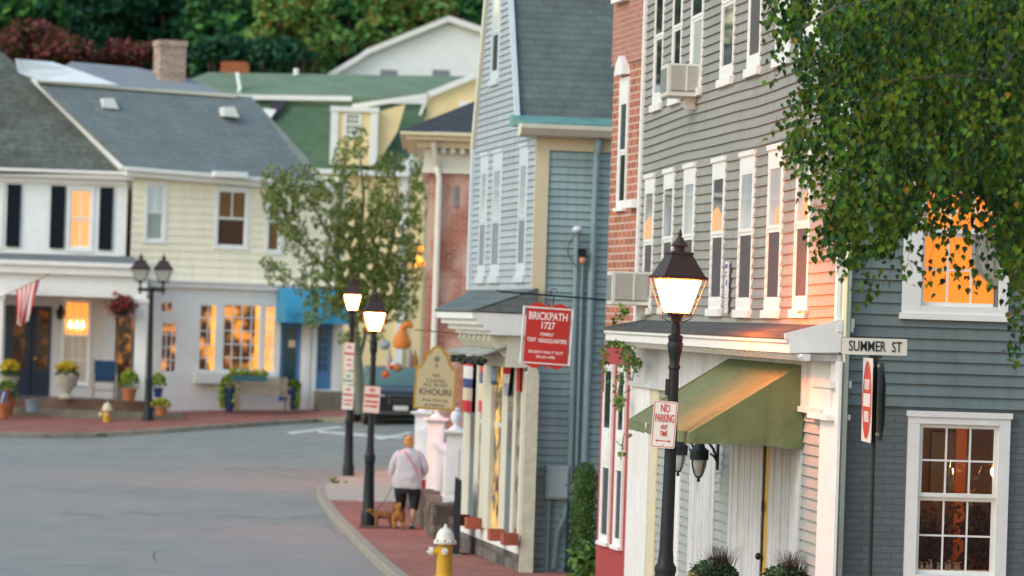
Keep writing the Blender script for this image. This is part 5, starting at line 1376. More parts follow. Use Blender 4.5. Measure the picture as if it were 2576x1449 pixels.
def glazed(name, hole, cols, rows, mat, y=SY + .06, mt=WHT, mun=.03, par=yh, edge=None):
    a, b, c, d = hole; mb = MB()
    f = MB(); f.box(a, a + .04, y - .05, y, c, d).box(b - .04, b, y - .05, y, c, d).box(a + .04, b - .04, y - .05, y, c, c + .04).box(a + .04, b - .04, y - .05, y, d - .04, d)
    for i in range(1, cols): x = a + (b - a) * i / cols; f.box(x - mun / 2, x + mun / 2, y - .04, y - .005, c + .04, d - .04)
    for j in range(1, rows): z = c + (d - c) * j / rows; f.box(a + .04, b - .04, y - .035, y - .006, z - mun / 2, z + mun / 2)
    o = f.build(name, mt, par); MB().box(a, b, y + .001, y + .01, c, d).build('pane', mat, o)
    if edge: MB().box(b - .16, b - .04, y - .004, y - .001, c + .04, d - .04).build('lit_curtain', LSH2, o)
    return o
glazed('window', doorw[0], 2, 1, LSH); glazed('glazed_door', doorw[1], 3, 4, LSH)
glazed('window', bay[0], 2, 5, LSH, edge=1); glazed('window', bay[1], 4, 5, LSH, edge=1); glazed('window', bay[2], 2, 5, LSH2)
p, q = sq3(490, 850)[0], sq3(697, 850)[0]
MB().box(p, q, SY - .3, SY - .002, sq3(600, 966)[1], sq3(600, 940)[1]).box(p, q, SY - .12, SY - .003, sq3(600, 940)[1] + .002, sq3(600, 935)[1] + .03).build('bay_sill', SHW, yh)
BLD = M('blue_door_paint', (.09, .22, .45), .5, .08, 3); BLG = M('blue_door_glass', (.03, .06, .08), .1, .2, 3, spec=.8)
for hole, c_, r_ in ((bdoor[0], 1, 1), (bdoor[1], 3, 3)):
    a, b, c, d = hole; y = SY + .1
    o = MB().box(a, b, y, y + .05, c, d).build('blue_door', BLD, yh)
    hh = (c + (d - c) * .28, d - .15)
    MB().box(a + .13, b - .13, y - .012, y - .002, hh[0], hh[1]).build('pane', BLG, o)
    mb = MB()
    for i in range(1, 3): x = a + .13 + (b - a - .26) * i / 3; mb.box(x - .012, x + .012, y - .02, y - .013, hh[0], hh[1])
    for j in range(1, 5): z = hh[0] + (hh[1] - hh[0]) * j / 5; mb.box(a + .13, b - .13, y - .019, y - .0135, z - .012, z + .012)
    if hole is bdoor[1]: mb.build('glazing_bar', BLD, o)
    else: MB().box(a + .25, a + .45, y - .02, y - .013, hh[0] + .9, hh[0] + 1.1).build('paper_notice', FCR, o)
for a, b in ((767, 779), (783, 795), (842, 856)):
    p, q = sq3(a, 900)[0], sq3(b, 900)[0]; MB().box(p, q, SY - .06, SY - .002, zs0, sq3(a, 810)[1]).build('pilaster', WHT, yh)
# blue awning
AWB = M('blue_canvas', (.04, .27, .44), .75, .1, 4)
mb = MB(); a = sq3(697, 722); b = sq3(792, 722); az = a[1]; fz = yp(770, 790, SY - 1.0)[1]; vz = fz - .25
xa, xb = a[0], x1_ + .0
rows = []
for k in range(8):
    t_ = k / 7; rows.append([(xa + (xb - xa) * j / 12, SY - .02 - 1.0 * math.sin(t_ * math.pi / 2), fz + (az - fz) * math.cos(t_ * math.pi / 2)) for j in range(13)])
mb.grid(rows); mb.grid([[(xa + (xb - xa) * j / 24, SY - 1.02 - .02 * math.sin(j), z) for j in range(25)] for z in (fz, vz)])
for x in (xa, xb):
    mb.face([(x, SY - .02, az)] + [(x, SY - .02 - 1.0 * math.sin(t_ * math.pi / 14), fz + (az - fz) * math.cos(t_ * math.pi / 14)) for t_ in range(1, 8)] + [(x, SY - 1.0, vz), (x, SY - .02, vz)])
mb.build('awning', AWB, yh)
MB().box(sq3(788, 1000)[0], sq3(862, 1000)[0], SY - .8, SY - .01, -.2, yp(820, 985, SY - .8)[1]).build('door_step', STEP, yh)
# ================================================================ THINGS ON THE PORCH AND PAVEMENT
MUMY = M('yellow_mums', (.55, .40, .02), .8, .15, 9); MUMG = M('mum_leaves', (.10, .14, .02), .8, .25, 9); LIME = M('lime_foliage', (.34, .42, .03), .7, .2, 9); LIMD = M('green_foliage', (.12, .22, .03), .7, .25, 9)
URN = M('stone_urn', (.45, .42, .36), .8, .12, 6); TERR = M('terracotta', (.40, .14, .06), .8, .12, 6); POTB = M('blue_glazed_pot', (.02, .05, .16), .25, .1, 4); REDF = M('red_flowers', (.50, .03, .04), .7, .15, 9)
def dome(n, rx, ry, rz, z0_=0.):
    P = []
    for k in range(n):
        a = random.uniform(0, 6.28); u = math.sqrt(random.random()); r = random.uniform(.85, 1.05)
        P.append((rx * u * math.cos(a) * r, ry * u * math.sin(a) * r, z0_ + rz * math.sqrt(max(0, 1 - u * u)) * r))
    return P
def pot_at(px_, py_, Y, dz=0): P = at(px_, py_, Y); return P
def potted(label, cx_, ybot, Y, ytop_pot, wpot, ytop, wf, mats, potmat, urn=False, under=None, grp=None, nm='potted_plant', n=500):
    c = at(cx_, ybot, Y); s = Y / FPX; H = (ybot - ytop_pot) * s; F_ = (ytop_pot - ytop) * s; r = wpot / 2 * s
    t = thing(nm, label, 'potted plant', c, 0, grp)
    prof = [(r * .55, 0), (r * .6, H * .08), (r * .35, H * .2), (r * .4, H * .35), (r * .85, H * .6), (r * .9, H * .8), (r * 1.05, H * .93), (r * 1.1, H), (r * .8, H)] if urn else [(r * .7, 0), (r * .9, H * .8), (r, H * .82), (r, H), (r * .8, H)]
    MB().lathe(prof, n=16).build('pot', potmat, t, smooth=True)
    if under: leafmass('leaves', dome(n // 2, wf / 2 * s * .95, wf / 2 * s * .7, F_ * .55, H * .97), .10, under, parent=t)
    leafmass('flowers' if under else 'leaves', [(x, y, z) for x, y, z in dome(n, wf / 2 * s, wf / 2 * s * .8, F_ * (.97), H) if not under or z > H + F_ * .42], .09, mats, parent=t)
    return t
potted('round yellow mums in a tall pale urn beside the porch window', 166, 1003, 107.6, 945, 62, 908, 68, [MUMY], URN, True, [MUMG])
potted('yellow mums in a pale urn at the left edge beside the navy door', 22, 985, 107.6, 948, 50, 904, 58, [MUMY], URN, True, [MUMG])
potted('dark green plant in a terracotta pot at the left edge of the steps', 14, 1058, 106.7, 1010, 44, 955, 60, [LIMD, MUMG], TERR)
potted('lime green plant in a terracotta pot beside the porch column', 323, 1008, 107.4, 978, 42, 930, 56, [LIME, LIMD], TERR)
potted('lime green bush in a dark pot behind the twin lamp post', 397, 1000, 107.8, 975, 26, 938, 40, [LIME, LIMD], POTB)
potted('small yellow flowers in a terracotta pot right of the twin lamp post', 405, 1045, 106.4, 1025, 32, 1003, 52, [MUMY, LIMD], TERR)
t = potted('trailing lime foliage over a blue pot left of the bench', 576, 1035, 109.5, 975, 26, 942, 50, [LIME, LIMD], POTB)
s = 109.5 / FPX; P = [(random.choice((-1, 1)) * random.gauss(17, 4) * s, random.gauss(0, .1), random.uniform(8, 62) * s) for k in range(600)]
leafmass('trailing_leaves', P, .10, [LIME, LIMD], parent=t)
t = potted('trailing lime foliage in a dark pot right of the bench', 735, 1030, 110.4, 975, 26, 955, 42, [LIMD, MUMG], POTB)
P = [(random.gauss(12, 3) * 110.4 / FPX, random.gauss(0, .08), random.uniform(4, 62) * 110.4 / FPX) for k in range(300)]; leafmass('trailing_leaves', P, .10, [LIME, LIMD], parent=t)
# window box
c = at(625, 958, 109.4); t = thing('window_box', 'teal window box of yellow flowers under the lit shop bay', 'window box', c, FY.rot); s = .0107
MB().box(-45 * s, 45 * s, -.12, .12, 0, .15).build('box', M('teal_box', (.05, .14, .17), .6, .1, 4), t)
leafmass('flowers', [(random.uniform(-50, 50) * s, random.gauss(0, .08), .15 + abs(random.gauss(0, .09))) for k in range(420)], .09, [MUMY, LIMD, LIME], parent=t)
# bucket
c = at(81, 1036, 106.5); t = thing('bucket', 'blue grey metal bucket on the left end of the porch steps', 'bucket', c)
MB().lathe([(.15, 0), (.2, .33), (.21, .34), (.19, .34), (.14, .03)], n=14).build('pail', M('blue_grey_metal', (.22, .30, .35), .5, .1, 4), t, smooth=True)
MB().tube([(.2 * math.cos(k * .314), 0, .34 + .12 * math.sin(k * .314)) for k in range(11)], .008, 4).build('handle', IRON, t)
# open sign / small flag at far left
c = at(8, 1020, 105.8); t = thing('potted_flowers', 'red flowers in a pot with a small striped flag at the left frame edge', 'potted plant', c)
MB().lathe([(.14, -.35), (.2, 0), (.21, .02)], n=12).build('pot', TERR, t, smooth=True)
leafmass('flowers', dome(260, .25, .2, .45), .09, [REDF, LIMD], parent=t)
MB().prism([(-.12, .12), (.08, .05), (.16, .35), (-.04, .42)], -.34, -.33).build('flag_cloth', FBL, t); MB().prism([(-.03, .10), (.0, .09), (.07, .36), (.04, .37)], -.345, -.341).build('flag_stripe', FW, t)
# chair
c = at(262, 1002, 107.5); s = 107.5 / FPX; t = thing('porch_chair', 'navy backed wooden porch chair beside the urn', 'chair', c, R(8))
WOOD = M('weathered_wood', (.34, .26, .19), .8, .2, 8)
MB().box(-.28, .28, .18, .22, .45, 1.02).build('backrest', M('navy_canvas', (.01, .05, .12), .8, .1, 6), t)
MB().box(-.28, .28, -.28, .18, .42, .45).build('seat', WOOD, t)
for x_, y_ in ((-.3, -.3), (.3, -.3), (-.3, .24), (.3, .24)): MB().box(x_ - .022, x_ + .022, y_ - .022, y_ + .022, 0, 1.06 if y_ > 0 else .62).build('leg', WOOD, t)
MB().box(-.33, -.27, -.32, .26, .62, .65).box(.27, .33, -.32, .26, .62, .65).build('armrest', WOOD, t)
MB().box(-.28, .28, -.3, -.27, .2, .23).build('stretcher', WOOD, t); MB().box(-.28, .28, .22, .25, .2, .23).build('stretcher', WOOD, t)
# bench
c = at(660, 1030, 109.2); t = thing('bench', 'weathered slatted wooden bench under the lit bay window', 'bench', c, R(14)); L_ = .72
mb = MB()
for k in range(6): mb.box(-L_, L_, .22 + .012 * k, .25 + .012 * k, .44 + .075 * k, .50 + .075 * k)
mb.build('backrest', WOOD, t)
mb = MB()
for k in range(5): mb.box(-L_, L_, -.28 + .1 * k, -.2 + .1 * k, .38, .41)
mb.build('seat', WOOD, t)
for x_ in (-L_ + .04, L_ - .04):
    MB().box(x_ - .03, x_ + .03, -.28, -.22, 0, .38).build('leg', WOOD, t); MB().box(x_ - .03, x_ + .03, .2, .26, 0, .9).build('leg', WOOD, t); MB().box(x_ - .035, x_ + .035, -.3, .26, .6, .63).build('armrest', WOOD, t)
# hanging basket
c = at(307, 744, 107.8); t = thing('hanging_basket', 'dark hanging basket of red flowers under the porch beam', 'hanging basket', c); s = .01056
P = [(random.gauss(0, 15) * s, random.gauss(0, 13) * s, -(27 + random.gauss(0, 12)) * s) for k in range(900)]
leafmass('flowers', P, .11, [REDF, M('dark_basket_leaves', (.03, .05, .015), .8, .3, 9), M('dark_basket_leaves2', (.05, .03, .015), .8, .3, 9)], parent=t)
MB().lathe([(.02, -.56), (.12, -.52), (.2, -.42)], n=12).build('basket', IRON, t, smooth=True)
MB().tube([(0, 0, .0), (0, 0, -.2)], .01, 4).build('hook', IRON, t)
# porch lantern
c = at(153, 790, 110.05); t = thing('porch_lantern', 'black wall lantern between the navy door and the lit porch window', 'lantern', c)
MB().lathe([(.05, -.16), (.1, -.1), (.13, .04), (.14, .06), (.06, .18), (.03, .26)], n=6).build('body', IRON, t); MB().box(-.03, .03, 0, .12, -.1, .1).build('bracket', IRON, t)
# flag
a = at(-4, 751, 108.0); b = at(122, 691, 107.1); t = thing('flag', 'stars and stripes flag drooping from an angled pole on the porch', 'flag', a)
MB().tube([(0, 0, 0), tuple(b - a)], .014, 6).ball(tuple(b - a), .025, .025, .025, 8, 5).build('pole', M('pole_brown', (.3, .2, .1), .5, .1, 5), t)
mb = MB(); n = 10; s = .0105
top = lambda u: ((b - a) * (.36 + .47 * u))
for i in range(n):
    u0, u1 = i / n, (i + 1) / n
    mb.m(i % 2)
    cols = []
    for u in (u0, u1):
        p = top(u); base_ = Vector(((70 + 34 * (u - .5) + 4 * math.sin(u * 9)) * s, -.45, 0)); L_ = (72 + 40 * (1 - abs(u - .55) * 1.1)) * s
        cols.append([tuple(Vector((p.x * (1 - w_) + (base_.x - .01) * w_ + .04 * math.sin(u * 14 + w_ * 3) * w_, p.y * (1 - w_) + (-.5) * w_ + .08 * math.sin(u * 20) * w_, p.z - L_ * w_))) for w_ in (0, .2, .4, .6, .8, 1)])
    if u0 > .8:
        mb.m(2); mb.grid([c_[:3] for c_ in cols]); mb.m(i % 2); mb.grid([c_[2:] for c_ in cols])
    else: mb.grid(cols)
mb.build('cloth', [FRD, FW, FBL], t)
# ================================================================ CAR
cz = ground(1003, 1075, 0); Yc = 103.5; c = at(1012, 1074, Yc)
t = thing('parked_car', 'dark car parked nose forward behind the rug cleaning sign', 'car', (c.x, Yc, c.z), R(8))
CARP = M('black_car_paint', (.015, .022, .028), .3, .05, 3, spec=.4); CHR = M('chrome', (.6, .65, .68), .15, .05, 3, metal=1); TYR = M('tyre', (.015, .015, .015), .9, .1, 5); CGL = M('windscreen_glass', (.09, .17, .15), .15, .2, 2, spec=.5)
W_ = .95
mb = MB()
def carring(y, pts): return [(x, y, z) for x, z in pts]
def prof(w, zb, zm, zt): return [(-w * .9, zb), (-w, zb + .1), (-w, zm), (-w * .92, zt), (w * .92, zt), (w, zm), (w, zb + .1), (w * .9, zb)]
mb.grid([carring(-.05, prof(.78, .28, .55, .78)), carring(0.12, prof(.92, .22, .62, .92)), carring(.6, prof(.95, .2, .7, 1.0)), carring(1.35, prof(.95, .2, .75, 1.05)), carring(3.9, prof(.95, .2, .78, 1.05)), carring(4.6, prof(.9, .25, .75, 1.0))], True)
mb.cap(carring(-.05, prof(.78, .28, .55, .78)), True); mb.cap(carring(4.6, prof(.9, .25, .75, 1.0)))
mb.build('body', CARP, t, smooth=True)
mb = MB(); mb.grid([carring(1.3, [(-.85, 1.0), (-.8, 1.02), (.8, 1.02), (.85, 1.0)]), carring(1.95, [(-.82, 1.05), (-.66, 1.5), (.66, 1.5), (.82, 1.05)]), carring(3.6, [(-.84, 1.05), (-.68, 1.5), (.68, 1.5), (.84, 1.05)]), carring(4.3, [(-.8, 1.02), (-.7, 1.1), (.7, 1.1), (.8, 1.02)])]); mb.build('cabin_glass', CGL, t, smooth=True)
MB().slab([(-.64, 1.98, 1.51), (.64, 1.98, 1.51), (.66, 3.5, 1.53), (-.66, 3.5, 1.53)], .03).build('car_roof', CARP, t)
mb = MB()
for z0_, z1_ in ((.80, .83), (.70, .72), (.62, .64)): mb.box(-.4, .4, -.1, -.04, z0_, z1_)
mb.box(-.4, -.37, -.09, -.04, .58, .85).box(.37, .4, -.09, -.04, .58, .85); mb.build('grille', CHR, t)
for s_ in (-1, 1): MB().prism([(s_ * .45, .68), (s_ * .8, .72), (s_ * .84, .84), (s_ * .48, .82)][::s_], -.04, .12).build('headlight', M('headlight_glass', (.6, .65, .68), .1, .05, 3, spec=1.), t)
MB().box(-.85, .85, -.1, -.02, .34, .38).build('bumper_trim', CHR, t)
MB().box(-.26, .12, -.13, -.105, .43, .55).build('licence_plate', SGW, t)
for s_ in (-1, 1):
    for y_ in (.75, 3.6):
        wv = MB().lathe([(.12, -.1), (.32, -.1), (.34, -.06), (.34, .06), (.32, .1), (.12, .1)], n=20, ax='x').build('wheel', TYR, t, loc=(s_ * .85, y_, .34)); MB().lathe([(.2, -.105), (.2, .105)], n=14, ax='x').build('rim', CHR, wv)
# ================================================================ WOMAN, BAG, LEASH, DOGS
pf0 = ground(1022, 1329, .13); Yw = pf0.y
SKIN = M('skin', (.62, .34, .25), .6, .05, 4); TOP = M('lilac_grey_knit', (.50, .46, .50), .9, .06, 12); LEG = M('black_leggings', (.012, .014, .022), .8, .1, 9); HAIR = M('strawberry_blonde_hair', (.52, .25, .08), .7, .2, 14); SHOE = M('pale_blue_shoe', (.45, .58, .62), .6, .06, 6); SOLE = M('dark_sole', (.05, .05, .06), .8, .1, 5)
woman = thing('person', 'woman in a lilac grey top and black cropped leggings walking away with two dogs', 'person', pf0)
def skin_fig(name, verts, edges, mat, parent, sub=2):
    me = bpy.data.meshes.new(name); bm = bmesh.new(); lay = bm.verts.layers.skin.verify()
    V = []
    for i, (p, r) in enumerate(verts):
        v = bm.verts.new(p); v[lay].radius = r if isinstance(r, tuple) else (r, r)
        if i == 0: v[lay].use_root = True
        V.append(v)
    for a, b in edges: bm.edges.new((V[a], V[b]))
    bm.to_mesh(me); bm.free(); me.materials.append(mat)
    o = bpy.data.objects.new(name, me); COL.objects.link(o); o.parent = parent
    sk = o.modifiers.new('Skin', 'SKIN'); sk.use_smooth_shade = True
    sb_ = o.modifiers.new('Sub', 'SUBSURF'); sb_.levels = sub; sb_.render_levels = sub
    return o
V = [((0, 0, .82), (.15, .12)), ((0, 0, .98), (.15, .12)), ((0, .01, 1.15), (.15, .11)), ((0, .02, 1.30), (.12, .09)), ((0, .03, 1.37), .05), ((0, .05, 1.42), .05), ((0, .06, 1.47), (.065, .075)), ((0, .06, 1.55), (.062, .075)),
     ((-.17, .02, 1.30), .06), ((-.25, .0, 1.08), .048), ((-.25, .02, .87), .035), ((-.245, .04, .80), (.026, .035)),
     ((.18, .02, 1.30), .06), ((.27, .02, 1.08), .048), ((.23, .14, .90), .035), ((.20, .20, .86), (.026, .035)),
     ((-.10, .0, .78), .095), ((-.10, .10, .45), .06), ((-.10, .14, .12), .035), ((-.10, .22, .03), .03),
     ((.11, 0, .78), .095), ((.12, -.02, .45), .06), ((.105, -.14, .15), .037), ((.10, -.10, .05), .032)]
E = [(0, 1), (1, 2), (2, 3), (3, 4), (4, 5), (5, 6), (6, 7), (3, 8), (8, 9), (9, 10), (10, 11), (3, 12), (12, 13), (13, 14), (14, 15), (0, 16), (16, 17), (17, 18), (18, 19), (0, 20), (20, 21), (21, 22), (22, 23)]
def hand(V, E, root, d, side, curl=.5):
    """five short finger chains from the palm vertex"""
    p = Vector(V[root][0]); d = Vector(d).normalized(); w = side
    for k in range(4):
        off_ = w * (-.022 + .015 * k); L_ = (.030, .036, .034, .026)[k]; i = len(V)
        a = p + off_ + d * .028; b_ = a + d * L_; c_ = b_ + (d * (1 - curl) + Vector((0, .8, -.1)) * curl).normalized() * L_ * .8
        for q in (a, b_, c_): V.append((tuple(q), .0085))
        E += [(root, i), (i, i + 1), (i + 1, i + 2)]
    i = len(V); a = p - w * .03; b_ = a - w * .015 + d * .03; V.append((tuple(a), .010)); V.append((tuple(b_), .0085)); E += [(root, i), (i, i + 1)]
hand(V, E, 11, (0, .15, -1), Vector((0, 1, 0)) * 1.0); hand(V, E, 15, (-.4, .7, -.3), Vector((.5, .3, .6)))
skin_fig('body', V, E, SKIN, woman)
N16 = 20
MB().loft([(0, 0, .70, .255, .17), (0, 0, .72, .262, .18), (0, 0, .84, .262, .19), (0, -.01, .95, .245, .175), (0, 0, 1.06, .225, .16), (0, 0, 1.17, .232, .155), (0, .01, 1.27, .23, .145), (0, .02, 1.33, .19, .115), (0, .03, 1.365, .105, .085), (0, .035, 1.39, .066, .066)], N16, .85).build('top', TOP, woman, smooth=True)
_tx = bpy.data.textures.new('folds', 'CLOUDS'); _tx.noise_scale = .16
def folds(o, k):
    a_ = o.modifiers.new('Sub', 'SUBSURF'); a_.levels = a_.render_levels = 2
    d_ = o.modifiers.new('Folds', 'DISPLACE'); d_.texture = _tx; d_.strength = k; d_.mid_level = .5
folds([o for o in woman.children if o.name.startswith('top')][0], .045)
mb = MB()
mb.tube([(-.14, .02, 1.31), (-.20, .01, 1.25), (-.255, .0, 1.12), (-.285, .0, 1.02), (-.29, .02, .93)], [.075, .08, .072, .062, .052], 12)
mb.tube([(.14, .02, 1.31), (.20, .01, 1.25), (.27, .01, 1.12), (.30, .03, 1.04), (.275, .10, .97), (.26, .13, .94)], [.075, .08, .072, .066, .058, .05], 12)
mb.build('sleeve', TOP, woman, smooth=True)
mb = MB(); mb.loft([(0, 0, .62, .225, .15), (0, 0, .74, .235, .165)], N16)
mb.tube([(-.105, 0, .72), (-.115, .03, .58), (-.11, .09, .42), (-.105, .12, .30)], [.125, .11, .082, .068], 14)
mb.tube([(.115, 0, .72), (.125, -.0, .58), (.125, -.03, .42), (.12, -.06, .33)], [.125, .11, .085, .07], 14)
mb.build('leggings', LEG, woman, smooth=True)
mb = MB().ball((0, .055, 1.525), .083, .095, .098, 16, 10).ball((0, .0, 1.565), .06, .06, .055, 12, 8).loft([(0, .03, 1.42, .05, .05), (0, .02, 1.46, .078, .07), (0, .03, 1.52, .084, .09)], 14)
mb.build('hair', HAIR, woman, smooth=True)
mb = MB(); mb.ball((-.10, .24, .05), .045, .12, .05, 12, 8).ball((.10, -.09, .075), .045, .085, .06, 12, 8); mb.build('shoe', SHOE, woman, smooth=True)
mb = MB(); mb.box(-.145, -.055, .13, .36, -.0, .02); mb.prism([(.055, .01), (.145, .01), (.145, .05), (.055, .05)], -.17, .0); mb.build('sole', SOLE, woman)
mb = MB(); mb.ball((-.086, .07, 1.50), .012, .02, .03, 8, 6).ball((.086, .07, 1.50), .012, .02, .03, 8, 6); mb.build('ear', SKIN, woman, smooth=True)
STR = M('coral_strap', (.55, .20, .17), .7, .08, 8)
bag = thing('handbag', 'small red bag on a coral strap at the walking woman\'s right hip', 'handbag', woman.location)
mb = MB(); P = []
for k in range(9):
    u = k / 8; x = -.07 + .33 * u; z = 1.345 - .47 * u; P.append((x, -.165 + .01 * abs(u - .5) - (.01 if u > .2 else -.03), z))
mb.tube(P, .013, 6); mb.build('strap', STR, bag, smooth=True)
MB().loft([(.27, .02, .70, .03, .05), (.275, .02, .72, .045, .08), (.27, .02, .80, .045, .085), (.265, .02, .85, .03, .06)], 12).build('pouch', FRD, bag, smooth=True)
MB().box(.26, .33, -.05, -.03, .86, .90).build('flap', FW, bag)
# dogs
FURB = M('brown_dog_fur', (.23, .10, .035), .9, .25, 14); FURG = M('golden_dog_fur', (.36, .16, .045), .9, .25, 14)
gd = ground(962, 1326, .13); dog = thing('dog', 'small brown dog standing side on between lamp post and woman', 'dog', (gd.x, Yw + .15, g(gd.x, Yw) + .13), math.pi + R(10))
# local: +x forward (muzzle); body long and low
V = [((-.02, 0, .215), (.06, .07)), ((.10, 0, .22), (.07, .085)), ((-.12, 0, .22), (.055, .06)), ((.17, 0, .25), .05), ((.22, 0, .29), (.045, .045)), ((.28, 0, .275), .026), ((.315, 0, .27), .016),
     ((.11, .05, .15), .028), ((.115, .05, .08), .017), ((.11, .05, .02), .016), ((.13, .05, .012), .015), ((.10, -.05, .15), .028), ((.09, -.05, .08), .017), ((.085, -.05, .02), .016), ((.105, -.05, .012), .015),
     ((-.12, .05, .16), .035), ((-.10, .05, .10), .022), ((-.135, .05, .065), .015), ((-.125, .05, .015), .015), ((-.105, .05, .012), .014), ((-.14, -.05, .16), .035), ((-.13, -.05, .10), .022), ((-.165, -.05, .065), .015), ((-.155, -.05, .015), .015), ((-.135, -.05, .012), .014),
     ((-.17, 0, .25), .018), ((-.23, 0, .29), .014), ((-.27, 0, .34), .01)]
E = [(0, 1), (0, 2), (1, 3), (3, 4), (4, 5), (5, 6), (1, 7), (7, 8), (8, 9), (9, 10), (1, 11), (11, 12), (12, 13), (13, 14), (2, 15), (15, 16), (16, 17), (17, 18), (18, 19), (2, 20), (20, 21), (21, 22), (22, 23), (23, 24), (2, 25), (25, 26), (26, 27)]
skin_fig('body', V, E, FURB, dog)
MB().ball((.205, .045, .285), .02, .012, .04, 8, 6).ball((.205, -.045, .285), .02, .012, .04, 8, 6).build('ear', M('dark_brown_fur', (.10, .04, .015), .9, .2, 12), dog, smooth=True)
MB().ball((.33, 0, .275), .01, .012, .01, 8, 6).build('nose', IRON, dog)
gd = ground(1000, 1331, .13); dog2 = thing('dog', 'golden fluffy dog seen from behind at the woman\'s left foot', 'dog', (gd.x, Yw - .25, g(gd.x, Yw - .25) + .13), math.pi / 2 + R(6))
V2_ = [((0, 0, .26), (.085, .09)), ((.14, 0, .27), (.09, .10)), ((-.12, 0, .26), (.085, .095)), ((.22, 0, .33), .065), ((.27, 0, .40), (.06, .06)), ((.34, 0, .385), .035), ((.38, 0, .38), .022),
     ((.14, .07, .17), .04), ((.14, .07, .09), .026), ((.14, .07, .025), .024), ((.165, .07, .02), .022), ((.13, -.07, .17), .04), ((.13, -.07, .09), .026), ((.13, -.07, .025), .024), ((.155, -.07, .02), .022),
     ((-.13, .075, .19), .055), ((-.10, .075, .13), .035), ((-.15, .075, .09), .024), ((-.14, .075, .025), .024), ((-.115, .075, .02), .022), ((-.13, -.075, .19), .055), ((-.10, -.075, .13), .035), ((-.15, -.075, .09), .024), ((-.14, -.075, .025), .024), ((-.115, -.075, .02), .022),
     ((-.18, 0, .32), .03), ((-.22, 0, .40), .04), ((-.19, 0, .47), .028)]
skin_fig('body', V2_, E, FURG, dog2)
MB().ball((.25, .06, .40), .025, .014, .045, 8, 6).ball((.25, -.06, .40), .025, .014, .045, 8, 6).build('ear', FURB, dog2, smooth=True)
P = []
for k in range(500):
    a = random.uniform(0, 6.28); P.append((random.uniform(-.2, .2), .10 * math.cos(a), .27 + .10 * math.sin(a)))
leafmass('fur_tuft', P, .035, [FURG, FURB], parent=dog2)
hp_ = Vector((-.245, .05, .77))
for dg_, lab, tz in ((dog, 'thin dark leash from the woman\'s hand to the brown dog', .28), (dog2, 'thin dark leash from the woman\'s hand to the golden dog', .36)):
    A = Vector(woman.location) + hp_; Bv = Vector(dg_.location) + Vector((.12 * math.cos(dg_.rotation_euler[2]), .12 * math.sin(dg_.rotation_euler[2]), tz)); mb = MB()
    mb.tube([tuple(A.lerp(Bv, k / 8) - A - Vector((0, 0, .05 * math.sin(math.pi * k / 8)))) for k in range(9)], .006, 5)
    o = mb.build('leash', IRON); o.location = A; tag(o, lab, 'leash')
# ================================================================ GREEN ROOFED YELLOW HOUSE
FGR = Frame(Vector((at(900, 800, 132).x, 132, 1.0)), (1, .0)); r_ = FGR.px
GRN = M('green_roof_shingle', (.085, .155, .095), .9, .12, 1.2, kind='shingle', bs=1.3); GRNL = M('light_green_roof_shingle', (.18, .255, .165), .9, .12, 1.2, kind='shingle', bs=1.3); BUT = M('butter_yellow_clapboard', (.80, .63, .34), .6, .05, 3)
def rp3(px_, py_, y=0.): x, z = r_(px_, py_, y); return (x, y, z)
gh = fthing('gambrel_house', 'yellow house with a green gambrel roof and a white trimmed dormer behind the tree', 'house', FGR)
MB().box(r_(640, 700)[0], r_(1062, 700)[0], .2, 8, 0, r_(900, 432)[1]).build('wall', BUT, gh)
MB().box(r_(1000, 700)[0], r_(1018, 700)[0], .05, .25, 0, r_(1010, 400)[1]).build('corner_board', WHT, gh)
MB().box(r_(640, 430)[0], r_(1030, 430)[0], -.2, .3, r_(900, 440)[1], r_(900, 428)[1]).build('eave_board', WHT, gh)
mb = MB(); mb.slab([rp3(560, 432, -.1), rp3(1015, 432, -.1), rp3(1078, 262, 1.6), rp3(560, 252, 1.6)], .1); mb.build('lower_roof', GRN, gh)
mb = MB(); mb.slab([rp3(470, 232, 1.5), rp3(560, 246, 1.5), rp3(885, 268, 1.5), rp3(1078, 242, 1.5), rp3(1198, 192, 5.5), rp3(900, 188, 5.5), rp3(524, 182, 5.5), rp3(475, 200, 4.5)], .1); mb.build('upper_roof', GRNL, gh)
mb = MB()
def beam(a, b, w_=.16, up=.0, th=.1):
    a, b = Vector(a), Vector(b); u = Vector((0, 0, w_)); d_ = Vector((0, th, 0))
    P = [a, b, b + u, a + u]; mb.face(P); mb.face([p + d_ for p in P][::-1])
    for i in range(4): j = (i + 1) % 4; mb.face([P[j], P[i], P[i] + d_, P[j] + d_])
beam(rp3(560, 249, 1.35), rp3(885, 254, 1.35)); beam(rp3(885, 274, 1.3), rp3(1078, 246, 1.3)); beam(rp3(1075, 246, 1.3), rp3(1196, 197, 1.3), .2)
beam(rp3(1075, 250, 1.32), rp3(1052, 312, 1.32), .3); mb.build('roof_trim', WHT, gh)
mb = MB(); mb.prism([r_(1045, 330, 1.5), r_(1230, 330, 1.5), r_(1230, 196, 1.5), r_(1195, 198, 1.5), r_(1078, 246, 1.5)], 1.5, 1.7); mb.build('gable_wall', BUT, gh)
MB().box(r_(1155, 270, 1.5)[0], r_(1200, 270, 1.5)[0], 1.4, 1.49, r_(1170, 300, 1.5)[1], r_(1170, 256, 1.5)[1]).build('window', WHT, gh)
MB().box(r_(1168, 270, 1.5)[0], r_(1200, 270, 1.5)[0], 1.37, 1.395, r_(1170, 300, 1.5)[1], r_(1170, 266, 1.5)[1]).build('pane', PALEG, gh)
dm = MB().box(r_(833, 340, -.3)[0], r_(948, 340, -.3)[0], -.3, 1.5, r_(890, 415, -.3)[1], r_(890, 272, -.3)[1]).build('dormer', BUT, gh)
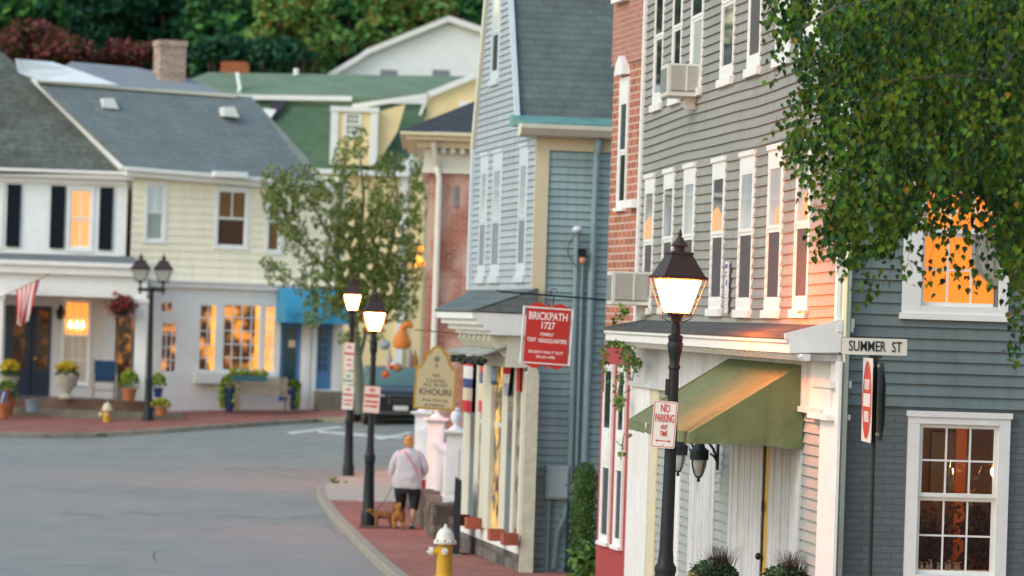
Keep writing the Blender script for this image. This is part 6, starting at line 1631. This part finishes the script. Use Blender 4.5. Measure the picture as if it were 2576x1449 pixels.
MB().box(r_(831, 340, -.34)[0], r_(850, 340, -.34)[0], -.36, -.301, r_(890, 415, -.3)[1], r_(890, 272, -.3)[1]).box(r_(931, 340, -.34)[0], r_(950, 340, -.34)[0], -.36, -.301, r_(890, 415, -.3)[1], r_(890, 272, -.3)[1]).box(r_(829, 340, -.34)[0], r_(952, 340, -.34)[0], -.4, -.301, r_(890, 281, -.3)[1], r_(890, 269, -.3)[1]).build('dormer_trim', WHT, dm)
mb = MB(); mb.prism([r_(948, 415, -.1), r_(1000, 330, -.1), r_(1020, 262, -.1), r_(948, 282, -.1)], -.1, 0.); mb.build('dormer_cheek', BUT, dm)
window(gh, r_(864, 340, -.3)[0], r_(908, 340, -.3)[0], r_(890, 345, -.3)[1], r_(890, 280, -.3)[1] - .02, WHT, M('dormer_glass', (.14, .18, .18), .1, .2, 2, spec=.8), MATS['dormer_glass'], side=.07, head=.06, base=.06, rail=.5, cols=3, rows=2, crown=0, y=-.312, mun=.03, flush=True)
a, b = r_(557, 170, 6)[0], r_(626, 170, 6)[0]
MB().box(a, b, 5.6, 6.4, r_(590, 195, 6)[1], r_(590, 160, 6)[1]).box(a + .06, b - .06, 5.66, 6.34, r_(590, 160, 6)[1] + .001, r_(590, 156, 6)[1]).build('chimney', M('orange_chimney_brick', (.42, .13, .06), .9, .2, 2, kind='brick'), gh)
MB().tube([rp3(598, 236, 2.2), rp3(604, 225, 2.3), rp3(597, 184, 2.6)], .07, 6).build('vent_pipe', VENT, gh); c = rp3(745, 182, 5); MB().lathe([(.1, -.1), (.1, .1), (.05, .14)], c, 8).build('vent_cap', VENT, gh)
mb = MB(); mb.slab([rp3(655, 298, 1.), rp3(690, 303, 1.), rp3(722, 256, 1.3), rp3(690, 256, 1.3)], .1); mb.build('roof_hatch', M('dark_purple_trim', (.03, .025, .04), .6, .1, 3), gh)
mb = MB(); mb.slab([rp3(652, 292, .9), rp3(682, 297, .9), rp3(695, 276, 1.), rp3(665, 272, 1.)], .02); mb.build('skylight', VENT, gh)
LO = M('orange_lamp_glow', (.8, .3, .05), .5, 0, emit=(1, .30, .02), es=1.6)
c = at(1056, 640, 131.8); mb = MB()
o = thing('wall_lamp', 'small glowing orange lamp left of the mottled brick building', 'lamp', c); s = .0132
for (dx_, dz_, r__) in ((2, 14, 7), (-6, -14, 9), (5, -22, 8), (-12, -26, 6)): mb.ball((dx_ * s, 0, dz_ * s), r__ * s, .05, r__ * s * 1.2, 10, 6)
mb.build('glass', LO, o, smooth=True); MB().box(-.1, .1, .05, .2, .25, .32).build('bracket', IRON, o)
# ================================================================ WHITE HOUSE ON THE HILL
FH = Frame(Vector((at(1000, 190, 168).x, 168, hill(0, 168))), (1, 0)); h_ = FH.px
hh_ = fthing('hill_house', 'white gabled house on the hill with two small vents', 'house', FH)
mb = MB(); mb.prism([h_(828, 200), h_(1300, 215), h_(1300, 100), h_(1128, 47), h_(905, 142)], 0, .4); mb.build('gable_wall', WSID, hh_)
MB().box(h_(828, 300)[0], h_(1300, 300)[0], 0.02, 6, 0, h_(900, 199)[1]).build('lower_wall', WSID, hh_)
mb = MB()
for a, b in (((1128, 47), (925, 130)), ((925, 130), (905, 145)), ((905, 145), (826, 192)), ((1128, 47), (1300, 105))):
    p, q = h_(*a), h_(*b); beam((p[0], -.35, p[1] - .14), (q[0], -.35, q[1] - .14), .26, th=.36)
mb.build('rake_board', WHT, hh_)
mb = MB(); p0, p1, p2, p3 = h_(1130, 44), h_(1300, 100), h_(925, 126), h_(826, 190)
mb.face([(p0[0], -.4, p0[1] + .1), (p0[0], 8, p0[1] + .1), (p1[0], 8, p1[1] + .1), (p1[0], -.4, p1[1] + .1)]); mb.face([(p0[0], -.4, p0[1] + .1), (p2[0], -.4, p2[1] + .1), (p2[0], 8, p2[1] + .1), (p0[0], 8, p0[1] + .1)])
mb.build('roof', SLATE, hh_)
for a in (957, 1088): MB().box(h_(a, 180)[0], h_(a + 42, 180)[0], -.05, -.002, h_(a, 197)[1], h_(a, 175)[1]).build('vent', M('grey_vent', (.22, .22, .26), .7, .1, 5), hh_)
# pumpkin decorations by the car: gourd, ghost, pumpkins
GOU = M('orange_gourd', (.62, .19, .03), .6, .12, 4)
c = at(1010, 878, 97); s = .0097; t = thing('gourd_decoration', 'large orange gourd decoration with a curved neck hanging behind the lamp', 'decoration', c)
MB().loft([(0, 0, 0, 8 * s, 8 * s), (0, 0, 3 * s, 19 * s, 18 * s), (1 * s, 0, 18 * s, 24 * s, 22 * s), (0, 0, 34 * s, 17 * s, 15 * s), (0, 0, 45 * s, 11 * s, 10 * s)], 16).tube([(0, 0, 44 * s), (2 * s, 0, 54 * s), (10 * s, 0, 62 * s), (20 * s, 0, 62 * s), (26 * s, 0, 54 * s)], [10 * s, 10 * s, 9 * s, 8 * s, 5 * s], 10).build('shell', GOU, t, smooth=True)
MB().tube([(10 * s, 0, 70 * s), (12 * s, .1, 110 * s)], .01, 4).build('cord', IRON, t)
for (a, b, r__, m_, lab) in ((985, 922, 8, M('scarlet_ball', (.6, .05, .02), .5, .1, 4), 'small scarlet ball decoration low beside the lamp post'), (970, 942, 10, M('orange_red_pumpkin', (.55, .10, .02), .6, .1, 4), 'orange red pumpkin decoration left of the car'), (1000, 925, 12, M('brown_orange_pumpkin', (.40, .15, .05), .6, .15, 4), 'brown orange pumpkin decoration above the car bonnet'), (990, 915, 6, FW, 'small white ball decoration among the pumpkins'), (968, 868, 14, M('grey_globe', (.25, .3, .34), .4, .3, 4), 'grey blue globe decoration behind the second lamp post')):
    c = at(a, b, 98.0 if r__ != 6 else 97.5); s = .0098; t = thing('decoration_ball', lab, 'decoration', c); mb = MB()
    rows = []
    for i in range(1, 9):
        th = math.pi * i / 9; rows.append([(r__ * s * math.sin(th) * (1 + .06 * math.cos(k * 3.14)) * math.cos(k * math.pi / 8), r__ * s * math.sin(th) * math.sin(k * math.pi / 8), -r__ * s * math.cos(th) * .9) for k in range(16)])
    mb.grid(rows, True); mb.cap(rows[0], True); mb.cap(rows[-1]); mb.build('shell', m_, t, smooth=True); MB().tube([(0, 0, r__ * s * .8), (.01, 0, r__ * s * 1.15)], .018, 6).build('stem', MUMG, t)
SCC = M('scarecrow_cloth', (.42, .36, .34), .9, .2, 6)
for (a, ya, yb, w_, m_, lab) in ((1028, 862, 925, 9, SCC, 'pale draped cloth figure hanging beside the orange gourd'), (978, 880, 930, 8, SCC, 'grey draped figure left of the car'), (1043, 880, 925, 8, M('brown_straw', (.38, .17, .06), .9, .2, 6), 'brown straw figure beside the mottled brick wall')):
    c = at(a, yb, 98.5); H = (yb - ya) * .00985; s = .00985; t = thing('hanging_figure', lab, 'decoration', c)
    MB().loft([(0, 0, 0, w_ * s * .8, .08), (.02, 0, H * .3, w_ * s, .1), (0, 0, H * .7, w_ * s * .7, .1), (0, 0, H * .8, w_ * s * .3, .06)], 10).build('drape', m_, t, smooth=True)
    MB().ball((0, 0, H * .9), w_ * s * .45, .08, H * .13).build('head', SCC, t, smooth=True)
# ================================================================ TREES
BARK = M('bark', (.13, .10, .08), .9, .3, 6, stretch=(1, 1, .3)); BARK2 = M('pale_bark', (.23, .24, .19), .9, .3, 6, stretch=(1, 1, .3))
def LM(name, c): return M(name, c, .65, .2, 3, spec=.12)
# ---- birch hanging into the frame at the upper right
B1, B2, B3, B4 = LM('birch_leaf', (.075, .155, .014)), LM('birch_leaf_dark', (.018, .05, .008)), LM('birch_leaf_blue', (.032, .09, .036)), LM('birch_leaf_yellow', (.26, .16, .015))
B5 = LM('birch_leaf_olive', (.085, .11, .009))
bt = at(2900, 1449, 30.0); bz = g(bt.x, 30)
birch = thing('birch_tree', 'birch tree with drooping heart shaped leaves hanging in at the upper right', 'tree', (bt.x, 30, bz))
BL = [(-60, 1925), (0, 1920), (60, 1945), (100, 1935), (135, 1975), (180, 1985), (240, 2000), (290, 1985), (310, 1950), (335, 1955), (350, 2010), (420, 2030), (470, 2015), (500, 2030), (560, 2060), (600, 2090), (660, 2115), (700, 2130)]
def leftb(y):
    for (a, xa_), (b, xb_) in zip(BL, BL[1:]):
        if a <= y <= b: return xa_ + (xb_ - xa_) * (y - a) / (b - a)
    return 2130
BB = [(1900, 190), (1950, 210), (1990, 330), (2020, 460), (2060, 560), (2100, 640), (2130, 700), (2180, 640), (2230, 650), (2290, 560), (2330, 575), (2380, 590), (2440, 600), (2500, 570), (2530, 620), (2545, 880), (2570, 900), (2700, 900)]
def botb(x):
    for (a, ya_), (b, yb_) in zip(BB, BB[1:]):
        if a <= x <= b: return ya_ + (yb_ - ya_) * (x - a) / (b - a)
    return 900
vs = []; fs = []; mi = []
def bleaf(P, s, tip):
    n = Vector((random.gauss(0, .8), -1 + random.gauss(0, .7), random.gauss(.2, .5))).normalized()
    u = (tip - n * tip.dot(n)).normalized(); w = n.cross(u); b = len(vs)
    fold = n * s * .1
    for q in (u * -.45 * s, u * -.30 * s + w * .34 * s + fold, u * -.02 * s + w * .36 * s + fold, u * .26 * s + w * .17 * s + fold * .5, u * .58 * s, u * .26 * s - w * .17 * s + fold * .5, u * -.02 * s - w * .36 * s + fold, u * -.30 * s - w * .34 * s + fold): vs.append(tuple(P + q - Vector(birch.location)))
    fs.append((b, b + 1, b + 2, b + 3, b + 4)); fs.append((b, b + 4, b + 5, b + 6, b + 7))
    y_ = random.random(); nz_ = noise.noise(P * 2.2); m_ = 3 if y_ < .007 else 2 if y_ < .2 else 1 if y_ < .45 - nz_ * 1.1 else 4 if y_ < .7 - nz_ * .6 else 0
    mi.extend([m_, m_])
twigs = []
def twig(px_, py_, Y, n, dx, thin=False, top=40):
    P0 = at(px_, py_, Y); pts_ = []
    L_ = n * .035
    for k in range(n + 1):
        u = k / n; p = P0 + Vector((dx * L_ * .5 * u + .02 * math.sin(k * 1.3), random.gauss(0, .006), -L_ * u)); pts_.append(p)
        if k == 0: continue
        for r in range(2 if not thin else 1):
            q = p + Vector((random.gauss(0, .028), random.gauss(0, .03), random.gauss(-.02, .015)))
            bleaf(q, random.uniform(.038, .062), Vector((random.gauss(0, .35), random.gauss(0, .3), -1)))
    twigs.append([tuple(p - Vector(birch.location)) for p in pts_])
random.seed(5)
cnt = 0
while cnt < 1900:
    px_ = random.uniform(1930, 2650); py_ = random.uniform(-90, 640)
    if px_ < leftb(py_) + 18 or py_ > botb(px_) - 30: continue
    edge = px_ - leftb(py_)
    dn = min(1, .25 + edge / 130)
    if noise.noise(Vector((px_ / 70, py_ / 55, 3))) > .02 + .35 * (edge > 180): dn *= .12
    if random.random() > dn: continue
    if 2045 < px_ < 2085 and random.random() < .6: continue
    if py_ > 430 and 2300 < px_ < 2535 and random.random() < .78: continue
    bb = botb(px_) - py_; n = min(random.randint(5, 9), max(2, int((bb + 10) / 13)))
    twig(px_, py_, random.uniform(26.5, 31.5), n, random.gauss(-.25, .35)); cnt += 1
for (px_, py_, n, dx) in ((1955, 290, 4, -.6), (1990, 300, 9, -.1), (2003, 290, 12, .05), (2040, 560, 7, .0), (2100, 600, 8, .1), (2135, 640, 7, .2), (2190, 640, 9, 0), (2200, 660, 8, .1), (2168, 660, 9, .1), (2320, 560, 12, .0), (2345, 600, 9, .1), (2375, 560, 14, 0), (2400, 600, 8, .2), (2430, 570, 12, .1), (2470, 560, 12, -.1), (2500, 600, 10, .1), (2400, 660, 4, .2), (2450, 650, 6, .1),
    (2545, 620, 14, .1), (2560, 700, 14, .1), (2550, 760, 12, 0), (2565, 800, 10, 0), (2570, 640, 16, .0), (2540, 840, 5, 0), (1935, 40, 5, -.3), (1965, 60, 6, -.2), (2020, 330, 14, 0), (2050, 420, 10, 0), (2290, 600, 9, 0), (2270, 590, 8, .1), (2240, 600, 9, 0)):
    twig(px_, py_, random.uniform(27, 29), n, dx, True)
mb = MB(); mb.v = vs; mb.f = fs; mb.mi = mi; mb.build('crown', [B1, B2, B3, B4, B5], birch)
mb = MB()
for tw in twigs[::2]: mb.tube(tw[::2] + [tw[-1]], .0022, 3)
def bl(P, r0, r1):
    Q = [at(a, b, Y) - Vector(birch.location) for a, b, Y in P]; n = len(Q); mb.tube([tuple(q) for q in Q], [r0 + (r1 - r0) * i / (n - 1) for i in range(n)], 6)
bl([(2800, 100, 29), (2560, 120, 28), (2500, 205, 27), (2400, 190, 26.8), (2250, 200, 27), (2180, 270, 27.5)], .018, .004)
bl([(2850, -100, 29), (2400, -40, 28), (2100, 20, 27), (1990, 90, 27), (1940, 60, 27)], .018, .003)
bl([(2850, 300, 29), (2600, 330, 29), (2300, 340, 28.5), (2100, 380, 28), (2050, 440, 28)], .015, .003)
mb.build('branch', BARK, birch)
MB().tube([(0, 0, 0), (.05, 0, 2), (0, 0, 5), (-.1, 0, 9)], [.2, .17, .14, .08], 14).tube([(0, 0, 4.2), (-.4, -.6, 4.9), (-.3, -1.0, 5.2)], [.07, .06, .05], 8).build('trunk', BARK2, birch, smooth=True)
# ---- street tree in front of the yellow house
random.seed(8)
S1, S2, S3 = LM('street_tree_leaf', (.15, .215, .05)), LM('street_tree_leaf_dark', (.06, .10, .03)), LM('street_tree_leaf_olive', (.22, .24, .07))
Yt = 99.5; tb = at(905, 1010, Yt); tb.z = g(tb.x, Yt) + .1; s = Yt / FPX
tree = thing('street_tree', 'slender street tree with olive leaves standing before the yellow house', 'tree', tb)
def tl(px_, py_, dy=0): return at(px_, py_, Yt + dy) - tb
mb = MB()
limbs = [([(905, 1040), (902, 920), (895, 850), (890, 790)], 13, 8), ([(895, 850), (870, 740), (850, 640), (800, 540), (760, 480)], 7, 2), ([(890, 790), (905, 640), (915, 500), (905, 380)], 7, 2), ([(893, 820), (960, 700), (990, 600), (1000, 480), (985, 400)], 6, 2), ([(860, 700), (780, 640), (710, 560), (690, 500)], 4, 1.5), ([(850, 640), (850, 540), (865, 450), (870, 350)], 4, 1.5), ([(900, 780), (990, 740), (1035, 700), (1050, 620)], 4, 1.5), ([(880, 780), (790, 740), (720, 690), (680, 670)], 4, 1.2), ([(905, 900), (930, 800), (945, 700), (960, 560)], 5, 2), ([(960, 790), (1010, 765), (1045, 740)], 4, 1.5)]
for P, r0, r1 in limbs:
    dy = random.uniform(-1, 1); n = len(P); mb.tube([tuple(tl(a, b, dy * i / n)) for i, (a, b) in enumerate(P)], [(r0 + (r1 - r0) * i / (n - 1)) * s for i in range(n)], 8)
mb.build('trunk', M('greenish_bark', (.15, .17, .13), .9, .25, 5), tree, smooth=True)
P = []
clumps = [(705, 510, 45, 70), (760, 470, 55, 60), (690, 470, 35, 60), (820, 520, 45, 70), (870, 420, 35, 80), (905, 360, 22, 45), (880, 560, 45, 70), (960, 480, 50, 75), (1000, 600, 45, 90), (1040, 660, 25, 80), (930, 650, 60, 80), (860, 700, 60, 70), (800, 660, 50, 60), (740, 600, 40, 50), (700, 690, 35, 35), (900, 760, 70, 55), (960, 760, 55, 55), (1015, 770, 40, 45), (830, 760, 45, 40), (1055, 520, 22, 70), (1050, 440, 22, 60), (790, 780, 30, 45), (770, 720, 35, 30), (840, 470, 25, 30), (880, 850, 30, 30), (940, 840, 30, 25), (730, 540, 40, 60), (1020, 540, 30, 60), (670, 660, 20, 15), (985, 410, 40, 30), (900, 660, 60, 80), (940, 730, 70, 70), (880, 720, 60, 60), (900, 560, 50, 60), (1000, 690, 45, 60), (960, 560, 40, 60), (860, 610, 45, 60)]
for (a, b, rx, ry) in clumps:
    for k in range(int(rx * ry * .33)):
        th = random.uniform(0, 6.28); u = random.random() ** .6
        x, y = a + rx * u * math.cos(th), b + ry * u * math.sin(th)
        if noise.noise(Vector((x / 16, y / 22, 1))) > .26: continue
        P.append(tuple(tl(x, y, random.uniform(-1.2, 1.2))))
leafmass('crown', P, .088, [S1, S1, S2, S3], parent=tree)
# ---- trees on the hill
random.seed(21)
FARL = {'g': [LM('far_leaf_green', (.042, .155, .055)), LM('far_leaf_deep', (.018, .075, .042)), LM('far_leaf_mid', (.08, .21, .045))],
        'l': [LM('far_leaf_light', (.20, .35, .09)), LM('far_leaf_olive', (.12, .26, .06)), LM('far_leaf_orange', (.26, .19, .05)), LM('far_leaf_light2', (.17, .31, .09)), LM('far_leaf_light3', (.10, .25, .07))],
        'd': [LM('far_leaf_dark', (.012, .055, .036)), LM('far_leaf_dark2', (.03, .10, .045))],
        'r': [LM('far_leaf_maroon', (.15, .045, .045)), LM('far_leaf_brownred', (.09, .035, .03)), LM('far_leaf_red', (.20, .055, .05)), LM('far_leaf_olive2', (.06, .06, .02))]}
def far_tree(label, cx_, cy_, Y, rx, ry, kind, n, size, grp='trees on the hill behind the houses', nm='broadleaf_tree', sub=9):
    c = at(cx_, cy_, Y); s = Y / FPX; b = Vector((c.x, Y, hill(c.x, Y))); t = thing(nm, label, 'tree', b, 0, grp)
    RX, RY = rx * s, ry * s; H = c.z - b.z
    mb = MB().tube([(0, 0, -.3), (.1, 0, H * .4), (0, 0, H + RY * .2)], [.35, .25, .12], 8)
    cl = []
    for k in range(sub):
        a = random.uniform(0, 6.28); u = random.uniform(.25, .8); v = random.uniform(-.75, .75)
        cl.append((RX * u * math.cos(a), RX * .7 * u * math.sin(a), H + RY * v, RX * random.uniform(.35, .55), RY * random.uniform(.3, .5)))
        mb.tube([(0, 0, H * .5), (cl[-1][0] * .6, cl[-1][1] * .6, H * .7 + cl[-1][2] * .2), cl[-1][:3]], [.14, .09, .03], 5)
    mb.build('trunk', BARK, t, smooth=True)
    P = []
    cl += [(0, 0, H, RX * .75, RY * .75)]
    for k in range(n):
        c_ = random.choice(cl); d_ = Vector((random.gauss(0, 1), random.gauss(0, 1), random.gauss(0, 1))).normalized() * (random.uniform(.55, 1.05))
        q = (c_[0] + d_.x * c_[3], c_[1] + d_.y * c_[3], c_[2] + d_.z * c_[4])
        if noise.noise(Vector(q) * .9) > .28: continue
        P.append(q)
    leafmass('crown', P, size, FARL[kind], parent=t)
far_tree('dark green tree at the far left edge of the hill', 30, 20, 176, 150, 110, 'g', 5000, .42)
far_tree('deep green tree behind the maroon maple', 210, 30, 182, 170, 130, 'd', 6000, .42)
far_tree('maroon leaved maple spreading behind the mossy roof', 110, 120, 158, 150, 75, 'r', 5200, .30, nm='maple_tree')
far_tree('brownish red maple just left of the pale chimney', 290, 140, 160, 120, 55, 'r', 3600, .30, nm='maple_tree')
far_tree('dark tree directly behind the pale chimney', 430, 60, 184, 150, 150, 'd', 6000, .42)
far_tree('mid green tree right of the pale chimney', 560, 60, 176, 130, 130, 'g', 5500, .42)
far_tree('olive tree flecked with orange above the low orange chimney', 745, 80, 170, 130, 115, 'l', 6500, .32)
far_tree('green tree behind the ridge of the green roof', 900, 60, 180, 150, 150, 'g', 6000, .42)
far_tree('light green tree left of the hill house gable', 1010, 20, 172, 120, 90, 'l', 5000, .34)
far_tree('dark green tree above the hill house', 1180, 20, 186, 150, 120, 'g', 6000, .42)
far_tree('shadowy tree filling the gap above the green roof', 660, 30, 192, 200, 170, 'd', 6000, .5)
far_tree('shadowy tree high behind the hill house', 1050, 40, 198, 220, 170, 'd', 6000, .5)
far_tree('shadowy tree at the back left of the hill', 120, 10, 198, 230, 190, 'd', 6500, .5)
far_tree('shadowy tree at the back behind the deep green one', 340, 10, 200, 200, 190, 'd', 6000, .5)
far_tree('shadowy tree behind the light green tree', 860, 0, 202, 230, 200, 'd', 6500, .5)
far_tree('dark tree low behind the green roof', 660, 150, 166, 150, 60, 'd', 3000, .36)
# far-off wood closing the hill behind the trees
P = []
for k in range(26000):
    x = random.uniform(-42, 8); y = random.uniform(212, 222); P.append((x, y, hill(x, y) + random.uniform(-2, 16)))
tag(leafmass('far_wood', P, .9, FARL['d']), 'dark far-off wood covering the hill behind the trees', 'wood', kind='stuff')
# ================================================================ CAMERA, LIGHT, WORLD
cam = bpy.data.cameras.new('Camera'); co = bpy.data.objects.new('Camera', cam); COL.objects.link(co)
co.matrix_world = Matrix.Translation(CAM) @ CM.to_4x4()
cam.sensor_width = 36; cam.lens = FPX / 2576 * 36; cam.clip_start = .5; cam.clip_end = 1500
cam.dof.use_dof = True; cam.dof.focus_distance = 35.5; cam.dof.aperture_fstop = 2.9
SC.camera = co
w = bpy.data.worlds.new('World'); SC.world = w; w.use_nodes = True; nt = w.node_tree; bg = nt.nodes['Background']
sky = nt.nodes.new('ShaderNodeTexSky'); sky.sky_type = 'NISHITA'; sky.sun_disc = False
sky.sun_elevation = R(32); sky.sun_rotation = R(236); sky.air_density = 1.6; sky.dust_density = 1.0; sky.ozone_density = 2.5
mxw = nt.nodes.new('ShaderNodeMix'); mxw.data_type = 'RGBA'; mxw.blend_type = 'MULTIPLY'; mxw.inputs[0].default_value = 1; mxw.inputs[7].default_value = (1.04, .99, .90, 1)
nt.links.new(sky.outputs[0], mxw.inputs[6]); nt.links.new(mxw.outputs[2], bg.inputs[0]); bg.inputs[1].default_value = .15
sl = bpy.data.lights.new('sun', 'SUN'); sl.energy = .6; sl.angle = R(25); sl.color = (1, .97, .93)
so = bpy.data.objects.new('sun', sl); COL.objects.link(so)
# sun azimuth 215 deg clockwise from +Y: low behind the camera to the left
az, el = R(236), R(40); dv = Vector((math.sin(az) * math.cos(el), math.cos(az) * math.cos(el), math.sin(el)))
so.rotation_euler = dv.to_track_quat('Z', 'Y').to_euler()
SC.view_settings.view_transform = 'Standard'; SC.view_settings.look = 'None'; SC.view_settings.exposure = .84; SC.view_settings.gamma = 1
